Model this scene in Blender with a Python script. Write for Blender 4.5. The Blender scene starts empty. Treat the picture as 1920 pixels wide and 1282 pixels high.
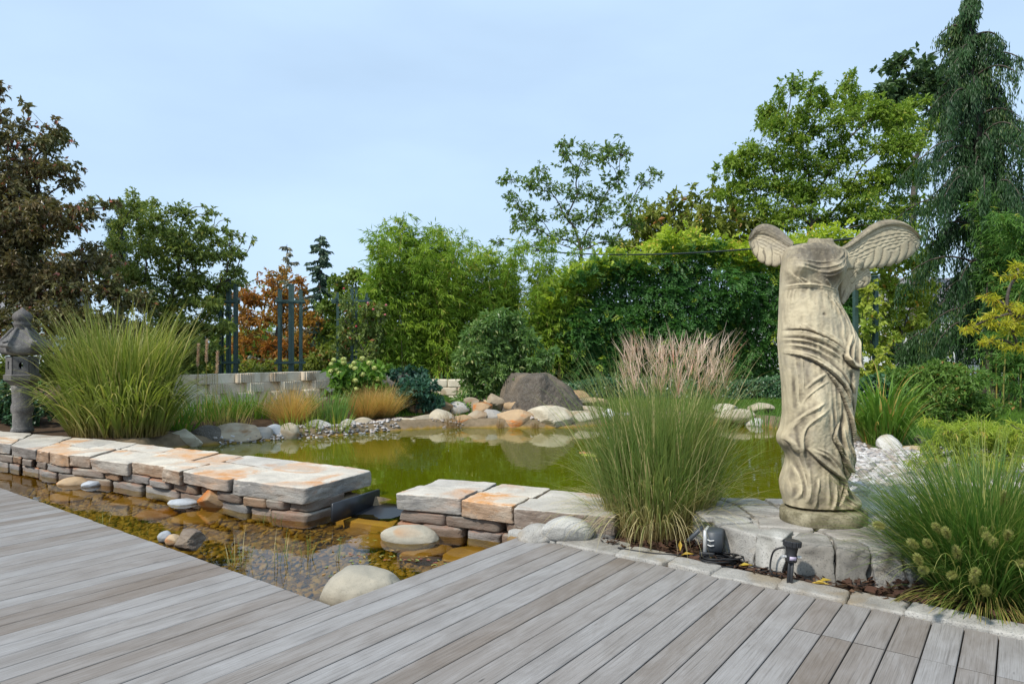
import bpy, math, random
import numpy as np
from mathutils import Vector

# ------------------------------------------------------------------ camera, sky, sun, exposure
SC = bpy.context.scene
COL = SC.collection
F, H, CX, CY = 1265.0, 1.45, 960.0, 658.0
cam_d = bpy.data.cameras.new("camera")
cam = bpy.data.objects.new("camera", cam_d)
COL.objects.link(cam)
cam.location = (0, 0, H)
cam.rotation_euler = (math.radians(90), 0, 0)
cam_d.sensor_width = 36.0
cam_d.lens = 36.0 * F / 1920.0
cam_d.shift_y = (CY - 641.0) / 1920.0
cam_d.clip_start, cam_d.clip_end = 0.05, 3000
SC.camera = cam

SUN_EL, SUN_AZ = 48.0, 226.0          # azimuth clockwise from +Y (camera forward)
W = bpy.data.worlds.new("World")
SC.world = W
W.use_nodes = True
wn, wl = W.node_tree.nodes, W.node_tree.links
wn.clear()
sky = wn.new("ShaderNodeTexSky")
sky.sky_type = 'NISHITA'
sky.sun_disc = False
sky.sun_elevation = math.radians(SUN_EL)
sky.sun_rotation = math.radians(SUN_AZ)
sky.altitude = 200
sky.air_density, sky.dust_density, sky.ozone_density = 1.0, 1.5, 1.0
# thin high cloud veil laid over the clear sky, broken by soft noise
veil = wn.new("ShaderNodeMixRGB")
veil.inputs[2].default_value = (5.2, 6.95, 9.0, 1)
tc = wn.new("ShaderNodeTexCoord")
vm = wn.new("ShaderNodeMapping")
vm.inputs['Scale'].default_value = (1.0, 1.0, 3.0)
vn = wn.new("ShaderNodeTexNoise")
vn.inputs['Scale'].default_value = 1.9
vn.inputs['Detail'].default_value = 5
vr = wn.new("ShaderNodeMapRange")
vr.inputs[1].default_value, vr.inputs[2].default_value = 0.3, 0.72
vr.inputs[3].default_value, vr.inputs[4].default_value = 0.66, 0.88
bg = wn.new("ShaderNodeBackground")
bg.inputs[1].default_value = 0.108
wo = wn.new("ShaderNodeOutputWorld")
wl.new(tc.outputs['Generated'], vm.inputs[0]); wl.new(vm.outputs[0], vn.inputs[0])
wl.new(vn.outputs[0], vr.inputs[0]); wl.new(vr.outputs[0], veil.inputs[0])
wl.new(sky.outputs[0], veil.inputs[1]); wl.new(veil.outputs[0], bg.inputs[0])
wl.new(bg.outputs[0], wo.inputs[0])

sun_d = bpy.data.lights.new("sun", 'SUN')
sun_d.energy = 3.4
sun_d.angle = math.radians(2.5)       # veiled sun, soft-edged shadows
sun_d.color = (1.0, 0.95, 0.87)
sun = bpy.data.objects.new("sun", sun_d)
COL.objects.link(sun)
_a, _e = math.radians(SUN_AZ), math.radians(SUN_EL)
SUNV = Vector((math.sin(_a) * math.cos(_e), math.cos(_a) * math.cos(_e), math.sin(_e)))
sun.rotation_euler = SUNV.to_track_quat('Z', 'Y').to_euler()
SC.view_settings.view_transform = 'Standard'
SC.view_settings.look = 'None'
SC.view_settings.exposure = 0.30
SC.view_settings.gamma = 1.0
SC.cycles.max_bounces = 8
SC.cycles.transparent_max_bounces = 12
SC.cycles.caustics_reflective = False
SC.cycles.caustics_refractive = False

# ------------------------------------------------------------------ helpers
RNG = np.random.default_rng(7)
def P(px, py, z=0.0):
    Y = (H - z) * F / (py - CY)
    return np.array([(px - CX) / F * Y, Y, z])
def Q(px, py, Y):
    return np.array([(px - CX) / F * Y, Y, H - (py - CY) / F * Y])

def _hash(ix, iy, iz, s):
    h = (ix * 374761393 + iy * 668265263 + iz * 2147483647 + s * 974634777) & 0xffffffff
    h = ((h ^ (h >> 13)) * 1274126177) & 0xffffffff
    h = ((h ^ (h >> 16)) * 2246822519) & 0xffffffff
    return ((h ^ (h >> 15)) & 0xffff) / 65535.0
def vnoise(p, s=0):
    p = np.asarray(p, float) + 1000.0
    i = np.floor(p).astype(np.int64); f = p - i
    f = f * f * (3 - 2 * f)
    out = 0
    for dx in (0, 1):
        for dy in (0, 1):
            for dz in (0, 1):
                w = (f[:, 0] if dx else 1 - f[:, 0]) * (f[:, 1] if dy else 1 - f[:, 1]) * (f[:, 2] if dz else 1 - f[:, 2])
                out = out + w * _hash(i[:, 0] + dx, i[:, 1] + dy, i[:, 2] + dz, s)
    return out * 2 - 1
def fbm(p, s=0, o=4, g=0.5):
    a, t, r = 1.0, 0.0, 0
    for k in range(o):
        r = r + a * vnoise(np.asarray(p) * (2.0 ** k), s + k); t += a; a *= g
    return r / t
def nrmz(v):
    return v / np.maximum(np.linalg.norm(v, axis=-1, keepdims=True), 1e-9)

def link(o, parent=None):
    COL.objects.link(o)
    if parent is not None: o.parent = parent
    return o
def mesh(name, V, faces, m, parent=None, attrs=None, smooth=True, uv=None):
    """faces: list of int arrays (k,3) or (k,4). vertices are in the parent's local space"""
    V = np.asarray(V, np.float32)
    me = bpy.data.meshes.new(name)
    me.vertices.add(len(V)); me.vertices.foreach_set('co', V.ravel())
    faces = [np.asarray(f, np.int32) for f in faces if len(f)]
    li = np.concatenate([f.ravel() for f in faces])
    tot = np.concatenate([np.full(len(f), f.shape[1], np.int32) for f in faces])
    st = np.concatenate([[0], np.cumsum(tot)[:-1]]).astype(np.int32)
    me.loops.add(len(li)); me.loops.foreach_set('vertex_index', li)
    me.polygons.add(len(tot)); me.polygons.foreach_set('loop_start', st); me.polygons.foreach_set('loop_total', tot)
    me.polygons.foreach_set('use_smooth', np.full(len(tot), smooth, bool))
    for k, a in (attrs or {}).items():
        a = np.asarray(a, np.float32)
        if a.ndim == 1:
            at = me.attributes.new(k, 'FLOAT', 'POINT'); at.data.foreach_set('value', a)
        else:
            at = me.attributes.new(k, 'FLOAT_COLOR', 'POINT'); at.data.foreach_set('color', a.ravel())
    if uv is not None:
        u = me.uv_layers.new(name='UVMap'); u.data.foreach_set('uv', np.asarray(uv, np.float32)[li].ravel())
    me.update(calc_edges=True)
    if m is not None: me.materials.append(m)
    return link(bpy.data.objects.new(name, me), parent)
def tag(o, label=None, cat=None, group=None, kind=None):
    if label: o['label'] = label
    if cat: o['category'] = cat
    if group: o['group'] = group
    if kind: o['kind'] = kind
    return o
def empty(name, loc, label, cat, group=None):
    o = bpy.data.objects.new(name, None); o.empty_display_size = 0.1
    COL.objects.link(o); o.location = tuple(float(c) for c in loc)
    return tag(o, label, cat, group)
class MB:
    """collects pieces of geometry into one mesh"""
    def __init__(s): s.V, s.T, s.Qd, s.n, s.A, s.B = [], [], [], 0, [], []
    def add(s, V, f3=None, f4=None, rnd=0.5, t=0.5):
        V = np.asarray(V, float)
        if f3 is not None and len(f3): s.T.append(np.asarray(f3) + s.n)
        if f4 is not None and len(f4): s.Qd.append(np.asarray(f4) + s.n)
        s.V.append(V); s.n += len(V)
        s.A.append(np.broadcast_to(rnd, (len(V),)).astype(float)); s.B.append(np.broadcast_to(t, (len(V),)).astype(float))
    def build(s, name, m, parent=None, org=(0, 0, 0), smooth=True):
        V = np.concatenate(s.V) - np.asarray(org, float)
        fs = []
        if s.T: fs.append(np.concatenate(s.T))
        if s.Qd: fs.append(np.concatenate(s.Qd))
        return mesh(name, V, fs, m, parent, {'rnd': np.concatenate(s.A), 't': np.concatenate(s.B)}, smooth)
    def box(s, c, d, R=None, rnd=0.5, bev=0.0):
        x, y, z = np.asarray(d, float) / 2
        if bev <= 0:
            V = np.array([[i * x, j * y, k * z] for k in (-1, 1) for j in (-1, 1) for i in (-1, 1)])
            f = [[0, 2, 3, 1], [4, 5, 7, 6], [0, 1, 5, 4], [2, 6, 7, 3], [0, 4, 6, 2], [1, 3, 7, 5]]
        else:
            o, inn = [], []
            b = bev
            V = []
            for k in (-1, 1):
                for (zz, e) in ((z - b, 0), (z, b)) if k == 1 else ((z, b), (z - b, 0)):
                    xx, yy = x - e, y - e
                    for (i, j) in ((-1, -1), (1, -1), (1, 1), (-1, 1)):
                        V.append([i * xx, j * yy, k * zz])
            V = np.array(V); f = [[3, 2, 1, 0], [12, 13, 14, 15]]
            for r in range(3):
                for q in range(4):
                    f.append([r * 4 + q, r * 4 + (q + 1) % 4, r * 4 + 4 + (q + 1) % 4, r * 4 + 4 + q])
        if R is not None: V = V @ np.asarray(R).T
        s.add(V + np.asarray(c), f4=np.array(f), rnd=rnd)
    def tube(s, pts, rad, n=6, rnd=0.5, cap=True):
        pts = np.asarray(pts, float); rad = np.broadcast_to(rad, (len(pts),))
        tg = nrmz(np.gradient(pts, axis=0))
        ref = np.array([0, 0, 1.0]) if abs(tg[:, 2]).mean() < 0.8 else np.array([1.0, 0, 0])
        a = nrmz(np.cross(tg, ref)); b = np.cross(tg, a)
        th = np.arange(n) * 2 * np.pi / n
        V = (pts[:, None] + rad[:, None, None] * (a[:, None] * np.cos(th)[None, :, None] + b[:, None] * np.sin(th)[None, :, None])).reshape(-1, 3)
        k = len(pts)
        i = np.arange(k - 1)[:, None] * n; j = np.arange(n)[None]
        q = np.stack([i + j, i + (j + 1) % n, i + n + (j + 1) % n, i + n + j], -1).reshape(-1, 4)
        s.add(V, f4=q, rnd=rnd, t=np.repeat(np.linspace(0, 1, k), n))
        if cap:
            for base, c in ((0, pts[0]), ((k - 1) * n, pts[-1])):
                s.add(np.vstack([c, V[base:base + n]]), f3=np.array([[0, 1 + (q + 1) % n, 1 + q] for q in range(n)]), rnd=rnd)
    def lathe(s, prof, c=(0, 0, 0), n=24, rnd=0.5, sx=1, sy=1, R=None):
        prof = np.asarray(prof, float); th = np.arange(n) * 2 * np.pi / n
        V = np.stack([prof[:, :1] * np.cos(th) * sx, prof[:, :1] * np.sin(th) * sy, np.repeat(prof[:, 1:], n, 1)], -1).reshape(-1, 3)
        if R is not None: V = V @ np.asarray(R).T
        k = len(prof); i = np.arange(k - 1)[:, None] * n; j = np.arange(n)[None]
        q = np.stack([i + j, i + (j + 1) % n, i + n + (j + 1) % n, i + n + j], -1).reshape(-1, 4)
        s.add(V + np.asarray(c), f4=q, rnd=rnd)
def rotz(a):
    c, s_ = math.cos(a), math.sin(a); return np.array([[c, -s_, 0], [s_, c, 0], [0, 0, 1.0]])
def rotx(a):
    c, s_ = math.cos(a), math.sin(a); return np.array([[1.0, 0, 0], [0, c, -s_], [0, s_, c]])
def roty(a):
    c, s_ = math.cos(a), math.sin(a); return np.array([[c, 0, s_], [0, 1.0, 0], [-s_, 0, c]])

# ------------------------------------------------------------------ materials
class NT:
    def __init__(s, name):
        s.m = bpy.data.materials.new(name); s.m.use_nodes = True
        s.t = s.m.node_tree; s.t.nodes.clear()
        s.out = s.t.nodes.new('ShaderNodeOutputMaterial')
    def n(s, typ, props=None, **ins):
        nd = s.t.nodes.new('ShaderNode' + typ)
        for k, v in (props or {}).items(): setattr(nd, k, v)
        for k, v in ins.items():
            key = int(k[1:]) if k[0] == 'i' and k[1:].isdigit() else k.replace('_', ' ')
            sk = nd.inputs[key]
            if isinstance(v, bpy.types.NodeSocket): s.t.links.new(v, sk)
            else: sk.default_value = (*v, 1.0) if isinstance(v, (tuple, list)) and len(v) == 3 and sk.type == 'RGBA' else v
        return nd
    def mix(s, f, a, b, mode='MIX'):
        return s.n('MixRGB', {'blend_type': mode}, i0=f, i1=a, i2=b).outputs[0]
    def noise(s, vec, scale, detail=4, rough=0.55, dist=0.0):
        return s.n('TexNoise', Vector=vec, Scale=scale, Detail=detail, Roughness=rough, Distortion=dist).outputs[0]
    def rng(s, x, a, b, c=0.0, d=1.0):
        return s.n('MapRange', i0=x, i1=a, i2=b, i3=c, i4=d).outputs[0]
    def attr(s, name): return s.n('Attribute', {'attribute_name': name})
    def pos(s): return s.n('NewGeometry').outputs['Position']
    def map(s, vec, scale=(1, 1, 1), rot=(0, 0, 0)):
        return s.n('Mapping', Vector=vec, Scale=Vector(scale), Rotation=Vector(rot)).outputs[0]
    def bump(s, h, st=0.5, d=0.01): return s.n('Bump', Strength=st, Distance=d, Height=h).outputs[0]
    def ramp(s, f, stops):
        nd = s.n('ValToRGB', i0=f); e = nd.color_ramp.elements
        while len(e) < len(stops): e.new(0.5)
        for k, (p, c) in enumerate(stops): e[k].position = p; e[k].color = (*c, 1)
        return nd.outputs[0]
    def fin(s, sh): s.t.links.new(sh, s.out.inputs[0]); return s.m
    def pbr(s, col, rough=0.7, nrm=None, spec=0.3, metal=0.0, **kw):
        ins = dict(Base_Color=col, Roughness=rough, Specular_IOR_Level=spec, Metallic=metal); ins.update(kw)
        if nrm is not None: ins['Normal'] = nrm
        return s.n('BsdfPrincipled', **ins).outputs[0]

GAIN = 2.0
def leaf_mat(name, c0, c1, c2=None, tip=None, tipr=(0.6, 1.0), trans=0.42, rough=0.5, spec=0.35, base=None, baser=(0.0, 0.3), patch=0.7):
    """leaf colours: every leaf draws from c0..c1 (a few c2); along a blade the foot is 'base', the tip 'tip'"""
    gain = lambda c: None if c is None else tuple(min(0.7, x * GAIN) for x in c)
    c0, c1, c2, tip, base = map(gain, (c0, c1, c2, tip, base))
    k = NT(name); r = k.attr('rnd').outputs['Fac']; t = k.attr('t').outputs['Fac']
    ns = k.rng(k.noise(k.pos(), patch, 2), 0.35, 0.65)
    f = k.n('Math', {'operation': 'MULTIPLY_ADD'}, i0=ns, i1=0.5, i2=k.n('Math', {'operation': 'MULTIPLY'}, i0=r, i1=0.5).outputs[0]).outputs[0]
    col = k.mix(f, c0, c1)
    if c2 is not None: col = k.mix(k.rng(r, 0.86, 0.9), col, c2)
    if tip is not None: col = k.mix(k.rng(t, *tipr), col, tip)
    if base is not None: col = k.mix(k.rng(t, baser[0], baser[1], 1, 0), col, base)
    sh = k.pbr(col, rough, spec=spec)
    tr = k.n('BsdfTranslucent', Color=k.mix(1.0, col, (1.0, 1.05, 0.6), 'MULTIPLY')).outputs[0]
    return k.fin(k.n('MixShader', i0=trans, i1=sh, i2=tr).outputs[0])

def stone_mat(name, a, b, c, scale=6, spot=(0.25, 0.25, 0.24), spotamt=0.3, rough=0.85, bump=0.6, bd=0.012, strat=(1, 1, 1), objrand=0.25, grain=70, cth=(0.55, 0.66)):
    k = NT(name); p = k.map(k.pos(), strat)
    n1 = k.noise(p, scale, 6, 0.6, 0.3); n2 = k.noise(p, scale * 0.37, 3, 0.6, 0.6); n3 = k.noise(k.pos(), grain, 3)
    col = k.mix(k.rng(n1, 0.33, 0.68), a, b)
    col = k.mix(k.rng(n2, *cth), col, c)
    col = k.mix(k.n('Math', {'operation': 'MULTIPLY'}, i0=k.rng(n3, 0.56, 0.66), i1=spotamt).outputs[0], col, spot)
    rr = k.n('ObjectInfo').outputs['Random']
    col = k.n('HueSaturation', Hue=k.rng(rr, 0, 1, 0.49, 0.51), Saturation=k.rng(rr, 0, 1, 1.15, 0.8), Value=k.rng(rr, 0, 1, 1 - objrand, 1 + objrand), Color=col).outputs[0]
    hh = k.n('Math', {'operation': 'MULTIPLY_ADD'}, i0=n1, i1=1.0, i2=k.n('Math', {'operation': 'MULTIPLY'}, i0=n3, i1=0.3).outputs[0]).outputs[0]
    return k.fin(k.pbr(col, rough, k.bump(hh, bump, bd), 0.25))

def plain_mat(name, col, rough=0.5, spec=0.4, metal=0.0, var=0.15, scale=12):
    k = NT(name); n = k.noise(k.pos(), scale, 5)
    c = k.mix(k.rng(n, 0.3, 0.7), tuple(x * (1 - var) for x in col), tuple(min(1, x * (1 + var)) for x in col))
    return k.fin(k.pbr(c, rough, k.bump(n, 0.15, 0.004), spec, metal))

def rnd_mat(name, cols, rough=0.7, spec=0.3, bump=0.3, scale=30):
    k = NT(name); r = k.attr('rnd').outputs['Fac']; n = k.noise(k.pos(), scale, 4)
    st = [((i + 0.0) / len(cols), c) for i, c in enumerate(cols)]
    c = k.ramp(r, st)
    c = k.mix(k.rng(n, 0.3, 0.7, 0, 0.35), c, k.mix(1.0, c, (0.6, 0.58, 0.55), 'MULTIPLY'))
    return k.fin(k.pbr(c, rough, k.bump(n, bump, 0.004), spec))

# gneiss: pale cleaved slabs with rust patches, brown weathered faces
def gneiss_mat(name, pale, grey, rust, rustamt, facebrown):
    k = NT(name); p = k.pos()
    str_ = k.noise(k.map(p, (1, 1, 5), (0.12, 0.1, 0)), 3.2, 6, 0.65, 0.4)
    big = k.noise(k.map(p, (1, 1, 2.5)), 1.7, 5, 0.6, 0.9)
    fine = k.noise(p, 55, 4, 0.6)
    rr = k.n('ObjectInfo').outputs['Random']
    col = k.mix(k.rng(str_, 0.35, 0.65), pale, grey)
    off = k.n('Math', {'operation': 'MULTIPLY_ADD'}, i0=rr, i1=0.10, i2=big).outputs[0]
    rp = k.rng(off, rustamt, rustamt + 0.09)
    rp = k.n('Math', {'operation': 'MULTIPLY'}, i0=rp, i1=k.rng(str_, 0.36, 0.56, 1.0, 0.35)).outputs[0]
    col = k.mix(rp, col, rust)
    nz = k.n('SeparateXYZ', i0=k.n('NewGeometry').outputs['True Normal']).outputs[2]
    face = k.n('Math', {'operation': 'MULTIPLY'}, i0=k.rng(k.n('Math', {'operation': 'ABSOLUTE'}, i0=nz).outputs[0], 0.3, 0.75, 1, 0), i1=k.rng(k.noise(p, 2.6, 4), 0.34, 0.6, 0.55, 1.0)).outputs[0]
    col = k.mix(face, col, k.mix(k.rng(k.n('Math', {'operation': 'FRACT'}, i0=k.n('Math', {'operation': 'MULTIPLY'}, i0=rr, i1=7.3).outputs[0]).outputs[0], .35, .65), facebrown, k.mix(k.rng(str_, .35, .65), (0.30, 0.285, 0.26), (0.17, 0.16, 0.15))))
    col = k.mix(k.rng(fine, 0.55, 0.7, 0, 0.4), col, (0.16, 0.14, 0.12))
    col = k.n('HueSaturation', Hue=0.5, Saturation=k.rng(rr, 0, 1, 0.75, 1.1), Value=k.rng(rr, 0, 1, 0.84, 1.1), Color=col).outputs[0]
    hh = k.n('Math', {'operation': 'MULTIPLY_ADD'}, i0=str_, i1=1.0, i2=k.n('Math', {'operation': 'MULTIPLY'}, i0=fine, i1=0.35).outputs[0]).outputs[0]
    return k.fin(k.pbr(col, 0.85, k.bump(hh, 0.9, 0.02), 0.2))

M = {}
M['slab'] = gneiss_mat('pale_gneiss', (0.64, 0.575, 0.475), (0.44, 0.395, 0.33), (0.52, 0.265, 0.115), 0.56, (0.225, 0.15, 0.10))
M['course'] = gneiss_mat('weathered_gneiss', (0.34, 0.30, 0.24), (0.20, 0.17, 0.14), (0.30, 0.12, 0.055), 0.52, (0.19, 0.125, 0.08))
M['ochre'] = stone_mat('ochre_sandstone', (0.50, 0.36, 0.21), (0.38, 0.27, 0.16), (0.50, 0.20, 0.06), 5, strat=(1, 1, 2.5))
M['buff'] = stone_mat('buff_stone', (0.52, 0.45, 0.33), (0.36, 0.30, 0.21), (0.33, 0.22, 0.12), 4, strat=(1, 1, 2))
M['bluegrey'] = stone_mat('bluish_grey_stone', (0.42, 0.44, 0.46), (0.28, 0.30, 0.32), (0.52, 0.50, 0.46), 6)
M['white'] = stone_mat('white_marble', (0.50, 0.475, 0.43), (0.36, 0.34, 0.30), (0.36, 0.29, 0.21), 5, spotamt=0.5)
M['brown'] = stone_mat('brown_schist', (0.24, 0.19, 0.14), (0.12, 0.09, 0.07), (0.34, 0.29, 0.22), 5, strat=(1, 1, 3), bump=0.9)
M['sunk'] = stone_mat('algae_stained_stone', (0.30, 0.20, 0.08), (0.19, 0.125, 0.05), (0.33, 0.20, 0.075), 4)
M['river'] = stone_mat('river_stone', (0.42, 0.37, 0.28), (0.29, 0.265, 0.21), (0.36, 0.22, 0.12), 3, bump=0.45, cth=(0.57, 0.63), strat=(1, 1, 2), grain=110, spotamt=0.35, spot=(0.22, 0.2, 0.17))
M['dark'] = stone_mat('dark_basalt', (0.15, 0.128, 0.10), (0.075, 0.066, 0.055), (0.20, 0.165, 0.12), 3.0, bump=1.0, bd=0.05, spot=(0.32, 0.31, 0.28), spotamt=0.6, objrand=0.05)
M['granite'] = stone_mat('granite', (0.46, 0.44, 0.40), (0.27, 0.255, 0.23), (0.30, 0.25, 0.18), 5, grain=120, spotamt=0.7, spot=(0.13, 0.13, 0.13), bump=1.0, bd=0.02, objrand=0.15)
M['granite_dark'] = stone_mat('lichen_granite', (0.33, 0.31, 0.27), (0.20, 0.19, 0.17), (0.52, 0.50, 0.46), 3, strat=(1, 1, 0.6), grain=90, spotamt=0.6, spot=(0.10, 0.10, 0.09), bump=0.8, objrand=0.15, cth=(0.58, 0.64))
M['block'] = stone_mat('cast_concrete_block', (0.74, 0.64, 0.49), (0.62, 0.53, 0.40), (0.46, 0.36, 0.24), 5, grain=90, spotamt=0.35, bump=0.5, objrand=0.08)
M['lantern'] = stone_mat('lantern_stone', (0.14, 0.128, 0.118), (0.085, 0.08, 0.077), (0.23, 0.21, 0.19), 9, grain=60, spotamt=0.4, spot=(0.35, 0.34, 0.31), bump=0.5, objrand=0.1)
M['steel'] = plain_mat('green_painted_steel', (0.045, 0.085, 0.076), 0.45)
M['steel_black'] = plain_mat('dark_painted_steel', (0.015, 0.022, 0.022), 0.45)
M['bark'] = stone_mat('tree_bark', (0.10, 0.08, 0.06), (0.05, 0.042, 0.034), (0.14, 0.12, 0.09), 14, strat=(1, 1, 0.25), bump=1.0, bd=0.02)
M['black_plastic'] = plain_mat('black_plastic', (0.018, 0.019, 0.021), 0.45, 0.5)
M['rubber'] = plain_mat('cable_rubber', (0.010, 0.010, 0.011), 0.55, 0.4)
M['grey_plastic'] = plain_mat('slate_grey_plastic', (0.055, 0.063, 0.072), 0.5, 0.5)
M['light_metal'] = plain_mat('brushed_aluminium', (0.55, 0.55, 0.54), 0.4, 0.5, 0.3)
M['liner'] = plain_mat('rubber_liner', (0.018, 0.02, 0.024), 0.35, 0.5)
M['plaster'] = plain_mat('white_plaster', (0.75, 0.75, 0.74), 0.8)
M['roofing'] = plain_mat('roof_tiles', (0.20, 0.19, 0.19), 0.8)
M['glass_dark'] = plain_mat('window_glass', (0.02, 0.025, 0.03), 0.08, 0.6)

# ------------------------------------------------------------------ plan of the place
TH = math.radians(37.05)
BD = np.array([math.sin(TH), math.cos(TH)])        # along the deck boards
BP = np.array([-math.cos(TH), math.sin(TH)])       # across them, to the left
C0 = np.array([-1.033, 3.845])                     # inner corner of the deck
RUN = 1.80                                         # how far the right boards run beside the water
def deckpt(u, v): return C0 + u * BP + v * BD
WZ_POOL, WZ_STREAM = -0.07, -0.125
WALLZ = 0.19
def Pz(lst, z): return np.array([P(a, b, z)[:2] for a, b in lst])
wall_front_L = Pz([(-260, 792), (-120, 812), (0, 831), (131, 853), (225, 863), (312, 876), (400, 892), (459, 902), (575, 915)], WALLZ)
wall_back_L = Pz([(-260, 776), (-120, 793), (0, 809), (150, 819), (280, 832), (400, 846), (500, 857), (590, 868), (707, 883)], WALLZ)
wall_front_R = Pz([(744, 927), (800, 933), (904, 941), (962, 950), (1000, 956), (1060, 961), (1150, 968)], WALLZ)
wall_back_R = Pz([(828, 897), (880, 900), (945, 905), (1030, 912), (1110, 920), (1180, 925)], WALLZ)
shore_far = Pz([(300, 842), (345, 838), (400, 833), (470, 828), (540, 822), (610, 818), (680, 812), (750, 806), (830, 801), (900, 801), (980, 802), (1060, 801), (1120, 797), (1180, 793), (1260, 791), (1340, 793), (1420, 798), (1480, 806), (1530, 818)], WZ_POOL)
pool_poly = np.vstack([shore_far, [[4.2, 8.6], [3.6, 7.2], [2.7, 5.75], [1.9, 5.55]], wall_back_R[::-1] - [0, 0.15], [[-1.05, 6.8]], wall_back_L[::-1][:5] - [0, 0.12]])
stream_poly = np.vstack([[deckpt(7.5, -0.3)], [deckpt(-0.05, -0.3)], [deckpt(-0.3, -0.05)], [deckpt(-0.25, 1.75)], [[0.35, 5.45]], [[0.5, 5.7]], wall_front_R[::-1][2:] + [0, 0.25], [[-1.1, 6.9]], wall_front_L[::-1] + [0, 0.2]])
def inside(pt, poly):
    x, y = pt[:, 0], pt[:, 1]; r = np.zeros(len(pt), bool); n = len(poly); j = n - 1
    for i in range(n):
        a, b = poly[i], poly[j]
        c = ((a[1] > y) != (b[1] > y)) & (x < (b[0] - a[0]) * (y - a[1]) / (b[1] - a[1] + 1e-12) + a[0])
        r ^= c; j = i
    return r
def sdist(pt, poly):
    """signed distance, positive inside"""
    d = np.full(len(pt), 1e9)
    for i in range(len(poly)):
        a, b = poly[i], poly[(i + 1) % len(poly)]; e = b - a
        t = np.clip(((pt - a) @ e) / max(e @ e, 1e-9), 0, 1)
        d = np.minimum(d, np.linalg.norm(pt - a - t[:, None] * e, axis=1))
    return np.where(inside(pt, poly), d, -d)
_ctl = np.array([(-7.6, 10.6, .12), (-6, 11, .16), (-4.6, 11.2, .05), (-3, 12.6, .06), (-5.5, 13, .2), (-4.5, 15, .22), (-1, 14.5, .08), (1.5, 15, .08), (4, 14.5, .1), (0, 18, .12), (4, 20, .12),
                 (-8, 16, .9), (-5.4, 16.2, .95), (-9, 20, .9), (-4, 18, .8), (-10, 12, .3), (9, 20, .12), (5, 9, .12), (4.2, 7.5, .13), (3.2, 6, .18), (7, 10, .12), (10, 15, .1), (2, 5.0, 0.0),
                 (1.0, 5.2, -.03), (2.6, 3.7, -.03), (4, 4, 0.0), (6, 6, .08), (0.2, 5.5, -.05), (0.7, 5.1, -.03), (1.2, 4.72, -.03), (1.6, 4.42, -.03), (2.0, 4.12, -.03), (2.4, 3.8, -.03), (2.9, 3.4, -.03), (12, 30, .1), (-15, 30, .6), (0, 40, .1), (30, 60, 0), (-40, 60, .3), (0, 200, 0), (0, -10, -.4), (-20, 0, -.3), (20, 0, 0)], float)
DECK_POLY = np.array([deckpt(9, -0.02), deckpt(0.02, -0.02), deckpt(0.02, RUN - 0.02), deckpt(-6, RUN - 0.02), deckpt(-6, -9), deckpt(9, -9)])
def ground_z(pt, water=True):
    d2 = ((pt[:, None] - _ctl[None, :, :2]) ** 2).sum(-1) + 0.05
    w = 1 / d2 ** 1.6
    z = (w * _ctl[:, 2]).sum(1) / w.sum(1)
    z = z + 0.015 * vnoise(np.c_[pt * 1.3, np.zeros(len(pt))], 3)
    if not water: return z
    sp = sdist(pt, pool_poly); ss = sdist(pt, stream_poly)
    near = np.clip((sp + 0.13) / 0.13, 0, 1)
    z = z * (1 - near) + np.minimum(z, WZ_POOL + 0.02) * near
    bedp = WZ_POOL + 0.02 - 0.14 * np.clip(sp / 0.25, 0, 1) - 0.16 * np.clip((sp - 0.25) / 1.0, 0, 1) - 0.75 * np.clip((sp - 1.1) / 1.0, 0, 1)
    z = np.where(sp > 0, bedp, z)
    beds = WZ_STREAM - 0.05 - 0.13 * np.clip(ss / 0.5, 0, 1) + 0.02 * vnoise(np.c_[pt * 2.5, np.zeros(len(pt))], 9)
    z = np.where(ss > -0.05, np.minimum(z, beds), z)
    dk = sdist(pt, DECK_POLY)
    z = np.where((dk > 0.0), np.minimum(z, -0.25), z)
    return z
def gz(x, y): return float(ground_z(np.array([[x, y]], float))[0])

def axis(lo, hi, st, far_lo, far_hi):
    a = list(np.arange(lo, hi, st)); s = st; x = a[-1]
    while x < far_hi: s *= 1.25; x += s; a.append(x)
    s = st; x = lo; pre = []
    while x > far_lo: s *= 1.25; x -= s; pre.append(x)
    return np.array(pre[::-1] + a)
xs = axis(-8.5, 6.5, 0.06, -900, 900); ys = axis(3.2, 15.5, 0.06, -60, 1500)
gx, gy = np.meshgrid(xs, ys); gp = np.c_[gx.ravel(), gy.ravel()]
gzv = np.concatenate([ground_z(c) for c in np.array_split(gp, 24)])
sp = sdist(gp, pool_poly); ss = sdist(gp, stream_poly)
nsm = vnoise(np.c_[gp * 1.1, np.zeros(len(gp))], 21)
colr = np.zeros((len(gp), 4)); colr[:, 3] = 1
def setc(mask, c): colr[mask, :3] = c
setc(slice(None), (0.045, 0.09, 0.014))                                     # lawn and far meadow
bed_soil = ((gp[:, 1] < 13.2 + 0.35 * gp[:, 0] * 0 ) & (gp[:, 0] < -2.2)) | (sp > -0.9) & (gp[:, 0] < 5) | (gp[:, 1] < 6.5) & (gp[:, 0] < 6)
setc(bed_soil, (0.075, 0.05, 0.032))
setc((gp[:, 0] < -3.2) & (gp[:, 1] < 16) & (gp[:, 1] > 9), (0.075, 0.05, 0.032))
setc((sp > -0.5) & (sp <= 0), (0.20, 0.155, 0.10))
setc((gp[:, 0] > 2.3) & (gp[:, 0] < 5.8) & (gp[:, 1] > 5.4) & (gp[:, 1] < 8.9) & (sp <= 0), (0.34, 0.31, 0.28))
dp = np.clip((sp - 0.15) / 1.5, 0, 1)[:, None]
bedc = (1 - dp) * np.array([0.26, 0.17, 0.045]) + dp * np.array([0.115, 0.145, 0.010])
bedc = bedc * (1 + 0.25 * nsm[:, None])
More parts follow.
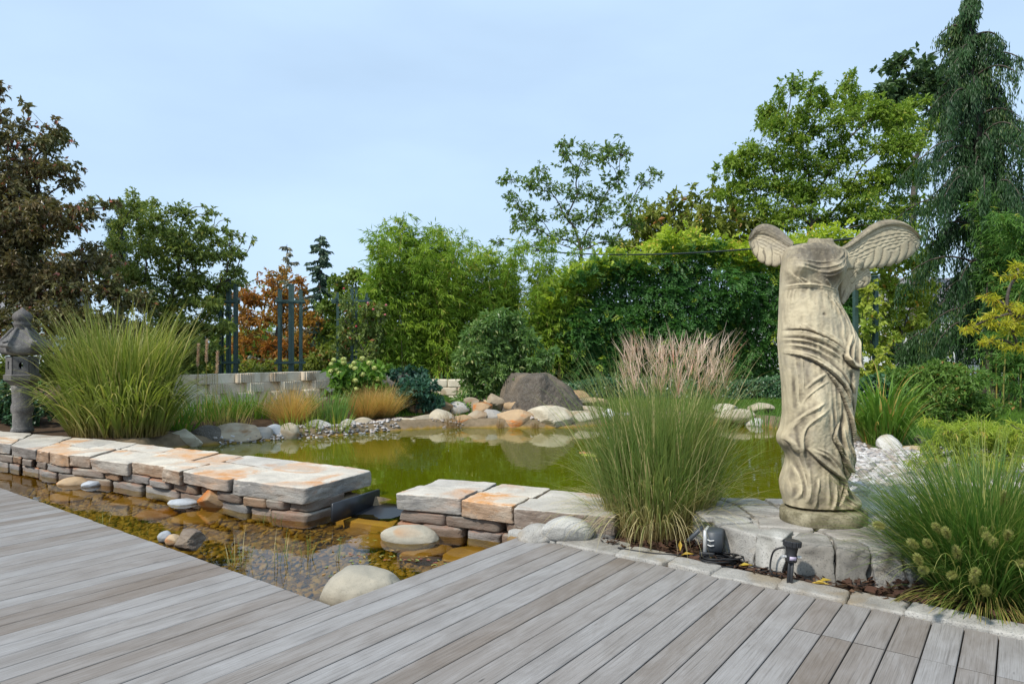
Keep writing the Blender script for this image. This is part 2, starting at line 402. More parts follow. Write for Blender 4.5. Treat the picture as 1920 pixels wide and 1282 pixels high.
mk = sp > 0; colr[mk, :3] = bedc[mk]
mk = ss > 0; colr[mk, :3] = np.array([0.125, 0.088, 0.024]) * (1 + 0.3 * nsm[mk, None])
k = NT('earth'); ac = k.attr('zone').outputs['Color']; n1 = k.noise(k.pos(), 9, 6, 0.65); n2 = k.noise(k.pos(), 60, 3)
cc = k.mix(k.rng(n1, 0.3, 0.7), k.mix(1.0, ac, (0.7, 0.7, 0.65), 'MULTIPLY'), k.mix(1.0, ac, (1.25, 1.2, 1.2), 'MULTIPLY'))
M['earth'] = k.fin(k.pbr(cc, 0.95, k.bump(n2, 0.6, 0.015), 0.1))
nx, ny = len(xs), len(ys)
i = (np.arange(ny - 1)[:, None] * nx + np.arange(nx - 1)[None]).ravel()
g = mesh('ground', np.c_[gp, gzv], [np.stack([i, i + 1, i + 1 + nx, i + nx], 1)], M['earth'], attrs={'zone': colr})
tag(g, 'earth, bed and lawn ground of the garden running to the horizon', 'ground', kind='structure')

# ---- water
def water_mat(name, tint, wave, st, murk=None, ma=0.0):
    k = NT(name); p = k.map(k.pos(), (1, 1.6, 1))
    h = k.n('Math', {'operation': 'MULTIPLY_ADD'}, i0=k.noise(p, wave, 3, 0.5), i1=1.0, i2=k.n('Math', {'operation': 'MULTIPLY'}, i0=k.noise(p, wave * 0.25, 2), i1=2.0).outputs[0]).outputs[0]
    b = k.bump(h, st, 0.02)
    tr = k.n('BsdfTransparent', Color=tint).outputs[0]
    if murk: tr = k.n('MixShader', i0=ma, i1=tr, i2=k.n('BsdfDiffuse', Color=murk).outputs[0]).outputs[0]
    gl = k.n('BsdfGlossy', Color=(1, 1, 1), Roughness=0.015, Normal=b).outputs[0]
    fr = k.n('Fresnel', IOR=1.33, Normal=b).outputs[0]
    return k.fin(k.n('MixShader', i0=fr, i1=tr, i2=gl).outputs[0])
M['pool_water'] = water_mat('pool_water', (0.88, 0.90, 0.35), 5.0, 0.045, (0.125, 0.145, 0.004), 0.42)
M['stream_water'] = water_mat('stream_water', (0.86, 0.73, 0.33), 7.0, 0.04)
def flat_poly(name, poly, z, m):
    import bmesh
    bm = bmesh.new(); f = bm.faces.new([bm.verts.new((a, b, z)) for a, b in poly])
    if f.normal.z < 0: f.normal_flip()
    f.normal_update()
    if f.normal.z < 0: f.normal_flip()
    bmesh.ops.triangulate(bm, faces=bm.faces[:]); me = bpy.data.meshes.new(name); bm.to_mesh(me); bm.free()
    me.materials.append(m); return link(bpy.data.objects.new(name, me))
def grow(poly, d):
    c = poly.mean(0); return poly + nrmz(poly - c) * d
tag(flat_poly('pool_water', grow(pool_poly, 0.12), WZ_POOL, M['pool_water']), 'still olive green water of the swimming pond', 'water', kind='structure')
tag(flat_poly('stream_water', grow(stream_poly, 0.05), WZ_STREAM, M['stream_water']), 'clear amber shallow water between deck and stone wall', 'water', kind='structure')

# ---- deck
k = NT('weathered_deck_wood'); uvn = k.n('UVMap').outputs[0]; rn = k.attr('rnd').outputs['Fac']
g1 = k.noise(k.map(uvn, (38, 1.1, 1)), 3.0, 6, 0.65, 0.6); g2 = k.noise(k.map(uvn, (5, 1.6, 1)), 1.6, 4, 0.6, 0.8); g3 = k.noise(k.map(uvn, (190, 4, 1)), 1.0, 3, 0.6)
col = k.ramp(k.n('Math', {'operation': 'MULTIPLY_ADD'}, i0=g2, i1=0.6, i2=k.n('Math', {'operation': 'MULTIPLY'}, i0=g1, i1=0.4).outputs[0]).outputs[0],
             [(0.28, (0.175, 0.150, 0.129)), (0.46, (0.240, 0.214, 0.192)), (0.6, (0.290, 0.267, 0.248)), (0.78, (0.345, 0.325, 0.308))])
col = k.mix(k.rng(k.noise(k.pos(), 0.55, 3), 0.45, 0.66, 0, 0.55), col, k.mix(1.0, col, (0.86, 0.79, 0.73), 'MULTIPLY'))
col = k.mix(k.rng(g3, 0.50, 0.72, 0, 0.6), col, (0.13, 0.112, 0.095))
g4 = k.noise(k.map(uvn, (120, 1.2, 1)), 1.0, 5, 0.7)
col = k.mix(k.rng(g4, 0.56, 0.62, 0, 0.45), col, (0.10, 0.088, 0.078))
kn = k.n('TexVoronoi', Vector=k.map(uvn, (5, 1.2, 1)), Scale=1.6).outputs['Distance']
col = k.mix(k.rng(kn, 0.02, 0.055, 0.8, 0), col, (0.06, 0.05, 0.045))
col = k.n('HueSaturation', Hue=0.5, Saturation=k.rng(rn, 0, 1, 1.5, 0.5), Value=k.rng(rn, 0, 1, 0.80, 1.14), Color=col).outputs[0]
M['deck'] = k.fin(k.pbr(col, 0.62, k.bump(g1, 0.35, 0.004), 0.3))
PITCH, BW = 0.1452, 0.1385
bV, bQ, bU, bR = [], [], [], []
def board(u0, v0, v1, r, zj):
    n0 = sum(len(v) for v in bV); w = BW; b = 0.003; lo = len(bV)
    prof = [(0, -0.028), (0, -b), (b, 0), (w / 2, 0.0006), (w - b, 0), (w, -b), (w, -0.028)]
    V, U = [], []
    for v in (v0, v1):
        for (a, z) in prof:
            x, y = deckpt(u0 + a, v); V.append((x, y, z + zj)); U.append((a + r * 37.0, v + r * 91.0))
    m = len(prof); q = [[j, j + 1, m + j + 1, m + j] for j in range(m - 1)]
    bV.append(np.array(V)); bQ.append(np.array(q) + n0); bU.append(np.array(U)); bR.append(np.full(len(V), r))
    for base in (0, m):
        e = np.array([V[base + j] for j in (1, 5, 6, 0)]); bV.append(e); bQ.append(np.array([[0, 1, 2, 3]]) + n0 + len(V) + (0 if base == 0 else 4))
        bU.append(np.array([U[base + j] for j in (1, 5, 6, 0)])); bR.append(np.full(4, r))
rr = random.Random(3)
for n in range(-42, 50):
    u0 = n * PITCH
    end = 0.0 if n >= 0 else RUN
    cuts = [end + rr.uniform(-0.004, 0.004)]
    if n < -15: cuts.append(1.26)
    v = cuts[-1]
    while v > -5: v -= rr.uniform(2.6, 5.2) if n >= -15 or v < 1 else rr.uniform(3.2, 4.6); cuts.append(v)
    for a, b in zip(cuts[1:], cuts[:-1]):
        board(u0 + 0.003, a + 0.0012, b - 0.0012, rr.random(), rr.uniform(-0.0012, 0.0012))
mesh_deck = mesh('deck_floor', np.concatenate(bV), [np.concatenate(bQ)], M['deck'], attrs={'rnd': np.concatenate(bR)}, uv=np.concatenate(bU), smooth=False)
tag(mesh_deck, 'weathered silver grey wooden board deck in the foreground', 'deck', kind='structure')
mb = MB()      # dark substructure under the boards
for u in np.arange(-5.5, 7.2, 0.6):
    a = deckpt(u, -4); e = -0.02 if u > 0 else RUN - 0.03; b = deckpt(u, e); c = (a + b) / 2
    mb.box((c[0], c[1], -0.10), (0.06, np.linalg.norm(b - a), 0.13), rotz(-TH))
a, b = deckpt(7.2, -0.06), deckpt(0, -0.06); c = (a + b) / 2
mb.box((c[0], c[1], -0.115), (np.linalg.norm(a - b), 0.05, 0.16), rotz(math.atan2(*(b - a)[::-1])))
a, b = deckpt(-0.05, 0), deckpt(-0.05, RUN); c = (a + b) / 2
mb.box((c[0], c[1], -0.115), (np.linalg.norm(a - b), 0.05, 0.16), rotz(math.atan2(*(b - a)[::-1])))
M['joist'] = plain_mat('dark_joist_timber', (0.05, 0.042, 0.036), 0.8)
tag(mb.build('deck_substructure', M['joist'], smooth=False), 'dark timber joists carrying the deck boards', 'deck', kind='structure')

# ------------------------------------------------------------------ stones
def cube_grid(n):
    t = np.linspace(-1, 1, n + 1); a, b = np.meshgrid(t, t); a, b = a.ravel(), b.ravel(); o = np.ones_like(a)
    Vs = [np.c_[a, b, o], np.c_[b, a, -o], np.c_[o, a, b], np.c_[-o, b, a], np.c_[b, o, a], np.c_[a, -o, b]]
    i = (np.arange(n)[:, None] * (n + 1) + np.arange(n)[None]).ravel()
    q = np.stack([i, i + 1, i + n + 2, i + n + 1], 1)
    V = np.concatenate(Vs); Qd = np.concatenate([q + k * (n + 1) ** 2 for k in range(6)])
    key = np.round(V * 1e4).astype(np.int64); _, idx, inv = np.unique(key, axis=0, return_index=True, return_inverse=True)
    return V[idx], inv.ravel()[Qd]
CG = {n: cube_grid(n) for n in (4, 8, 14, 24, 36)}
def boxstone(size, seed, p=8, amp=0.012, n=14, f=6.0):
    V, q = CG[n]; V = np.sign(V) * np.abs(V) ** 0.75
    V = V / ((np.abs(V) ** p).sum(1) ** (1 / p))[:, None]
    W_ = V * np.asarray(size) / 2
    d = nrmz(V)
    W_ = W_ + d * (amp * fbm(W_ * f + seed * 7.3, seed, 4) * 1.6)[:, None]
    return W_, q
def rockshape(size, seed, ang=0.7, amp=0.1, n=14, planes=13):
    V, q = CG[n]; d = nrmz(V); r_ = np.random.default_rng(seed)
    nn = nrmz(r_.normal(size=(planes, 3))); off = r_.uniform(0.5, 0.92, planes)
    rad = np.ones(len(d)) * 1.05
    for a, o in zip(nn, off):
        c = d @ a; rad = np.minimum(rad, np.where(c > 1e-3, o / np.maximum(c, 1e-3), 9))
    rad = ang * rad + (1 - ang) * 0.9
    rad = rad * (1 + amp * fbm(d * 1.6 + seed * 3.1, seed, 5, 0.55))
    return d * rad[:, None] * np.asarray(size) / 2, q
def rock(name, loc, size, m, seed, label, cat='rock', group=None, ang=0.7, amp=0.10, n=14, rz=None, planes=13, sink=0.2, tilt=0.0):
    V, q = rockshape(size, seed, ang, amp, n, planes)
    R = rotz(seed * 1.7 if rz is None else rz) @ rotx(tilt)
    V = V @ R.T; V[:, 2] -= V[:, 2].min() + sink * size[2]
    o = mesh(name, V, [q], m, smooth=ang < .65); o.location = tuple(float(c) for c in loc)
    return tag(o, label, cat, group)

def quad_stone(name, quad, z0, z1, seed, m, parent, org, n=14, p=20, amp=0.011, wob=0.022, ledge=0.004, rough=1.3):
    """stone filling a quadrilateral plan (front-left, front-right, back-right, back-left)"""
    V, q = CG[n]; V = np.sign(V) * np.abs(V) ** 0.7
    V = V / ((np.abs(V) ** p).sum(1) ** (1 / p))[:, None]
    s, t, w = (V[:, 0] + 1) / 2, (V[:, 1] + 1) / 2, (V[:, 2] + 1) / 2
    quad = np.asarray(quad, float)
    xy = ((1 - s) * (1 - t))[:, None] * quad[0] + (s * (1 - t))[:, None] * quad[1] + (s * t)[:, None] * quad[2] + ((1 - s) * t)[:, None] * quad[3]
    W_ = np.c_[xy, z0 + (z1 - z0) * w]
    d = nrmz(V * [1, 1, 0.6])
    nz_ = fbm(W_ * 5.0 + seed * 5.7, seed, 5, 0.6)
    flat_ = np.abs(V[:, 2]) > 0.93
    W_ = W_ + d * (amp * np.where(flat_, 0.9, 2.6) * nz_ + np.where(flat_, .25, 1.0) * .007 * rough * fbm(W_ * 17 + seed, seed + 3, 3))[:, None]
    W_[:, :2] += wob * np.c_[vnoise(W_ * 3.1 + seed, seed + 50), vnoise(W_ * 3.1 - seed, seed + 51)]
    # riven faces: broken horizontal ledges of uneven height
    led = vnoise(np.c_[W_[:, :2] * 2.2, W_[:, 2] * 26 + seed], seed + 7); led = np.round(led * 2.5) / 2.5
    W_[:, :2] += d[:, :2] * (ledge * led)[:, None] * (~flat_)[:, None]
    return mesh(name, W_ - np.asarray(org), [q], m, parent)

def resample(pl, ts):
    pl = np.asarray(pl); L = np.r_[0, np.cumsum(np.linalg.norm(np.diff(pl, axis=0), axis=1))]
    return np.c_[np.interp(ts * L[-1], L, pl[:, 0]), np.interp(ts * L[-1], L, pl[:, 1])], L[-1]

def stone_wall(front, back, label, seed, thick_from, ends=False):
    org = np.array([*front[len(front) // 2], -0.3]); root = empty('stone_wall', org, label, 'wall')
    r_ = random.Random(seed); _, L = resample(front, np.array([0., 1.]))
    # cap slabs
    t = 0.0; cuts = [0.0]
    while t < 1 - 0.28 / L: t += r_.uniform(0.34, 0.85) / L; cuts.append(t)
    cuts[-1] = 1.0
    if len(cuts) > 2 and cuts[-1] - cuts[-2] < 0.45 / L: cuts.pop(-2)
    for a, b in zip(cuts[:-1], cuts[1:]):
        g = 0.001 / L
        f, _ = resample(front, np.array([a + g, b - g])); bk, _ = resample(back, np.array([a + g, b - g]))
        sk = f[1] - f[0]; bk = bk + sk * r_.uniform(-.08, .08); f = f + (f - bk) * np.array([[r_.uniform(-0.03, 0.05)], [r_.uniform(-0.03, 0.05)]])
        thick = r_.uniform(0.125, 0.165)
        top = WALLZ + r_.uniform(-0.014, 0.014)
        if r_.random() < 0.6:
            m_ = r_.uniform(0.42, 0.62); mf = f + (bk - f) * m_
            quad_stone('cap_slab', [f[0], f[1], mf[1], mf[0]], top - thick, top, r_.randrange(999), M['slab'], root, org, 36)
            quad_stone('cap_slab', [mf[0] + (bk[0] - f[0]) * .02, mf[1] + (bk[1] - f[1]) * .02, bk[1], bk[0]], top - thick - .01, top - r_.uniform(0, .02), r_.randrange(999), M['slab'], root, org, 36)
        else:
            quad_stone('cap_slab', [f[0], f[1], bk[1], bk[0]], top - thick, top, r_.randrange(999), M['slab'], root, org, 36)
    # courses below
    for row, (z1, z0) in enumerate(((0.07, -0.045), (-0.05, -0.19))):
        t = 0.0
        while t < 1:
            w = r_.uniform(0.2, 0.7) / L; b = min(1.0, t + w)
            if 1 - b < 0.12 / L: b = 1.0
            thin = True
            g = 0.006 / L
            f, _ = resample(front, np.array([t + g, b - g])); bk, _ = resample(back, np.array([t + g, b - g]))
            ins = r_.uniform(-0.015, 0.035); f2 = f + (bk - f) * ins; b2 = f + (bk - f) * 0.55
            za, zb = z1, z0
            if thin and row == 0: za, zb = 0.046, -0.048
            if thin and row == 1: za, zb = -0.052, -0.20
            if not thin and row == 0: za = 0.098
            if True:
                hj = r_.uniform(-0.008, 0.008)
                quad_stone('wall_stone', [f2[0], f2[1], b2[1], b2[0]], zb, za + hj, r_.randrange(999), M['course'], root, org, 14, 10, 0.012)
            t = b
    # rubble core closing the back
    f, _ = resample(front, np.linspace(0.0, 1.0, 14)); bk, _ = resample(back, np.linspace(0.0, 1.0, 14))
    mb = MB()
    a = f + (bk - f) * 0.35; b = f + (bk - f) * 0.93
    for s in range(13):
        s0, s1 = s, s + 1
        va = np.array([[*a[s0], -0.5], [*a[s1], -0.5], [*b[s1], -0.5], [*b[s0], -0.5], [*a[s0], .08], [*a[s1], .08], [*b[s1], .08], [*b[s0], .08]])
        if s == 0: va[[0, 3, 4, 7], :2] += (va[[1, 2, 5, 6], :2] - va[[0, 3, 4, 7], :2]) * 0.25
        if s == 12: va[[1, 2, 5, 6], :2] += (va[[0, 3, 4, 7], :2] - va[[1, 2, 5, 6], :2]) * 0.3
        mb.add(va, f4=[[0, 3, 2, 1], [4, 5, 6, 7], [0, 1, 5, 4], [1, 2, 6, 5], [2, 3, 7, 6], [3, 0, 4, 7]])
    mb.build('wall_core', M['course'], root, org, smooth=False)
    return root
stone_wall(wall_front_L, wall_back_L, 'long low dry stone wall with pale rust-streaked slabs, left of the spillway', 11, 0.62)
stone_wall(wall_front_R, wall_back_R, 'short low dry stone wall with pale slabs, right of the spillway', 29, 0.0)

# spillway liner and threshold
a, b = P(634, 952, 0.0) - [.05, 0, 0], P(718, 925, 0.0) - [.05, 0, 0]
c = (a + b) / 2; d = b - a; R = rotz(math.atan2(d[1], d[0]))
root = empty('spillway_liner', (c[0], c[1], -0.2), 'black rubber liner strip sealing the wall end at the spillway', 'pond liner')
mb = MB(); mb.box((0, 0, 0.155), (np.linalg.norm(d[:2]) + .02, 0.03, 0.18), R, bev=0.006)
mb.build('upright_strip', M['liner'], root)
mb = MB()
s = np.linspace(0, 1, 9)
p0, p1, p2, p3 = [np.array([*deckpt(u, v)]) for u, v in ((0, 0),) * 4]
A0, A1 = P(640, 962, -0.118), P(735, 935, -0.07); B0, B1 = P(725, 972, -0.118), P(800, 945, -0.07)
mbv = []
for t in s:
    for w in np.linspace(0, 1, 7):
        q_ = (A0 * (1 - t) + A1 * t) * (1 - w) + (B0 * (1 - t) + B1 * t) * w
        mbv.append([q_[0] - c[0], q_[1] - c[1], q_[2] + 0.2 - 0.012 + 0.006 * math.sin(9 * w + 4 * t)])
i = (np.arange(8)[:, None] * 7 + np.arange(6)[None]).ravel()
mb.add(np.array(mbv), f4=np.stack([i, i + 1, i + 8, i + 7], 1)); mb.build('floor_sheet', M['liner'], root)
# flat orange sill stone under the falling water
Qs = [P(606, 968, -0.14)[:2], P(735, 985, -0.14)[:2], P(760, 955, -0.14)[:2], P(640, 950, -0.14)[:2]]
o = quad_stone('sill_stone', Qs, -0.24, -0.15, 5, M['ochre'], None, (Qs[0][0], Qs[0][1], -0.2), 14)
o.location = (*[float(x) for x in Qs[0]], -0.2); tag(o, 'flat orange sill stone just under water at the spillway', 'stone')

# ---- stones in and beside the stream:  px, py(foot), z, size, material, seed, label, extras
def R_(px, py, z, size, m, seed, label, **kw):
    c = P(px, py, z); return rock(kw.pop('name', 'rock'), (c[0], c[1] + size[1] * 0.25, z), size, M[m], seed, label, **kw)
SW = WZ_STREAM
R_(132, 908, SW, (0.44, 0.34, 0.17), 'ochre', 3, 'pale orange rounded rock breaking the water near the left of the stream', ang=0.3, sink=0.45, rz=0.2)
R_(166, 912, SW, (0.24, 0.2, 0.13), 'bluegrey', 4, 'small blue grey stone leaning on the pale orange rock in the stream', ang=0.4, sink=0.35)
R_(338, 945, SW, (0.34, 0.25, 0.11), 'bluegrey', 6, 'flat bluish stone beside the orange block in the stream', ang=0.4, sink=0.45, rz=0.1)
R_(400, 952, SW, (0.36, 0.3, 0.27), 'ochre', 8, 'angular orange block against the wall foot in the stream', ang=0.95, amp=0.05, sink=0.25, rz=0.6)
R_(768, 1016, SW, (0.58, 0.40, 0.22), 'river', 12, 'smooth grey domed stone in front of the right wall', ang=0.38, amp=0.09, sink=0.42, rz=-0.1, n=24)
c = P(672, 1118, -0.1)
rock('boulder', (c[0] + 0.0, c[1] + 0.06, -0.22), (0.60, 0.48, 0.375), M['river'], 17, 'large smooth beige boulder in the inner corner of the deck', 'rock', ang=0.32, amp=0.09, n=24, rz=0.5, sink=0.1)
R_(347, 1030, SW, (0.38, 0.20, 0.165), 'brown', 28, 'dark brown jagged rock peeping over the left deck edge', ang=1.0, sink=0.1, rz=-0.55, planes=9, n=24, amp=.16)
R_(306, 1016, SW, (0.14, 0.12, 0.12), 'bluegrey', 22, 'small grey pebble beside the jagged rock at the deck edge', ang=0.3)
R_(322, 1022, SW, (0.16, 0.14, 0.12), 'ochre', 24, 'small tan stone between pebble and jagged rock at the deck edge', ang=0.4)
rock('rock', (0.42, 5.20, -0.02), (0.46, 0.30, 0.25), M['granite'], 31, 'rounded grey granite stone against the right wall slab', ang=0.3, amp=0.05, sink=0.1, rz=0.1, n=24)
rock('rock', (0.20, 5.22, -0.06), (0.34, 0.24, 0.20), M['granite'], 32, 'smaller grey granite stone at the deck tip', ang=0.4, amp=0.06, sink=0.05, rz=0.3, n=24)
rock('rock', (0.07, 5.36, SW), (0.24, 0.2, 0.2), M['sunk'], 33, 'brown wet stone at the deck tip below the granite', ang=0.4)
# sunken stones
for j, (px, py, sx, sy, sz, lab) in enumerate([(250, 935, .55, .4, .13, 'broad drowned stone left of the stream below the orange rock'), (140, 925, .6, .4, .13, 'drowned stone in front of the pale orange rock'),
        (480, 965, .6, .45, .13, 'drowned amber stone right of the orange block'), (375, 965, .65, .45, .14, 'drowned flat stone in front of the orange block'), (300, 958, .5, .3, .12, 'drowned stone in front of the flat bluish stone'),
        (700, 1010, .5, .4, .14, 'drowned pale stone left of the grey domed stone'), (800, 1030, .5, .34, .14, 'drowned brown stone in front of the grey domed stone'), (880, 1032, .55, .4, .14, 'drowned dark stone near the right deck edge'),
        (690, 985, .5, .35, .12, 'drowned slab below the spillway'), (920, 1000, .6, .3, .12, 'drowned ledge stone at the right wall foot')]):
    c = P(px, py, -0.2); rock('sunken_stone', (c[0], c[1], -0.29), (sx, sy, sz), M['sunk'], 40 + j, lab, 'stone', 'stones under the stream water', ang=0.4, rz=0.3, sink=0.0)

# pebbles on the stream bed and white gravel (uncountable)
def pebbles(name, pts, smin, smax, m, label, seed, flat=0.55, kind='stuff'):
    r_ = np.random.default_rng(seed); V0, q0 = CG[4]; V0 = nrmz(V0)
    n = len(pts); s = r_.uniform(smin, smax, n) * r_.uniform(0.7, 1.1, n); a = r_.uniform(0, 6.28, n)
    sx, sy, sz = s * r_.uniform(.8, 1.3, n), s * r_.uniform(.65, 1.0, n), s * r_.uniform(.7, 1.2, n) * flat
    V = V0[None] * np.stack([sx, sy, sz], 1)[:, None] * 0.5
    tl = r_.normal(0, 0.25, n)
    V[..., 2] += V[..., 0] * tl[:, None]
    ca, sa = np.cos(a)[:, None], np.sin(a)[:, None]
    V = np.stack([V[..., 0] * ca - V[..., 1] * sa, V[..., 0] * sa + V[..., 1] * ca, V[..., 2]], -1)
    V = V * (1 + 0.13 * r_.normal(size=(n, len(V0), 1)))
    V = V + pts[:, None]
    f = (q0[None] + (np.arange(n) * len(V0))[:, None, None]).reshape(-1, 4)
    o = mesh(name, V.reshape(-1, 3), [f], m, attrs={'rnd': np.repeat(r_.random(n), len(V0))})
    return tag(o, label, 'pebbles', kind=kind)
M['bedstone'] = rnd_mat('stream_pebbles', [(0.22, 0.15, 0.045), (0.28, 0.20, 0.07), (0.14, 0.10, 0.035), (0.25, 0.20, 0.09), (0.11, 0.08, 0.032), (0.30, 0.24, 0.13)])
M['gravel'] = rnd_mat('white_pebbles', [(0.60, 0.57, 0.54), (0.44, 0.41, 0.39), (0.54, 0.48, 0.43), (0.33, 0.29, 0.26), (0.66, 0.645, 0.63), (0.40, 0.33, 0.28), (0.20, 0.19, 0.185)], bump=0.1)
def scatter(n, lo, hi, fn, seed, dz=0.0):
    r_ = np.random.default_rng(seed); p = r_.uniform(lo, hi, (n, 2)); p = p[fn(p)]
    return np.c_[p, ground_z(p) + dz]
pp = scatter(26000, (-6, 3.9), (0.8, 8.8), lambda p: (sdist(p, stream_poly) > 0.02) & (sdist(p, DECK_POLY) < 0.35), 5, 0.006)
pebbles('stream_pebbles', pp[:6500], 0.03, 0.085, M['bedstone'], 'amber brown pebbles covering the stream bed', 6, 0.5)
def shore_band(p):
    s = sdist(p, pool_poly)
    return (s < 0.08) & (s > -0.42) & ((p[:, 0] < -1.5) & (p[:, 0] < -2.2) | (vnoise(np.c_[p * 1.7, p[:, :1] * 0], 4) > 0.42)) & (p[:, 1] > 7.2) & ~((p[:, 0] < -3.6) & (p[:, 1] < 8.9)) & (p[:, 0] > -4.9)
pp = scatter(16000, (-5, 8.4), (5, 15), shore_band, 8, 0.02)
pebbles('shore_gravel', pp[:2400], 0.03, 0.085, M['gravel'], 'white pebbles filling the far pond edge between the rocks', 9, 0.7)
pp = scatter(12000, (2.2, 5.4), (6.2, 9.0), lambda p: (sdist(p, pool_poly) < 0.03) & (p[:, 1] > 5.55 + 0.12 * (p[:, 0] - 2)) & (p[:, 0] < 2.6 + 0.45 * p[:, 1]), 10, 0.02)
pebbles('pebble_bed', pp[:4200], 0.05, 0.14, M['gravel'], 'bed of white rounded pebbles behind the statue plinth', 11, 0.6)

# ---- rocks of the far shore: px, foot py, width px, height px, material, angularity, label
ROCKS = [
 (345, 836, 44, 20, 'buff', .9, 'tan wedge rock at the left end of the pond shore'),
 (385, 831, 42, 22, 'dark', .7, 'dark brown rounded rock second from the left end of the shore'),
 (437, 828, 66, 22, 'buff', .9, 'long flat buff slab left of the white shore rock below the wall'),
 (483, 825, 36, 24, 'white', .6, 'white split rock right of the long buff slab'),
 (515, 822, 26, 20, 'bluegrey', .3, 'round blue grey stone beside the white split rock'),
 (540, 822, 26, 24, 'buff', .3, 'round olive stone beside the round blue grey stone'),
 (600, 814, 40, 20, 'white', .7, 'broken white rock behind the pond reeds'),
 (652, 808, 24, 18, 'white', .4, 'smooth white stone right of the pond reeds'),
 (682, 806, 34, 18, 'buff', .7, 'grey brown stone between white stone and orange stone'),
 (714, 802, 28, 14, 'ochre', .5, 'bright orange flat stone on the shore gravel'),
 (754, 801, 40, 16, 'buff', .7, 'flat grey green stone right of the bright orange stone'),
 (790, 800, 32, 18, 'buff', .8, 'brown block left of the shore rushes'),
 (822, 799, 36, 24, 'buff', .5, 'olive rounded rock behind the shore rushes'),
 (806, 784, 52, 20, 'ochre', .9, 'long orange slab on the upper left of the rock row'),
 (858, 782, 28, 20, 'white', .95, 'cream square block upper row beside the orange slab'),
 (865, 799, 34, 16, 'ochre', .7, 'low tan rock at the waterline below the cream block'),
 (893, 797, 36, 18, 'buff', .8, 'grey buff rock at the waterline right of the rushes'),
 (880, 780, 26, 26, 'buff', .9, 'upright buff rock next to the cream square block'),
 (906, 770, 30, 14, 'ochre', .9, 'ochre flat rock topping the rock row left of the boulder'),
 (903, 785, 32, 18, 'ochre', .9, 'brown rock under the ochre topping rock'),
 (930, 776, 30, 26, 'buff', .9, 'pointed buff rock at the left foot of the dark boulder'),
 (926, 797, 42, 22, 'white', .8, 'light grey rock at the waterline below the pointed rock'),
 (965, 800, 54, 26, 'ochre', .95, 'orange streaked triangular rock at the waterline before the boulder'),
 (993, 784, 58, 26, 'ochre', .8, 'large tan rounded rock leaning on the boulder front'),
 (1040, 783, 38, 20, 'dark', .6, 'small dark speckled rock at the boulder front'),
 (1030, 800, 56, 26, 'buff', .85, 'large buff green slab at the waterline before the boulder'),
 (1085, 797, 56, 20, 'buff', .7, 'brown grey slab at the waterline right of the boulder'),
 (1122, 794, 28, 14, 'buff', .6, 'small brown stone below the white ball'),
 (1084, 760, 28, 18, 'ochre', .7, 'orange rock just right of the boulder on the lawn edge'),
 (1110, 766, 44, 18, 'ochre', .8, 'tan slab on the lawn edge right of the orange rock'),
 (1105, 778, 36, 14, 'buff', .8, 'pale slab beside the white ball'),
 (1390, 790, 50, 18, 'buff', .8, 'tan flat rock on the shore right of the plume grass'),
 (1430, 778, 34, 16, 'buff', .8, 'buff angular rock on the lawn edge left of the statue'),
 (1365, 774, 34, 12, 'buff', .7, 'low buff rock on the lawn edge behind the plume grass'),
 (1420, 798, 30, 10, 'white', .4, 'flat white stone at the waterline left of the statue'),
]
for j, (px, py, w, h, m, ang, lab) in enumerate(ROCKS):
    z = WZ_POOL if py > 792 else (0.02 if py > 778 else 0.07)
    c = P(px, py, z); s = c[1] / F
    if py <= 792: z = max(z, gz(c[0], c[1] + .15))
    wd, ht = w * s * 1.75, h * s * 1.55
    rock('shore_rock', (c[0], c[1] + wd * (0.3 if py <= 792 else .12), z - (0 if py <= 792 else .05)), (wd, wd * 0.62, ht + (0 if py <= 792 else .09)), M[m], 100 + j, lab, 'rock', 'rocks along the far pond shore', ang=ang, amp=0.07, sink=0.12, rz=(j * 1.3) % 0.9 - 0.45, n=14, planes=9)
# big dark boulder
c = P(1014, 788, 0.02)
V, q = CG[36]; d = nrmz(V); rad = np.ones(len(d)) * 1.1
bl = [((-.78, -.30, .55), .50), ((.60, -.20, .77), .56), ((-.35, -.80, .48), .50), ((.42, -.80, .42), .52), ((.1, -.99, .0), .56), ((.75, -.6, .25), .66), ((-.75, -.65, .1), .86), ((.9, -.3, .2), .95), ((-.93, .2, .3), .95), ((.1, .5, .85), .75), ((.0, -.2, .98), .78), ((.45, .2, .87), .8), ((-.3, -.93, -.1), .8), ((0, .95, .2), .8), ((-.05, -.12, .99), .575), ((-.4, -.3, .86), .555), ((.85, -.45, .3), .80)]
for a, o in bl:
    cdot = d @ (np.array(a) / np.linalg.norm(a)); rad = np.minimum(rad, np.where(cdot > 1e-3, o / np.maximum(cdot, 1e-3), 9))
rad *= 1 + 0.11 * fbm(d * 2.2 + 5, 77, 5, 0.6) + 0.05 * fbm(d * 7 + 2, 79, 4, 0.6)
V = d * rad[:, None] * np.array([1.12, 0.9, 1.38]); V[:, 2] = np.maximum(V[:, 2] + 0.13, -0.1)
V[:, 0] -= 0.10 * V[:, 2]
o = mesh('boulder', V, [q], M['dark'], smooth=False); o.location = (c[0], c[1] + 0.7, 0.0)
tag(o, 'huge dark brown faceted boulder standing behind the pond rocks', 'boulder')
c = P(1141, 788, 0.0); mb = MB()
tt = np.linspace(0, np.pi, 17); rb = 0.125
mb.lathe(np.c_[np.maximum(rb * np.sin(tt), 1e-4), rb - rb * np.cos(tt)], n=28)
M['globe'] = plain_mat('white_globe_glaze', (0.85, 0.85, 0.85), 0.2, 0.5, var=0.02)
o = mb.build('garden_ball', M['globe']); o.location = tuple(c); tag(o, 'shiny white round ball lying on the pond rocks', 'ball')

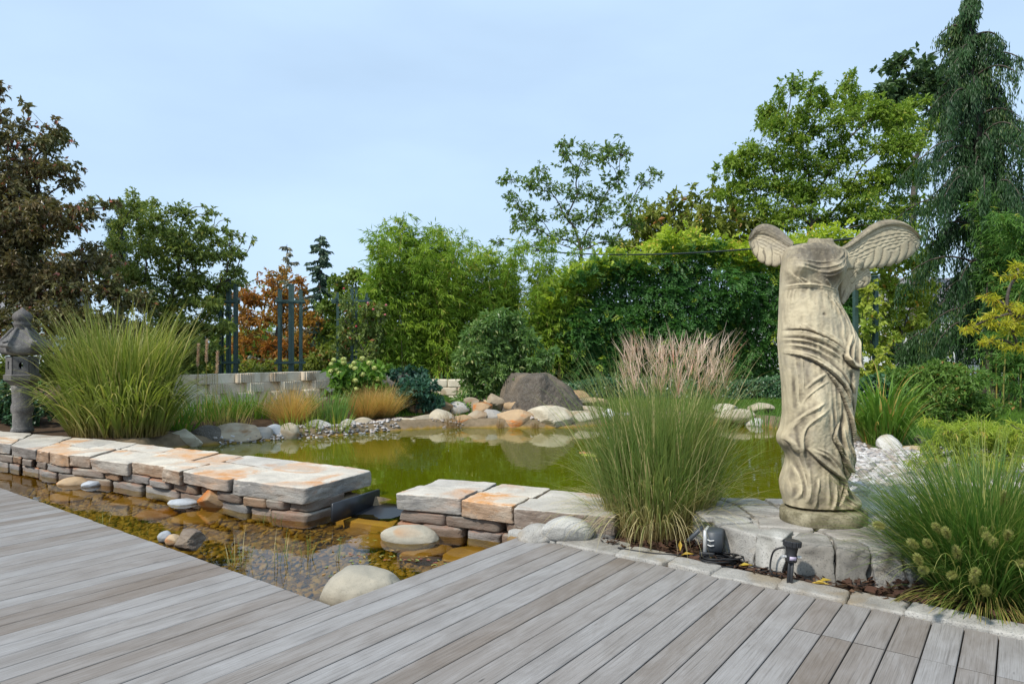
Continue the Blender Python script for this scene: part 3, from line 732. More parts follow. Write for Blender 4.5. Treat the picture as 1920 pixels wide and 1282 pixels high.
# ---- granite edging along the board ends, mulch bed
root = empty('granite_edging', (*deckpt(-1.5, RUN + .1), -0.1), 'row of rough granite edging stones along the right board ends', 'edging')
org = np.array([*deckpt(-1.5, RUN + .1), -0.1]); rr = random.Random(5); u = 0.12
while u > -5.5:
    w = rr.uniform(0.26, 0.55); a = RUN + 0.012; b = RUN + rr.uniform(0.19, 0.26)
    if u > -0.6: b += 0.14 * (u + 0.6) / 0.6 + 0.04
    quad_stone('edging_stone', [deckpt(u, a), deckpt(u - w + 0.002, a), deckpt(u - w + 0.002, b), deckpt(u, b)], -0.12, rr.uniform(0.006, 0.024), rr.randrange(999), M['granite'], root, org, 14, 12, 0.012)
    u -= w
M['mulch'] = rnd_mat('bark_mulch', [(0.045, 0.02, 0.012), (0.09, 0.045, 0.027), (0.03, 0.015, 0.01), (0.14, 0.08, 0.045), (0.06, 0.03, 0.02)], 0.9)
r_ = np.random.default_rng(12); n = 5200
uv_ = np.c_[r_.uniform(-5.0, -0.35, n), RUN + 0.2 + r_.uniform(0, 1.0, n)]
pts = C0 + uv_[:, :1] * BP + uv_[:, 1:] * BD; zz = ground_z(pts) + 0.022 + r_.uniform(0, 0.03, n)
a = r_.uniform(0, 6.28, n); L = r_.uniform(0.02, 0.07, n); Wd = L * r_.uniform(0.2, 0.5, n)
dv = np.stack([np.cos(a), np.sin(a), r_.normal(0, .25, n)], 1); pv = np.stack([-np.sin(a), np.cos(a), r_.normal(0, .4, n)], 1)
ctr = np.c_[pts, zz]
V = np.stack([ctr - dv * L[:, None] / 2 - pv * Wd[:, None] / 2, ctr + dv * L[:, None] / 2 - pv * Wd[:, None] / 2, ctr + dv * L[:, None] / 2 + pv * Wd[:, None] / 2, ctr - dv * L[:, None] / 2 + pv * Wd[:, None] / 2], 1).reshape(-1, 3)
tag(mesh('bark_mulch', V, [np.arange(n * 4).reshape(-1, 4)], M['mulch'], attrs={'rnd': np.repeat(r_.random(n), 4)}, smooth=False), 'reddish brown bark mulch around plume grass and plinth', 'mulch', kind='stuff')

# ------------------------------------------------------------------ plinth
PLZ = 0.24
pl_top = Pz([(1331, 962), (1352, 978), (1390, 992), (1440, 1002), (1497, 1013), (1567, 1019), (1640, 1023), (1720, 1024), (1800, 1012), (1850, 985)], PLZ)
pl_back = np.array([[3.1, 5.0], [2.9, 5.5], [2.2, 5.62], [1.6, 5.62], [1.3, 5.5], [1.38, 5.1]])
org = np.array([2.2, 4.9, -0.1]); root = empty('statue_plinth', org, 'round granite block plinth carrying the winged statue', 'plinth')
cen = np.array([2.25, 4.95]); rr = random.Random(8)
Lp = np.r_[0, np.cumsum(np.linalg.norm(np.diff(pl_top, axis=0), axis=1))]
t = 0; idx = 0; cutlist = [0]
while t < Lp[-1] - 0.1: t += rr.uniform(0.19, 0.34); cutlist.append(min(t, Lp[-1]))
for a, b in zip(cutlist[:-1], cutlist[1:]):
    f, _ = resample(pl_top, np.array([a, b]) / Lp[-1]); e = (f[1] - f[0]) / max(np.linalg.norm(f[1] - f[0]), 1e-6) * 0.006
    inn = f + nrmz(cen - f) * 0.26
    quad_stone('granite_block', [f[0] + e, f[1] - e, inn[1] - e, inn[0] + e], -0.12, PLZ - rr.uniform(0.0, 0.025), rr.randrange(999), M['granite' if rr.random() < 0.6 else 'granite_dark'], root, org, 24, 22, 0.014, 0.022, 0.006, 2.2)
# left flank blocks
fl = np.vstack([pl_top[:1], [[1.44, 5.25], [1.36, 5.60]]])
for a, b in zip(fl[:-1], fl[1:]):
    quad_stone('granite_block', [b, a, a + [0.3, 0.05], b + [0.3, 0.05]], -0.12, PLZ - 0.01, rr.randrange(999), M['granite_dark'], root, org, 14, 13, 0.009, 0.012, 0.002)
# paved top of flat stones with pale joints
import bmesh
inner = np.array([f + nrmz((cen - f)[None])[0] * 0.2 for f in pl_top]); outl = np.vstack([inner, pl_back[1:] ])
bm = bmesh.new(); bm.faces.new([bm.verts.new((x - org[0], y - org[1], PLZ - 0.035 - org[2])) for x, y in outl]); bmesh.ops.triangulate(bm, faces=bm.faces[:])
bmesh.ops.recalc_face_normals(bm, faces=bm.faces[:])
r0 = bmesh.ops.extrude_face_region(bm, geom=bm.faces[:]); bmesh.ops.translate(bm, verts=[v for v in r0['geom'] if isinstance(v, bmesh.types.BMVert)], vec=(0, 0, -0.3))
bmesh.ops.recalc_face_normals(bm, faces=bm.faces[:])
me = bpy.data.meshes.new('mortar_bed'); bm.to_mesh(me); bm.free()
M['mortar'] = stone_mat('pale_mortar', (0.50, 0.48, 0.44), (0.36, 0.34, 0.31), (0.30, 0.27, 0.22), 8, objrand=0.0)
me.materials.append(M['mortar']); link(bpy.data.objects.new('mortar_bed', me), root)
M['paving'] = stone_mat('worn_paving_stone', (0.37, 0.34, 0.30), (0.22, 0.20, 0.18), (0.55, 0.52, 0.47), 4, strat=(1, 2.5, 1), bump=0.9, grain=60, spotamt=0.5, spot=(0.11, 0.10, 0.09), objrand=0.18)
r_ = np.random.default_rng(4)
gx_ = np.arange(1.35, 3.2, 0.36); gy_ = np.arange(4.3, 5.75, 0.33)
jit = r_.uniform(-0.07, 0.07, (len(gx_), len(gy_), 2))
for ii in range(len(gx_) - 1):
    for jj in range(len(gy_) - 1):
        qd = np.array([[gx_[a_], gy_[b_]] + jit[a_, b_] for a_, b_ in ((ii, jj), (ii + 1, jj), (ii + 1, jj + 1), (ii, jj + 1))]); cc_ = qd.mean(0)
        if sdist(cc_[None], outl)[0] > 0.04:
            quad_stone('paving_stone', cc_ + (qd - cc_) * 0.93, PLZ - 0.05, PLZ - 0.004 + r_.uniform(-.004, .004), int(r_.integers(999)), M['paving'], root, org, 8, 12, 0.006, 0.03, 0.0)
# streaked ledge slab behind the plinth
Qs = np.array([[2.55, 5.45], [4.1, 5.3], [4.3, 5.9], [2.5, 5.95]])
o = quad_stone('ledge_slab', Qs, 0.02, 0.215, 61, M['granite_dark'], None, (3, 5.6, 0.0), 24, 8, 0.02); o.location = (3, 5.6, 0)
tag(o, 'long grey streaked rock ledge between plinth and pebble bed', 'slab')
R_(1676, 846, 0.13, (0.42, 0.34, 0.26), 'white', 91, 'pale rounded boulder at the foot of the daylily clump', name='boulder', ang=0.7, n=24, sink=0.1)
R_(1740, 850, 0.13, (0.6, 0.4, 0.13), 'ochre', 92, 'flat buff rock right of the pale rounded boulder', ang=0.8, sink=0.1)
R_(1728, 834, 0.13, (0.24, 0.2, 0.16), 'dark', 93, 'small dark rock behind the flat buff rock', ang=0.8, sink=0.1)

# ------------------------------------------------------------------ statue (winged, headless, on a round base)
SY = 4.85; SPX = SY / F                      # metres per photo pixel at the statue
def sx_(px): return (px - CX) * SPX
def sz_(py): return H - (py - CY) * SPX
def z1(l): return [(1360 + a / 3.77, 380 + b / 3.77) for a, b in l]
def z2(l): return [(1380 + a / 3.206, 620 + b / 3.206) for a, b in l]
prof = np.array([(459, 1497, 1546), (461, 1484, 1560), (465, 1471, 1574), (471, 1465.5, 1585), (477, 1463.5, 1589), (482, 1462, 1589), (487, 1461.5, 1588), (513, 1460, 1584), (528, 1460, 1577), (541, 1460, 1569), (566, 1459.5, 1574), (592, 1459, 1586), (619, 1457.5, 1600),
                 (632, 1456, 1606), (645, 1456, 1608), (672, 1457.5, 1611), (686, 1459, 1611), (692, 1460, 1607), (714, 1462.5, 1605), (745, 1466, 1602), (776, 1467, 1600), (800, 1464, 1599), (818, 1456, 1596), (832, 1458, 1597), (842, 1468, 1601), (856, 1474, 1603), (870, 1474, 1601), (888, 1468, 1594), (902, 1464, 1588), (912, 1463, 1591), (922, 1464, 1602), (934, 1468, 1615), (945, 1470, 1617)], float)
dep = np.array([(459, .06), (462, .085), (470, .115), (487, .145), (505, .165), (525, .155), (541, .14), (575, .145), (610, .165), (650, .20), (690, .205), (760, .20), (820, .215), (880, .20), (945, .19)], float)
NJ, NI = 430, 320
yy = np.concatenate([np.linspace(459, 470, 40)[:-1], np.linspace(470, 945, NJ - 39)])
Lx, Rx, Dp = np.interp(yy, prof[:, 0], prof[:, 1]), np.interp(yy, prof[:, 0], prof[:, 2]), np.interp(yy, dep[:, 0], dep[:, 1])
def sm(a, k=5):
    p = np.pad(a, k, mode='edge'); return np.convolve(p, np.ones(2 * k + 1) / (2 * k + 1), 'valid')
Lx, Rx, Dp = sm(Lx), sm(Rx), sm(Dp, 9)
# relief map over the front, one cell per photo pixel
rx0, rx1, ry0, ry1 = 1440, 1630, 440, 960
RW, RH = rx1 - rx0, ry1 - ry0
mx, my = np.meshgrid(np.arange(RW) + rx0 + .5, np.arange(RH) + ry0 + .5); mp = np.c_[mx.ravel(), my.ravel()]
D = np.zeros(len(mp))
def smooth_line(pl, n=40):
    pl = np.array(pl, float)
    for _ in range(2):
        if len(pl) > 2:
            a = pl[:-1] * .75 + pl[1:] * .25; b = pl[:-1] * .25 + pl[1:] * .75
            pl = np.vstack([pl[:1], np.stack([a, b], 1).reshape(-1, 2)[1:-1], pl[-1:]])
    return pl
def dline(pl):
    d = np.full(len(mp), 1e9); s = np.zeros(len(mp)); tt_ = np.zeros(len(mp)); n = len(pl) - 1
    for i_ in range(n):
        a, b = pl[i_], pl[i_ + 1]; e = b - a; l2 = max(e @ e, 1e-9)
        t = np.clip(((mp - a) @ e) / l2, 0, 1); v = mp - a - t[:, None] * e; dd = np.hypot(v[:, 0], v[:, 1])
        m_ = dd < d; d = np.where(m_, dd, d); s = np.where(m_, np.sign(e[0] * v[:, 1] - e[1] * v[:, 0]), s); tt_ = np.where(m_, (i_ + t) / n, tt_)
    return d, s, tt_
def taper(t): return np.clip(np.minimum(t, 1 - t) / 0.15, 0, 1) ** 0.6
RW_, RH_ = 1.35, 1.2
RG = np.zeros(len(mp))
def ridge(pl, w=3.0, h=0.012):
    """rounded cloth fold; neighbouring folds meet in a sharp valley"""
    global RG
    w *= RW_; h *= RH_; hv_ = .72 + .55 * vnoise(np.c_[mp * .05, mp[:, :1] * 0 + len(pl)], int(pl[0][0]) % 97)
    d, s, t = dline(smooth_line(pl)); w = w * (.8 + .4 * vnoise(np.c_[mp * .04, mp[:, :1] * 0 + 3], int(pl[0][1]) % 89))
    RG = np.maximum(RG, h * hv_ * taper(t) * (1 - np.clip(d / w, 0, 1) ** 1.6) ** 1.1)
def valley(pl, w=2.5, h=0.012): 
    global D
    d, s, t = dline(smooth_line(pl)); D = D - h * taper(t) * np.exp(-(d / w) ** 2)
def step(pl, side=1, w=9.0, h=0.018):
    h *= 1.3
    """overlapping cloth edge: raised on one side of the line, undercut on the other"""
    global D
    d, s, t = dline(smooth_line(pl)); q_ = s * side
    D = D + h * taper(t) * np.where(q_ > 0, np.exp(-(d / w) ** 2), -0.75 * np.exp(-(d / (w * .35)) ** 2))
def blob(cx_, cy_, rx_, ry_, h):
    global D
    q_ = ((mp[:, 0] - cx_) / rx_) ** 2 + ((mp[:, 1] - cy_) / ry_) ** 2; D = D + h * np.exp(-q_)
blob(1481, 505, 15, 16, .055); blob(1549, 508, 15, 16, .055); blob(1516, 500, 10, 22, -.012)
blob(1515, 590, 40, 36, .03); blob(1524, 592, 3, 3, -.012); blob(1500, 470, 40, 12, .006)
for l in ([(400, 440), (500, 455), (620, 485), (720, 455), (815, 385)], [(405, 415), (520, 432), (620, 445), (720, 425), (790, 360)], [(430, 470), (540, 490), (640, 520), (740, 480), (830, 400)], [(560, 500), (640, 545), (720, 520), (800, 440)]):
    ridge(z1(l), 2.2, .011)
for l in ([(830, 330), (820, 440), (795, 560)], [(858, 345), (850, 460), (832, 555)], [(805, 350), (785, 430), (770, 490)]): ridge(z1(l), 2.2, .014)
for l in ([(395, 470), (430, 540), (480, 592)], [(420, 520), (460, 560), (510, 592)], [(470, 545), (520, 575), (560, 598)], [(560, 555), (600, 580), (640, 605)], [(640, 560), (670, 590), (690, 612)], [(740, 560), (720, 590), (700, 620)], [(770, 570), (750, 600), (730, 625)], [(385, 540), (390, 570), (395, 590)]): ridge(z1(l), 1.8, .009)
ridge(z1([(372, 602), (470, 590), (600, 598), (700, 618), (805, 645)]), 2.6, .022)
ridge(z1([(372, 615), (470, 604), (600, 612), (700, 632), (805, 658)]), 1.8, .010)
for l in ([(660, 650), (740, 720), (800, 830), (810, 930), (760, 1010)], [(700, 650), (770, 720), (835, 840), (840, 940), (780, 1020)], [(690, 690), (740, 790), (760, 880), (740, 960)], [(790, 670), (850, 790), (895, 890), (915, 1000), (890, 1080)], [(640, 650), (690, 700), (720, 760)], [(760, 650), (815, 740), (870, 860), (880, 960)]): ridge(z1(l), 2.6, .012)
for l in ([(388, 625), (384, 760), (378, 890)], [(405, 625), (396, 740), (388, 850)], [(425, 622), (412, 700), (405, 780)], [(445, 620), (436, 670), (430, 720)]): ridge(z1(l), 1.8, .008)
for l in ([(480, 860), (560, 920), (640, 970), (700, 1010)], [(560, 900), (640, 950), (720, 1000)], [(600, 900), (680, 950), (735, 1000)]): ridge(z1(l), 1.8, .007)
# sash
step(z1([(360, 910), (480, 905), (580, 945), (660, 985), (745, 1045)]), 1, 7, .026)
for l in ([(360, 935), (500, 940), (620, 990), (740, 1075)], [(358, 965), (490, 975), (620, 1030), (730, 1110)], [(360, 1000), (480, 1012), (610, 1070), (720, 1150), (800, 1260)], [(365, 1040), (480, 1055), (600, 1115), (700, 1200), (765, 1290)]): ridge(z1(l), 3.0, .019)
step(z1([(368, 1060), (480, 1085), (580, 1140), (680, 1225), (750, 1300), (790, 1400)]), -1, 8, .024)
blob(1480, 650, 26, 18, .012)
# gathered drape on the hip
blob(1588, 655, 16, 30, .022)
for l in ([(850, 850), (900, 930), (930, 1030), (945, 1140)], [(820, 930), (780, 1000), (748, 1085)], [(850, 940), (805, 1030), (800, 1130)], [(880, 950), (860, 1050), (858, 1150)], [(905, 960), (900, 1060), (902, 1150)], [(800, 960), (765, 1030), (752, 1100), (790, 1140)]): ridge(z1(l), 2.8, .018)
step(z1([(735, 1070), (750, 1110), (800, 1155), (860, 1168), (920, 1162), (960, 1145)]), -1, 8, .034)
# skirt
for l in ([(440, 190), (530, 290), (600, 400), (640, 500), (660, 620)], [(475, 200), (570, 300), (630, 420), (655, 520)], [(510, 190), (590, 280), (640, 380), (655, 450)], [(545, 200), (610, 280), (650, 370)]): ridge(z2(l), 3.2, .020)
step(z2([(410, 190), (500, 290), (560, 390), (600, 480), (640, 600), (660, 720)]), -1, 7, .016)
for l in ([(480, 300), (478, 420), (490, 560), (498, 650)], [(530, 330), (545, 430), (552, 520)], [(500, 310), (510, 420), (520, 530)], [(300, 160), (315, 300), (325, 460)], [(275, 170), (292, 330), (300, 470)], [(255, 160), (275, 300), (282, 430)], [(330, 155), (338, 260), (340, 370)], [(470, 290), (400, 335), (345, 395), (328, 470)], [(450, 250), (390, 290), (350, 340)]): ridge(z2(l), 2.4, .014)
blob(1508, 772, 20, 34, .05); blob(1507, 740, 26, 60, .02)
for l in ([(440, 415), (370, 460), (310, 540), (262, 640)], [(470, 450), (380, 510), (335, 600), (335, 690), (365, 790), (380, 870)], [(400, 440), (330, 500), (285, 590)]): ridge(z2(l), 3.0, .020)
step(z2([(252, 640), (280, 655), (300, 700), (330, 720)]), -1, 8, .022)
for l in ([(385, 690), (470, 725), (530, 790), (575, 860), (580, 930), (550, 1010)], [(410, 680), (480, 705), (545, 770), (590, 840)]): ridge(z2(l), 3.2, .022)
step(z2([(360, 690), (440, 770), (520, 830), (580, 870), (585, 940), (550, 1020)]), -1, 8, .028)
step(z2([(500, 590), (540, 690), (580, 740), (610, 810), (650, 840), (700, 825)]), -1, 8, .030)
step(z2([(545, 520), (500, 590), (500, 640), (560, 690), (590, 740)]), -1, 6, .018)
for l in ([(570, 450), (590, 580), (640, 700), (690, 790)], [(600, 450), (640, 580), (690, 700)], [(560, 540), (580, 640), (620, 740)]): ridge(z2(l), 2.8, .014)
for l in ([(590, 850), (630, 940), (690, 985), (760, 1040)], [(570, 900), (600, 980), (690, 1025)], [(480, 830), (486, 940), (490, 1050)], [(375, 800), (385, 900), (372, 1010)], [(300, 760), (330, 840), (345, 930), (320, 1000)], [(330, 740), (360, 850), (375, 960)], [(430, 860), (420, 960), (410, 1040)], [(530, 900), (530, 980), (510, 1050)], [(285, 800), (295, 900), (300, 980)]): ridge(z2(l), 3.0, .018)
blob(1500, 925, 16, 16, .02); blob(1590, 938, 16, 8, .03)
valley(z2([(610, 230), (620, 350), (650, 450), (680, 560), (690, 680)]), 5, .045)
valley(z2([(545, 420), (560, 520), (545, 600), (560, 660), (575, 760), (600, 860), (620, 930)]), 5, .03)
valley(z2([(640, 860), (660, 920), (690, 960)]), 4, .03)
D = D + RG
D2 = D.reshape(RH, RW)
D2 = D2 + 0.0035 * vnoise(np.c_[mp[:, :1] * .22, mp[:, 1:] * .05, mp[:, :1] * 0], 8).reshape(RH, RW) + 0.0016 * vnoise(np.c_[mp * 0.3, np.zeros(len(mp))], 5).reshape(RH, RW)
def samp(px, py):
    x = np.clip(px - rx0 - .5, 0, RW - 1.01); y = np.clip(py - ry0 - .5, 0, RH - 1.01); a = x.astype(int); b = y.astype(int); u = x - a; v = y - b
    return D2[b, a] * (1 - u) * (1 - v) + D2[b, a + 1] * u * (1 - v) + D2[b + 1, a] * (1 - u) * v + D2[b + 1, a + 1] * u * v
ph = np.linspace(0, 2 * np.pi, NI, endpoint=False)
cph, sph = np.cos(ph)[None], np.sin(ph)[None]
e_ = 0.86
cxp, hw = ((Lx + Rx) / 2)[:, None], ((Rx - Lx) / 2)[:, None]
PX = cxp + hw * .93 * np.sign(cph) * np.abs(cph) ** e_
PYm = np.repeat(yy[:, None], NI, 1)
DY = -Dp[:, None] * np.sign(sph) * np.abs(sph) ** e_      # sin>0 is the front (towards -Y)
front = np.clip(np.broadcast_to(sph, PX.shape) * 2.2, 0, 1)
dsp = samp(PX.ravel(), PYm.ravel()).reshape(PX.shape) * front
back = np.clip(-np.broadcast_to(sph, PX.shape) * 2.2, 0, 1)
dsp = dsp + back * (0.014 * np.sin(np.broadcast_to(ph[None] * 17, PX.shape) + 2 * np.sin(PYm * .03)) * np.clip((PYm - 540) / 60, 0, 1))
side = np.clip(1 - np.abs(np.broadcast_to(sph, PX.shape)) * 2.0, 0, 1) * np.clip((PYm - 545) / 40, 0, 1)
dsp = dsp + side * 0.004 * np.sin(PYm * 0.05 + np.broadcast_to(ph[None] * 26, PX.shape))
X = sx_(PX) + dsp * 0.35 * cph * (1 - front * .6); Y = DY - dsp * np.clip(sph * 1.6, -1, 1); Z = sz_(PYm)
# torso leans back a touch, left leg forward
lean = np.interp(yy, [450, 560, 700, 945], [-.03, .0, -.02, .02])[:, None]
Y = Y + lean
SV = np.stack([X, Y, Z], -1).reshape(-1, 3)
i = (np.arange(NJ - 1)[:, None] * NI + np.arange(NI)[None]); i2 = (np.arange(NJ - 1)[:, None] * NI + (np.arange(NI) + 1)[None] % NI)
sq = np.stack([i, i + NI, i2 + NI, i2], -1).reshape(-1, 4)
org = np.array([sx_(1540), 0.0, sz_(980)])
capv = np.vstack([SV, [SV[:NI].mean(0) + [0, 0, .004]], [SV[-NI:].mean(0)]]); n0 = len(SV)
tri = np.array([[n0, j, (j + 1) % NI] for j in range(NI)] + [[n0 + 1, (NJ - 1) * NI + (j + 1) % NI, (NJ - 1) * NI + j] for j in range(NI)])
# weathering: dark lichen on the upper chest and hems (its own stain pattern), cream stone elsewhere
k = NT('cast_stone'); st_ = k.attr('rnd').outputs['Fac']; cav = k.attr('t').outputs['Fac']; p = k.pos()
n1 = k.noise(p, 7, 6, 0.65, .4); n2 = k.noise(p, 45, 5, .7); n3 = k.noise(k.map(p, (1, 1, .35)), 14, 5, .6)
col = k.mix(k.rng(n1, .35, .65), (0.58, 0.50, 0.34), (0.47, 0.395, 0.26))
col = k.mix(k.rng(n3, .48, .66, 0, .6), col, (0.33, 0.275, 0.19))
amt = k.n('Math', {'operation': 'MULTIPLY'}, i0=st_, i1=k.rng(n2, .32, .60, .55, 1.3)).outputs[0]
col = k.mix(k.n('Math', {'operation': 'MINIMUM'}, i0=amt, i1=0.85).outputs[0], col, (0.085, 0.072, 0.056))
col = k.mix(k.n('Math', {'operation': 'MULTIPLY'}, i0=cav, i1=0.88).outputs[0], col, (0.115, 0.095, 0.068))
col = k.mix(k.n('Math', {'operation': 'MULTIPLY'}, i0=k.rng(k.noise(p, 3.2, 6, .7), .50, .66), i1=.5).outputs[0], col, (0.25, 0.23, 0.195))
col = k.mix(k.rng(k.noise(p, 90, 2), .70, .74, 0, .7), col, (0.06, 0.055, 0.05))
M['statue'] = k.fin(k.pbr(col, .82, k.bump(n2, .35, .006), .25))
def stain(px, py):
    a = np.exp(-((px - 1520) / 46) ** 2 - ((py - 478) / 24) ** 2) * 1.2 + np.exp(-((px - 1535) / 22) ** 2 - ((py - 523) / 12) ** 2) * .9
    a = a + .9 * np.exp(-((px - 1594) / 9) ** 2 - ((py - 862) / 20) ** 2) + .6 * np.exp(-((px - 1512) / 14) ** 2 - ((py - 925) / 18) ** 2) + .55 * np.exp(-((px - 1510) / 40) ** 2 - ((py - 855) / 14) ** 2) + .5 * np.exp(-((px - 1468) / 10) ** 2 - ((py - 835) / 14) ** 2) + .3 * np.exp(-((px - 1560) / 20) ** 2 - ((py - 870) / 30) ** 2)
    return np.clip(a, 0, 1)
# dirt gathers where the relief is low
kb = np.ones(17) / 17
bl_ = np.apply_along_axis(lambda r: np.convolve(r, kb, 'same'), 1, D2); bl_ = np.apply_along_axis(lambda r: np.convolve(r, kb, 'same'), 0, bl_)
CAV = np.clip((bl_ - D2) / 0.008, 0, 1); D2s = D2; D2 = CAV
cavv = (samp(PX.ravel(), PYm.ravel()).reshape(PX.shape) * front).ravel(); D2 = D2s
stv = stain(PX.ravel(), PYm.ravel())
blobs_ = 0
statue = empty('winged_statue', (org[0], SY, org[2]), 'headless winged draped stone statue on a round base', 'statue')
SO = org
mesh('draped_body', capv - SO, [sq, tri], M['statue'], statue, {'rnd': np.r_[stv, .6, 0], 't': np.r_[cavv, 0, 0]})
# broken neck stump
mb = MB(); nk = []
NN = 48; a = np.linspace(0, 2 * np.pi, NN, endpoint=False); jag = 0.006 * fbm(np.c_[np.cos(a) * 2, np.sin(a) * 2, a * 0], 3, 3)
for (py, w, dy) in ((468, 40, .095), (461, 28, .080), (456, 23.5, .072), (450, 21.5, .066)):
    nk.append(np.c_[sx_(1536) + w * SPX * np.cos(a), -dy * np.sin(a) - .02, np.full(NN, sz_(py)) + (jag * 1.5 - 0.004 * np.cos(a) if py < 455 else 0)])
nk.append(nk[-1] * [.8, .8, 1] + np.array([sx_(1536) * .2, -.004, -.006]))
V = np.concatenate(nk + [nk[-1].mean(0)[None]]); K = len(nk)
i = (np.arange(K - 1)[:, None] * NN + np.arange(NN)[None]); i2 = (np.arange(K - 1)[:, None] * NN + (np.arange(NN) + 1)[None] % NN)
mesh('neck_stump', V - SO, [np.stack([i, i2, i2 + NN, i + NN], -1).reshape(-1, 4), np.array([[(K - 1) * NN + j, (K - 1) * NN + (j + 1) % NN, K * NN] for j in range(NN)])], M['statue'], statue, {'rnd': np.full(len(V), .55), 't': np.zeros(len(V))})
# wings: a thick feathered blade between leading edge A and trailing edge B
def wing(name, A, B, back0, back1, feathers, rim=0.2, th=0.055, nS=110, nT=80, cover=5, seed=1, stainv=.25, scal=.02):
    A = smooth_line(A); B = smooth_line(B)
    S = np.linspace(0, 1, nS); a, _ = resample(A, S); b, _ = resample(B, S)
    T = np.linspace(0, 1, nT)
    s, t = np.meshgrid(S, T, indexing='ij')
    pxx = a[:, None, 0] * (1 - t) + b[:, None, 0] * t; pyy = a[:, None, 1] * (1 - t) + b[:, None, 1] * t
    # long feathers fan out beyond the coverts
    fx = s * feathers + 1.4 * t
    fr = np.abs((fx % 1) - .5) * 2
    lay = np.clip((t - .62 + .1 * np.sin(s * 19)) / .06, 0, 1)
    wv = vnoise(np.c_[s.ravel() * 7, t.ravel() * 5, s.ravel() * 0], seed).reshape(s.shape); fx = fx + .35 * wv; fr = np.abs((fx % 1) - .5) * 2
    rel = lay * (0.0048 * (1 - fr ** 2.2) - .003 + 0.0012 * np.sin((fx % 1) * 30 + t * 26))
    cr = t * cover * 2.4 + .5 * wv; row = np.floor(cr); cf = (s * feathers * 1.5 + .5 * (row % 2) + .3 * wv) % 1; cfr = np.abs(cf - .5) * 2; rf = cr - row
    rel = rel + (1 - lay) * (0.006 * np.sqrt(np.clip(1 - cfr ** 2, 0, 1)) * rf - .003)
    rm = np.clip(1 - t / rim, 0, 1) ** .7
    rel = rel * (1 - rm) + 0.03 * np.sin(np.clip(t / rim, 0, 1) * np.pi * .5 + np.pi / 2 * 0) * 0 + 0.022 * np.sqrt(np.clip(1 - (np.clip(t / rim, 0, 1.2) * 2 - .9) ** 2, 0, 1)) * (t < rim * .97)
    edge = np.sqrt(np.clip(1 - (2 * np.clip(t, 0, 1) - 1) ** 8, 0, 1)) * np.sqrt(np.clip(1 - np.clip((s - .8) / .2, 0, 1) ** 4, 0, 1))
    # scalloped trailing edge
    oy = scal * (1 - fr ** 2) * np.clip((t - .6) / .4, 0, 1)
    x = sx_(pxx + (b[:, None, 0] - a[:, None, 0]) * oy * 2.2); z = sz_(pyy + (b[:, None, 1] - a[:, None, 1]) * oy * 2.2)
    y0 = back0 + (back1 - back0) * s + .05 * t * s
    kf = 1 + y0 / SY; x = x * kf; z = H + (z - H) * kf
    Fv = np.stack([x, y0 - th / 2 * edge - rel * edge, z], -1).reshape(-1, 3); Bv = np.stack([x, y0 + th / 2 * edge + rel * .7 * edge, z], -1).reshape(-1, 3)
    n = nS * nT; i = (np.arange(nS - 1)[:, None] * nT + np.arange(nT - 1)[None]).ravel()
    q = np.stack([i, i + 1, i + nT + 1, i + nT], 1)
    bd = np.concatenate([np.arange(nT), np.arange(1, nS) * nT + nT - 1, (nS - 1) * nT + np.arange(nT - 2, -1, -1), np.arange(nS - 2, 0, -1) * nT])
    bn = np.roll(bd, -1)
    V = np.vstack([Fv, Bv]) - SO
    sd = np.clip(rm * stainv * 2.4 + .12 * vnoise(np.c_[pxx.ravel() * .08, pyy.ravel() * .08, s.ravel() * 0], seed).reshape(s.shape), 0, .8).ravel()
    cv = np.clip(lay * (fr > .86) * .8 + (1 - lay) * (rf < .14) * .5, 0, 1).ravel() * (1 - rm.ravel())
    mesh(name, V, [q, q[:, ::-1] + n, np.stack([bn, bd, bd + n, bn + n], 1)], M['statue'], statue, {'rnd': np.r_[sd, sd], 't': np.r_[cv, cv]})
wing('wing', z1([(470, 275), (440, 245), (400, 200), (340, 160), (270, 146), (215, 165), (183, 212), (172, 262)]), z1([(420, 420), (385, 445), (325, 443), (268, 425), (220, 388), (190, 335), (174, 290), (170, 268)]), .02, .16, 6, rim=.34, seed=2, stainv=.42)
wing('wing', z1([(790, 325), (850, 300), (950, 215), (1040, 147), (1120, 119), (1200, 119), (1265, 143), (1315, 185), (1352, 235), (1364, 262)]), z1([(840, 470), (940, 475), (1010, 461), (1110, 447), (1200, 428), (1270, 397), (1325, 358), (1358, 322), (1368, 285), (1367, 270)]), .02, .20, 9, rim=.17, seed=3, stainv=.30)
wing('lower_wing_feathers', z1([(800, 700), (835, 600), (870, 520), (920, 450), (980, 430), (1010, 470)]), z1([(822, 722), (850, 690), (890, 620), (955, 604), (1005, 585), (1025, 520)]), .07, .10, 6, rim=.06, seed=4, stainv=.1, th=.07, cover=3)
wing('lower_wing_feathers', z1([(800, 420), (800, 480), (800, 560), (795, 640), (800, 690)]), z1([(960, 420), (930, 500), (905, 560), (875, 630), (830, 715)]), .06, .08, 6, rim=.05, seed=5, stainv=.15, th=.08, cover=4)
mb = MB()
bp = [(0.001, -.10), (.285, -.10), (.297, -.085), (.297, -.012), (.288, 0.0), (.24, .006), (.001, .008)]
bm_ = []
for (r, z) in bp: bm_.append((r, z))
bx = sx_(1543)
mb.lathe(bm_, (bx - SO[0], 0.0, .108), 64, sx=1.0, sy=.86)
base = mb.build('round_base', None, statue)
k = NT('mossy_cast_stone'); p = k.pos(); n1 = k.noise(p, 9, 6, .65); n2 = k.noise(p, 60, 4, .6)
col = k.mix(k.rng(n1, .38, .62), (0.36, 0.32, 0.22), (0.16, 0.14, 0.085)); col = k.mix(k.rng(n2, .5, .68, 0, .6), col, (0.09, 0.08, 0.055))
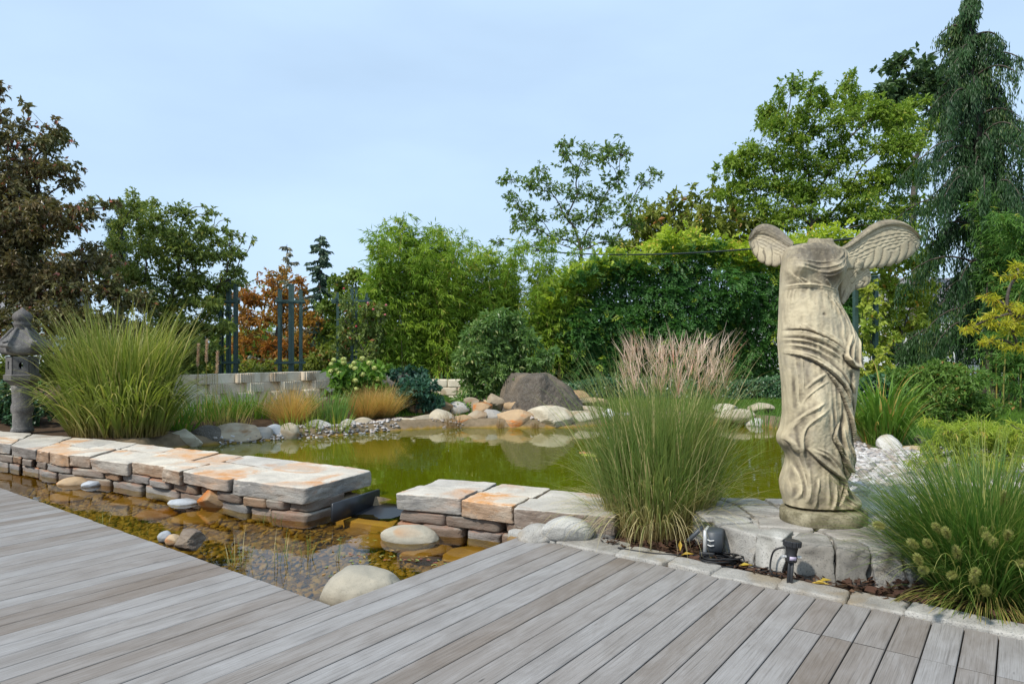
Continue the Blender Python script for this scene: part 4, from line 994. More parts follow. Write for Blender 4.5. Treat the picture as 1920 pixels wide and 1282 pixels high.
base.data.materials.clear(); base.data.materials.append(k.fin(k.pbr(col, .9, k.bump(n2, .5, .008), .2)))

# ------------------------------------------------------------------ stone lantern
c = P(42, 810, 0.16); lan = empty('stone_lantern', (c[0], c[1], 0.16), 'dark grey carved stone lantern standing at the far left', 'lantern'); s = c[1] / F
mb = MB(); hz = lambda py: (810 - py) * s
mb.lathe([(.001, 0), (.15, 0), (.16, .03), (.145, .07), (.132, .1), (.130, hz(775)), (.150, hz(772)), (.155, hz(766)), (.150, hz(760)), (.136, hz(755)), (.140, hz(735)), (.150, hz(728)), (.150, hz(722)), (.001, hz(722))], n=32)
mb.build('shaft', M['lantern'], lan)
def hexring(r, z, n=6, rot=math.pi / 6, k=1): return np.array([[r * math.cos(rot + q * 2 * math.pi / n), r * math.sin(rot + q * 2 * math.pi / n), z] for q in range(n)])
def loft(mb, rings, close=True):
    n = len(rings[0]); V = np.concatenate(rings); K = len(rings)
    i = (np.arange(K - 1)[:, None] * n + np.arange(n)[None]); i2 = (np.arange(K - 1)[:, None] * n + (np.arange(n) + 1)[None] % n)
    mb.add(V, f4=np.stack([i, i2, i2 + n, i + n], -1).reshape(-1, 4))
    if close:
        for kk, o_ in ((0, 1), (K - 1, 0)):
            mb.add(np.vstack([rings[kk], rings[kk].mean(0)]), f3=[[n, (j + o_) % n, (j + 1 - o_) % n] for j in range(n)])
mb = MB(); loft(mb, [hexring(.15, hz(723)), hexring(.22, hz(714)), hexring(.245, hz(712)), hexring(.25, hz(703)), hexring(.225, hz(701))]); mb.build('platform', M['lantern'], lan, smooth=False)
mb = MB(); z0, z1_ = hz(701), hz(668); r = .195
for q in range(6):           # six panels with window openings
    a0 = math.pi / 6 + q * math.pi / 3; am = a0 + math.pi / 6; ap = r * math.cos(math.pi / 6); R = rotz(am + math.pi / 2); w = r
    cen_ = np.array([ap * math.cos(am), ap * math.sin(am), 0]); zc = (z0 + z1_) / 2; hh = z1_ - z0
    for (x, z, dx, dz) in ((-.5 * w + .035, 0, .07, hh), (.5 * w - .035, 0, .07, hh), (0, hh / 2 - .04, w - .14, .08), (0, -hh / 2 + .04, w - .14, .08)):
        mb.box(cen_ + R @ np.array([x, 0, 0]) + [0, 0, zc + z], (dx, .05, dz), R)
    if q % 2 == 0:
        for sgn in ((-1, -1), (1, -1), (1, 1), (-1, 1)):
            t_ = np.array([[sgn[0] * .04, -.02, sgn[1] * (hh / 2 - .08)], [sgn[0] * .04, -.02, 0], [0, -.02, sgn[1] * (hh / 2 - .08)]]); t2 = t_ + [0, .04, 0]
            V = np.vstack([t_, t2]); mb.add(cen_ + V @ R.T + [0, 0, zc], f3=[[0, 1, 2], [3, 5, 4]], f4=[[0, 3, 4, 1], [1, 4, 5, 2], [2, 5, 3, 0]])
    else:
        mb.box(cen_ + [0, 0, zc], (.014, .03, hh - .16), R); mb.box(cen_ + [0, 0, zc], (w - .14, .03, .014), R)
mb.build('light_chamber', M['lantern'], lan, smooth=False)
mb = MB(); N_ = 96; a = np.arange(N_) * 2 * np.pi / N_
cor = np.abs(np.cos(3 * (a - math.pi / 6))) ** 10       # ridges towards the six corners
rings = []
for (r, z, up, rg) in ((.15, hz(667), 0, 0), (.30, hz(664), 0, 0), (.345, hz(660), .015, .03), (.352, hz(650), .05, .05), (.325, hz(645), .05, .035), (.29, hz(641), .035, .03), (.22, hz(632), .012, .025), (.17, hz(624), .006, .02), (.14, hz(619), .0, .01), (.11, hz(617), 0, 0)):
    hexr = math.cos(math.pi / 6) / np.cos(((a) % (math.pi / 3)) - math.pi / 6)
    hexr = 1 / np.maximum(np.abs(np.cos(((a + math.pi / 6) % (math.pi / 3)) - math.pi / 6)), .1) * .93
    rr_ = .84 * (r * (1 + (hexr - 1) * min(1, r * 3)) + rg * cor)
    rings.append(np.c_[rr_ * np.cos(a), rr_ * np.sin(a), z + up * cor + rg * .5 * cor])
loft(mb, rings)
for q in range(6):
    an = math.pi / 6 + q * math.pi / 3; rd = [(.11, 617), (.16, 623), (.20, 630), (.26, 639), (.32, 645), (.355, 646), (.375, 641)]
    mb.tube([[r_q * math.cos(an), r_q * math.sin(an), hz(p_q) + .012] for r_q, p_q in rd], [.022, .024, .026, .03, .034, .04, .036], 8)
    mb.tube([[(.36) * math.cos(an) - o_ * .06 * math.sin(an), .36 * math.sin(an) + o_ * .06 * math.cos(an), hz(647)] for o_ in (-1, 0, 1)], .04, 8)
mb.build('roof', M['lantern'], lan)
mb = MB(); mb.lathe([(.10, hz(620)), (.11, hz(616)), (.105, hz(613)), (.12, hz(610)), (.125, hz(607)), (.105, hz(603)), (.12, hz(601)), (.135, hz(596)), (.13, hz(591)), (.10, hz(586)), (.055, hz(582)), (.02, hz(578)), (.001, hz(576))], n=28)
mb.build('finial', M['lantern'], lan)

# ------------------------------------------------------------------ block wall, far steps wall, trellis towers
root = empty('block_wall', (*Q(480, 760, 14.4)[:2], 0.15), 'grey wall of staggered ribbed concrete planter blocks', 'wall')
WA, WB = np.array(Q(290, 702, 12.9)[:2]), np.array(Q(632, 694, 16.2)[:2]); dv = WB - WA; LW = np.linalg.norm(dv); dv = dv / LW; nv = np.array([dv[1], -dv[0]])
if nv[1] > 0: nv = -nv
ang = math.atan2(dv[1], dv[0]); rr = random.Random(4); org = np.array([*Q(480, 760, 14.4)[:2], 0.15])
protos = []
def block_mesh(prot, seed):
    mb = MB(); w, d_, h = (.395, .30, .195)
    n = 48; t = np.linspace(-1, 1, n)
    xf = t * w / 2; yf = np.full(n, -d_ / 2)
    if prot:
        yf = -d_ / 2 - .035 * (1 - np.abs(t) ** 6) ; yf = yf - .010 * np.sign(np.sin((t + 1) * 24)) * (np.abs(t) < .86)
    ring = np.r_[np.c_[xf, yf], [[w / 2, d_ / 2], [-w / 2, d_ / 2]]]
    rs = [np.c_[ring * sc, np.full(len(ring), z)] for z, sc in ((0, .985), (.006, 1), (h - .006, 1), (h, .98))]
    loft(mb, rs, True); return mb.build('block', M['block'], None, smooth=False)
A_, B_ = block_mesh(True, 1), block_mesh(False, 2); first = {0: A_, 1: B_}; used = set()
for row in range(5):
    x = -0.2 * (row % 2); j = 0
    while x < LW:
        kind_ = (j + row) % 2; o = first[kind_]
        if kind_ in used: o = link(o.copy())
        used.add(kind_); o.parent = root
        p2 = WA + dv * (x + .2) + nv * (.10 * (1 - kind_) + row * -0.03 + rr.uniform(-.008, .008)); o.location = (p2[0] - org[0], p2[1] - org[1], 0.98 - .2 * (5 - row) - org[2] + .002)
        o.rotation_euler = (0, 0, ang + rr.uniform(-.012, .012)); x += .40; j += 1
root = empty('terrace_wall', Q(835, 750, 17.2) * [1, 1, 0] + [0, 0, .1], 'low grey concrete block retaining wall under the bamboo', 'wall'); org = np.array(root.location)
ra = random.Random(2)
for row in range(3):
    for j in range(4):
        x = -1.9 + j * .5 + .25 * (row % 2)
        V, q = boxstone((.49, .3, .205), ra.randrange(99), 14, .006, 8); o = mesh('block', V, [q], M['block'], root); o.location = (Q(835, 750, 17.2)[0] + x + 1.2 - org[0], .2 - x * 0.03, .1 + row * .21 - org[2] + .1)
def trellis(px0, px1, pyt, Y, label, z0=.75, rail=(566, 680)):
    p0, p1 = Q(px0, pyt, Y), Q(px1, pyt, Y); w = p1[0] - p0[0]; top = p0[2]; c = (p0 + p1) / 2
    r = empty('trellis_tower', (c[0], Y, z0), label, 'trellis'); rz = .25
    for (i_, j_) in ((-1, -1), (1, -1), (1, 1), (-1, 1), (0, -1), (0, 1), (.28, -1.0)):
        mb = MB(); v = rotz(rz) @ np.array([i_ * w / 2.3, j_ * w / 2.6, 0]); hgt = top - z0 - (.0 if abs(i_) == 1 else -.12)
        mb.box((v[0], v[1], hgt / 2), (.06, .06, hgt), rotz(rz), bev=.006); mb.box((v[0], v[1], hgt + .012), (.07, .07, .024), rotz(rz), bev=.008)
        mb.build('post', M['steel'], r, smooth=False)
    for py in rail:
        zz = H - (py - CY) / F * Y - z0
        for (cx_, cy_, lx, ly) in ((0, -w / 2.6 - .045, w * 1.25, .04), (0, w / 2.6 + .045, w * 1.25, .04), (-w / 2.3 - .045, 0, .04, w * 1.0), (w / 2.3 + .045, 0, .04, w * 1.0)):
            mb = MB(); v = rotz(rz) @ np.array([cx_, cy_, 0]); mb.box((v[0], v[1], zz + (.003 if lx > ly else .06)), (lx, ly, .055), rotz(rz), bev=.005); mb.build('rail', M['steel'], r, smooth=False)
trellis(414, 443, 535, 15.2, 'dark green steel trellis tower half hidden by the hornbeam branches')
trellis(523, 566, 545, 16.2, 'dark green steel trellis tower standing free before the orange tree')
trellis(630, 690, 553, 17.4, 'dark green steel trellis tower grown over by the climbing rose')

# ------------------------------------------------------------------ socket box, cable, transformer, spotlight
c = Q(1330, 1026, 4.74); root = empty('garden_socket', (c[0], c[1], -.005), 'dark grey garden power socket box with open lid by the plinth', 'power socket')
R = rotz(-.45) @ rotx(.0)
mb = MB(); mb.box(R @ np.array([.03, 0, .135]), (.125, .14, .15), R, bev=.014); mb.build('housing', M['grey_plastic'], root)
mb = MB()
mb.box(R @ np.array([-.018, -.002, .136]), (.022, .146, .156), R, bev=.006); mb.build('aluminium_band', M['light_metal'], root)
Rl = R @ roty(.75); mb = MB(); mb.box(R @ np.array([-.095, -.01, .165]), (.025, .125, .125), Rl, bev=.006); mb.build('lid', M['grey_plastic'], root)
mb = MB(); mb.tube([R @ np.array([.03, 0, .07]), R @ np.array([.03, 0, -.08])], .02, 10); mb.build('ground_spike', M['black_plastic'], root)
for dz_ in (.115, .15): mb = MB(); mb.tube([R @ np.array([.0, -.074, dz_]), R @ np.array([.02, -.085, dz_ - .004]), R @ np.array([.045, -.078, dz_])], .004, 6); mb.build('wire_clip', M['light_metal'], root)
c = P(1326, 1048, 0.0); V, q = boxstone((.105, .075, .055), 5, 10, .002, 8); o = mesh('transformer', V, [q], M['black_plastic']); o.location = (c[0], c[1], .03); o.rotation_euler = (0, 0, -.3)
tag(o, 'small black transformer brick lying beside the cable coil', 'transformer')
c = P(1350, 1056, .0); pts = []; rr = random.Random(6)
for q in range(240):
    a = q * .19; r = .095 + .018 * math.sin(a * .37) + .012 * math.sin(a * 1.7); pts.append([c[0] + .012 * math.sin(a * .21) + r * 1.15 * math.cos(a), c[1] + r * .8 * math.sin(a), .010 + .0065 * (q * .19 / 6.28) * .9 + .006 * math.sin(a * .9)])
e = P(1490, 1088, 0)
tail = [pts[-1], [c[0] + .15, c[1] - .08, .02], [c[0] + .25, c[1] - .17, .012], [c[0] + .36, c[1] - .27, .015], [e[0] - .13, e[1] + .05, .012], [e[0] - .12, e[1] + .1, .07], [e[0] - .09, e[1] + .09, .16], [e[0] - .035, e[1] + .07, .19]]
tl = smooth_line([t_[:2] for t_ in tail]); zz = np.interp(np.linspace(0, 1, len(tl)), np.linspace(0, 1, len(tail)), [t_[2] for t_ in tail])
pts = pts + [[a[0], a[1], z] for a, z in zip(tl[1:], zz[1:])]
lead = [[c[0] - .65, c[1] + .30, .015], [c[0] - .45, c[1] + .17, .02], [c[0] - .25, c[1] + .12, .02], [c[0] - .05, c[1] + .11, .03], pts[0]]
ll = smooth_line([t_[:2] for t_ in lead]); pts = [[a[0], a[1], .02] for a in ll[:-1]] + pts
mb = MB(); mb.tube(pts, .0062, 6); tag(mb.build('cable', M['rubber']), 'black coiled power cable lying on the mulch by the plinth', 'cable')
c = Q(1480, 1088, 4.17); root = empty('garden_spotlight', (c[0], c[1], .0), 'black plastic garden spotlight on a ground spike before the plinth', 'spotlight')
R = roty(.07); mb = MB()
for a in (0, math.pi / 2): mb.box(R @ np.array([0, 0, .05]), (.042, .008, .22), R @ rotz(a + .4), bev=.002)
mb.build('spike', M['black_plastic'], root)
mb = MB(); mb.lathe([(.001, .150), (.030, .150), (.034, .155), (.034, .185), (.033, .19), (.030, .20), (.036, .235), (.040, .25), (.001, .25)], n=28, R=R); mb.build('lamp_housing', M['black_plastic'], root)
mb = MB(); n_ = 72; a = np.arange(n_) * 2 * np.pi / n_; rb = .052 + .0022 * np.sign(np.sin(a * 18))
loft(mb, [np.c_[rb * .94 * np.cos(a), rb * .94 * np.sin(a), np.full(n_, .246)] @ R.T, np.c_[rb * np.cos(a), rb * np.sin(a), np.full(n_, .25)] @ R.T, np.c_[rb * np.cos(a), rb * np.sin(a), np.full(n_, .278)] @ R.T, np.c_[.046 * np.cos(a), .046 * np.sin(a), np.full(n_, .282)] @ R.T])
mb.build('ribbed_head', M['black_plastic'], root, smooth=False)
mb = MB(); mb.box(R @ np.array([-.004, -.034, .178]), (.040, .004, .022), R); M['plate'] = plain_mat('lilac_plate', (.48, .42, .55), .4); mb.build('type_plate', M['plate'], root)
for s_ in (-1, 1): mb = MB(); mb.tube([R @ np.array([s_ * .032, 0, .18]), R @ np.array([s_ * .052, 0, .18])], .009, 10); mb.tube([R @ np.array([s_ * .05, 0, .18]), R @ np.array([s_ * .058, 0, .18])], .012, 8); mb.build('wing_screw', M['light_metal'], root)
# ------------------------------------------------------------------ vegetation builders
def leaves(pos, d, nrm, L, Wd, rnd, t=None, fold=0.25, seed=0):
    """rhombic leaves folded along the midrib -> V, tri faces, attrs"""
    n = len(pos); d = nrmz(d); side = nrmz(np.cross(d, nrm)); up = np.cross(side, d)
    L = np.broadcast_to(L, (n,))[:, None]; Wd = np.broadcast_to(Wd, (n,))[:, None]
    tip = pos + d * L - up * L * 0.12; mid = pos + d * L * 0.45
    a = mid + side * Wd / 2 + up * Wd * fold; b = mid - side * Wd / 2 + up * Wd * fold
    V = np.stack([pos, a, tip, b], 1).reshape(-1, 3); i = np.arange(n)[:, None] * 4
    f = np.concatenate([i + [0, 1, 2], i + [0, 2, 3]])
    return V, f, np.repeat(np.broadcast_to(rnd, (n,)), 4), np.repeat(np.broadcast_to(0.5 if t is None else t, (n,)), 4)
def rvec(r, n): return nrmz(r.normal(size=(n, 3)))

def clump_leaves(r, C, Rd, n, L, Wd, droop=0.3, shell=0.45, spray=6, out=0.6, flat=0.55, lvar=0.5):
    """leaves set along short twigs that fill an ellipsoid; returns leaf arrays"""
    nt = max(3, n // spray)
    d = rvec(r, nt); rad = (shell + (1 - shell) * r.random(nt) ** 0.6)
    rad *= 1 + 0.18 * r.normal(size=nt)
    tip = d * rad[:, None]
    tdir = nrmz(d * out + rvec(r, nt) * 0.55 + np.array([0, 0, 0.10]))
    tl = r.uniform(0.22, 0.5, nt)
    u = r.random((nt, spray))
    p = tip[:, None] - tdir[:, None] * (u * tl[:, None])[..., None]
    p = p.reshape(-1, 3) * Rd + C
    ld = nrmz(np.repeat(tdir, spray, 0) * 0.7 + rvec(r, nt * spray) * 0.75 - np.array([0, 0, droop]))
    nr = nrmz(np.array([0, 0, 1.0]) * flat + rvec(r, nt * spray) * 0.6)
    m = len(p); sc = np.clip(1 + lvar * r.normal(size=m), .45, 1.8)
    cr = np.repeat(r.random(nt), spray)
    rnd = np.clip(0.6 * cr + 0.4 * r.random(m), 0, 1)
    return p, ld, nr, L * sc, Wd * sc, rnd

def limbs(mb, r, root, tips, r0, rt=0.008, wob=0.12, up=0.35, n=9):
    """curved tapering limbs from a trunk point to each clump"""
    root = np.asarray(root, float)
    for q in tips:
        v = q - root; L = np.linalg.norm(v); s = np.linspace(0, 1, n)[:, None]
        b = np.array([0, 0, 1.0]) * L * up * 0.5
        pt = root + v * s + b * (s * (1 - s) * 2) + rvec(r, 1) * wob * L * (s * (1 - s))
        pt = pt + 0.02 * L * fbm(np.c_[s * 4, s * 0 + q[0], s * 0 + q[2]], 3, 2)[:, None] * (s > 0) * (s < 1)
        mb.tube(pt, np.interp(s[:, 0], [0, 1], [max(rt * 1.5, r0 * min(1, .25 + L * .08)), rt]), 5, cap=False)

def tree(name, label, cat, Y, trunk, clumps, lm, L, Wd, cov=1.6, droop=0.3, spray=6, depth=1.0, group=None, seed=1, r0=None, lmin=400, flat=.55, twig=True, crown_name='crown', shell=.12, jit=0.5, cap=14000, out=.75, split=4, core=.8):
    """trunk: photo polyline of (px, py) from foot to fork; clumps: (px, py, rx, ry) read off the photo at distance Y"""
    r = np.random.default_rng(seed); s = Y / F
    base = Q(*trunk[0], Y); gzb = gz(base[0], Y); base[2] = min(gzb, base[2]) if abs(gzb - base[2]) < 2.5 else base[2]
    root = empty(name, base, label, cat, group)
    LV = [[], [], [], [], [], []]; tips = []
    rmax = max(q_[2] for q_ in clumps)
    sub_ = []
    for (px, py, rx, ry) in clumps:
        sub_.append((px, py, rx, ry, core))
        if split:
            for _ in range(split):
                q_ = r.normal(0, 1, 2); q_ /= max(1, np.hypot(*q_)); sub_.append((px + q_[0] * rx * .85, py + q_[1] * ry * .85, rx * r.uniform(.35, .6), ry * r.uniform(.35, .65), 0.7))
    clumps = sub_
    for (px, py, rx, ry, cw) in clumps:
        yj = Y + r.normal() * jit * rmax * s * depth
        C = Q(px, py, Y); C[1] = yj
        Rd = np.array([rx * s, max(rx, ry) * s * depth, ry * s]); tips.append(C)
        n = int(2.2 * cw * cov * math.pi * Rd[0] * Rd[2] / (0.5 * L * Wd)); n = min(max(n, 24), cap)
        for a, b in zip(LV, clump_leaves(r, C, Rd, n, L, Wd, droop, spray=spray, flat=flat, shell=shell, out=out)): a.append(b)
    p, d, nr, l_, w_, rn = [np.concatenate(a) for a in LV]
    V, f, A, B = leaves(p, d, nr, l_, w_, rn)
    mesh(crown_name, V - base, [f], lm, root, {'rnd': A, 't': B}, smooth=False)
    mb = MB(); tp = np.array([Q(a, b, Y) for a, b in trunk]); tp[0] = base; r0 = r0 or 0.012 * np.linalg.norm(tp[-1] - tp[0]) + .035
    nseg = 12; tt_ = np.linspace(0, 1, nseg); L_ = np.r_[0, np.cumsum(np.linalg.norm(np.diff(tp, axis=0), axis=1))]
    tb = np.stack([np.interp(tt_ * L_[-1], L_, tp[:, q]) for q in range(3)], 1); tb[1:-1, :2] += r.normal(0, r0 * .25, (nseg - 2, 2))
    mb.tube(tb, np.linspace(r0 * 1.25, r0 * .6, nseg), 9)
    nodes = [tb[q] for q in range(int(nseg * .45), nseg)]; par = [-1] * len(nodes); plen = [0.0] * len(nodes); nt0 = len(nodes)
    main = [q for q in range(len(tips)) if clumps[q][4] == core]; order = sorted(main, key=lambda q: np.linalg.norm(tips[q] - tb[-1])); idx = {}
    for q in order:
        C = tips[q] - [0, 0, clumps[q][3] * s * .35]; best = min(range(len(nodes)), key=lambda z_: np.linalg.norm(nodes[z_] - C) + .45 * plen[z_] + 1.2 * max(0, nodes[z_][2] - C[2]))
        nodes.append(C); par.append(best); plen.append(plen[best] + np.linalg.norm(nodes[best] - C)); idx[q] = len(nodes) - 1
    cnt = [1] * len(nodes)
    for q in range(len(nodes) - 1, nt0 - 1, -1): cnt[par[q]] += cnt[q]
    rad_ = lambda q: max(.006 * max(1, Y / 14), r0 * .62 * (cnt[q] / max(8, len(main))) ** .5)
    for q in range(nt0, len(nodes)):
        p0, p1 = nodes[par[q]], nodes[q]; v = p1 - p0; L_ = np.linalg.norm(v); w_ = np.linspace(0, 1, 9)[:, None]
        pt = p0 + v * w_ + np.array([0, 0, 1.0]) * L_ * .13 * np.sin(w_ * np.pi) + rvec(r, 1) * .10 * L_ * np.sin(w_ * np.pi) + rvec(r, 1) * .05 * L_ * np.sin(w_ * 2 * np.pi)
        mb.tube(pt, np.linspace(min(rad_(q) * 1.25, rad_(par[q]) if par[q] >= nt0 else r0 * .6), rad_(q) * .8, 9), 5, cap=False)
    if twig:
        last = None
        for q in range(len(tips)):
            if q in idx: last = nodes[idx[q]]; ex = [tips[q] + rvec(r, 1)[0] * np.array([clumps[q][2] * s, clumps[q][2] * s * depth, clumps[q][3] * s]) * .8 for _ in range(4)]
            else: ex = [tips[q]]
            limbs(mb, r, last, ex, .007 * max(1, Y / 14), .003 * max(1, Y / 14), up=.12, n=6)
    mb.build('trunk', M['bark'], root, base)
    return root
def shrub(name, label, cat, Y, clumps, lm, L, Wd, foot=None, **kw):
    px = np.mean([c[0] for c in clumps]); py = foot or max(c[1] + c[3] for c in clumps)
    return tree(name, label, cat, Y, [(px, py), (px, py - 20)], clumps, lm, L, Wd, r0=kw.pop('r0', .03), crown_name='foliage', **kw)

def blades(r, base, az, tilt0, tilt1, L, Wd, rnd, K=6, pw=1.4, twist=0.5):
    """grass blades bending outwards; arrays over n blades"""
    n = len(base); out = np.stack([np.cos(az), np.sin(az), az * 0], 1)
    tw = az + np.pi / 2 + r.normal(0, twist, n); side = np.stack([np.cos(tw), np.sin(tw), az * 0], 1)
    p = base.copy(); V = []
    for k_ in range(K + 1):
        s = k_ / K; w = Wd * (1 - s ** 2.2) * (0.55 + .45 * min(1, s * 4)) + 0.0006
        V.append(p - side * (w / 2)[:, None]); V.append(p + side * (w / 2)[:, None])
        an = tilt0 + (tilt1 - tilt0) * s ** pw
        p = p + (L / K)[:, None] * (np.sin(an)[:, None] * out + np.cos(an)[:, None] * np.array([0, 0, 1.0]))
    V = np.stack(V, 1); m = 2 * (K + 1)
    i = np.arange(n)[:, None] * m
    f = np.concatenate([i + [2 * q, 2 * q + 1, 2 * q + 3, 2 * q + 2] for q in range(K)])
    t = np.tile(np.repeat(np.arange(K + 1) / K, 2), n)
    return V.reshape(-1, 3), f, np.repeat(rnd, m), t, p
def clump(name, label, cat, loc, n, rb, h, lm, wd=.008, spread=.7, bend=1.0, seed=1, ell=(1, 1), hv=.2, group=None, part='blades', K=6, pw=1.5, t0j=.12, lean=(0, 0)):
    r = np.random.default_rng(seed); a = r.uniform(0, 2 * np.pi, n); q = np.sqrt(r.random(n)); 
    base = np.stack([rb * q * np.cos(a) * ell[0] + loc[0], rb * q * np.sin(a) * ell[1] + loc[1], np.full(n, loc[2])], 1)
    az = a + r.normal(0, .6, n); t0 = np.abs(q * spread * .55 + r.normal(0, t0j, n)); t1 = t0 + bend * (0.25 + r.random(n)) * (.5 + .5 * q)
    L = h * np.clip(1 + hv * r.normal(size=n), .35, 1.5)
    V, f, A, T, tip = blades(r, base, az, t0, t1, L, wd * r.uniform(.6, 1.3, n), r.random(n), K, pw)
    if lean != (0, 0): V[:, :2] += np.array(lean) * ((V[:, 2:] - loc[2]) / h)
    root = empty(name, loc, label, cat, group)
    mesh(part, V - np.asarray(loc), [f], lm, root, {'rnd': A, 't': T})
    return root, tip, L

LM = {}
LM['prunus'] = leaf_mat('copper_leaves', (0.060, 0.078, 0.022), (0.110, 0.074, 0.034), (0.20, 0.065, 0.045), trans=.25, spec=.5, rough=.4)
LM['hornbeam'] = leaf_mat('olive_leaves', (0.070, 0.100, 0.022), (0.140, 0.170, 0.042), (0.24, 0.23, 0.05), spec=.4)
LM['orange'] = leaf_mat('autumn_leaves', (0.24, 0.085, 0.02), (0.19, 0.125, 0.025), (0.09, 0.12, 0.025))
LM['olive'] = leaf_mat('mixed_green_leaves', (0.055, 0.095, 0.018), (0.135, 0.165, 0.03), (0.20, 0.13, 0.04))
LM['rose'] = leaf_mat('rose_leaves', (0.07, 0.11, 0.03), (0.15, 0.17, 0.05), (0.26, 0.10, 0.05))
LM['bamboo'] = leaf_mat('bamboo_leaves', (0.080, 0.145, 0.014), (0.185, 0.245, 0.026), (0.30, 0.28, 0.07), patch=1.1, trans=.38)
LM['bamboo_d'] = leaf_mat('dark_bamboo_leaves', (0.045, 0.105, 0.022), (0.10, 0.18, 0.035), (0.24, 0.25, 0.05))
LM['wisteria'] = leaf_mat('wisteria_leaves', (0.020, 0.066, 0.018), (0.056, 0.130, 0.024), None, tip=(0.22, 0.27, 0.022), tipr=(0.45, 0.95), spec=.4)
LM['wist_or'] = leaf_mat('turning_wisteria_leaves', (0.40, 0.22, 0.04), (0.36, 0.28, 0.05), None)
LM['ash'] = leaf_mat('ash_leaves', (0.065, 0.120, 0.018), (0.165, 0.215, 0.024), (0.24, 0.24, 0.04))
LM['ash2'] = leaf_mat('dark_ash_leaves', (0.055, 0.100, 0.026), (0.11, 0.155, 0.034), (0.16, 0.17, 0.045))
LM['chestnut'] = leaf_mat('browning_chestnut_leaves', (0.085, 0.115, 0.020), (0.16, 0.165, 0.030), (0.22, 0.10, 0.035))
LM['oak'] = leaf_mat('dark_oak_leaves', (0.028, 0.052, 0.022), (0.052, 0.085, 0.032), None)
LM['cypress'] = leaf_mat('cypress_sprays', (0.008, 0.026, 0.009), (0.026, 0.058, 0.015), (0.05, 0.075, 0.018), trans=.15, patch=1.2)
LM['spruce'] = leaf_mat('spruce_needles', (0.030, 0.055, 0.038), (0.060, 0.085, 0.050), None, trans=.1)
LM['larch'] = leaf_mat('dry_larch_twigs', (0.12, 0.12, 0.09), (0.17, 0.16, 0.12), None, trans=.1)
LM['yellow'] = leaf_mat('yellow_maple_leaves', (0.24, 0.25, 0.02), (0.34, 0.29, 0.03), (0.42, 0.20, 0.03))
LM['vine'] = leaf_mat('yellowing_vine_leaves', (0.14, 0.20, 0.03), (0.26, 0.26, 0.04), (0.36, 0.19, 0.04))
LM['box'] = leaf_mat('azalea_leaves', (0.050, 0.105, 0.022), (0.11, 0.165, 0.03), (0.22, 0.11, 0.04))
LM['ivy'] = leaf_mat('ivy_leaves', (0.018, 0.048, 0.022), (0.04, 0.085, 0.034), None, spec=.5, rough=.35, trans=.15)
LM['laurel'] = leaf_mat('pale_edged_leaves', (0.055, 0.11, 0.03), (0.12, 0.18, 0.05), (0.30, 0.30, 0.14), spec=.5, rough=.38)
LM['bluebush'] = leaf_mat('blue_green_leaves', (0.016, 0.045, 0.030), (0.035, 0.085, 0.055), None, spec=.5, rough=.4)
LM['hydrangea'] = leaf_mat('hydrangea_leaves', (0.06, 0.13, 0.02), (0.12, 0.19, 0.03), None)
LM['lacemaple'] = leaf_mat('lace_leaves', (0.13, 0.19, 0.022), (0.22, 0.25, 0.035), (0.30, 0.22, 0.06), trans=.4)
G = {}
GAIN = 1.3
G['misc'] = leaf_mat('miscanthus_blades', (0.125, 0.18, 0.028), (0.25, 0.285, 0.06), (0.46, 0.40, 0.16), tip=(0.36, 0.33, 0.11), tipr=(.7, 1.1), base=(0.24, 0.17, 0.07), baser=(0, .22), patch=2.0)
G['plume'] = leaf_mat('slender_green_blades', (0.10, 0.175, 0.04), (0.23, 0.27, 0.08), (0.55, 0.45, 0.24), base=(0.33, 0.25, 0.11), baser=(.04, .42), tip=(.30, .28, .12), tipr=(.8, 1.1), patch=3.0)
G['fount'] = leaf_mat('fountain_grass_blades', (0.050, 0.130, 0.024), (0.115, 0.195, 0.036), (0.36, 0.36, 0.12), tip=(0.26, 0.26, 0.07), tipr=(.75, 1.15), base=(.10, .11, .03), baser=(0, .2), patch=3.0)
G['dry'] = leaf_mat('dry_straw_blades', (0.46, 0.27, 0.09), (0.54, 0.38, 0.15), (0.20, 0.22, 0.05), base=(.16, .14, .04), baser=(0, .25))
G['drygreen'] = leaf_mat('half_dry_blades', (0.24, 0.24, 0.06), (0.48, 0.35, 0.13), (0.15, 0.20, 0.04), base=(.12, .14, .03), baser=(0, .35))
G['strap'] = leaf_mat('strap_leaves', (0.075, 0.175, 0.022), (0.16, 0.25, 0.035), (0.36, 0.26, 0.07), patch=2)
G['iris'] = leaf_mat('iris_leaves', (0.10, 0.21, 0.05), (0.19, 0.29, 0.075), None, tip=(.3, .3, .1), tipr=(.9, 1.1))
G['reed'] = leaf_mat('pond_reeds', (0.16, 0.24, 0.025), (0.32, 0.35, 0.05), (0.42, 0.33, 0.08))
G['brown'] = leaf_mat('brown_rushes', (0.20, 0.12, 0.06), (0.30, 0.20, 0.10), None)
G['panicle'] = leaf_mat('pink_plumes', (0.54, 0.34, 0.27), (0.62, 0.46, 0.38), (0.44, 0.24, 0.17), trans=.4)
G['seed'] = leaf_mat('bristle_seed_heads', (0.25, 0.28, 0.08), (0.36, 0.34, 0.13), None, base=(.20, .16, .10), baser=(0, .5), trans=.4)
G['lawn'] = leaf_mat('lawn_blades', (0.060, 0.150, 0.014), (0.12, 0.22, 0.025), None)

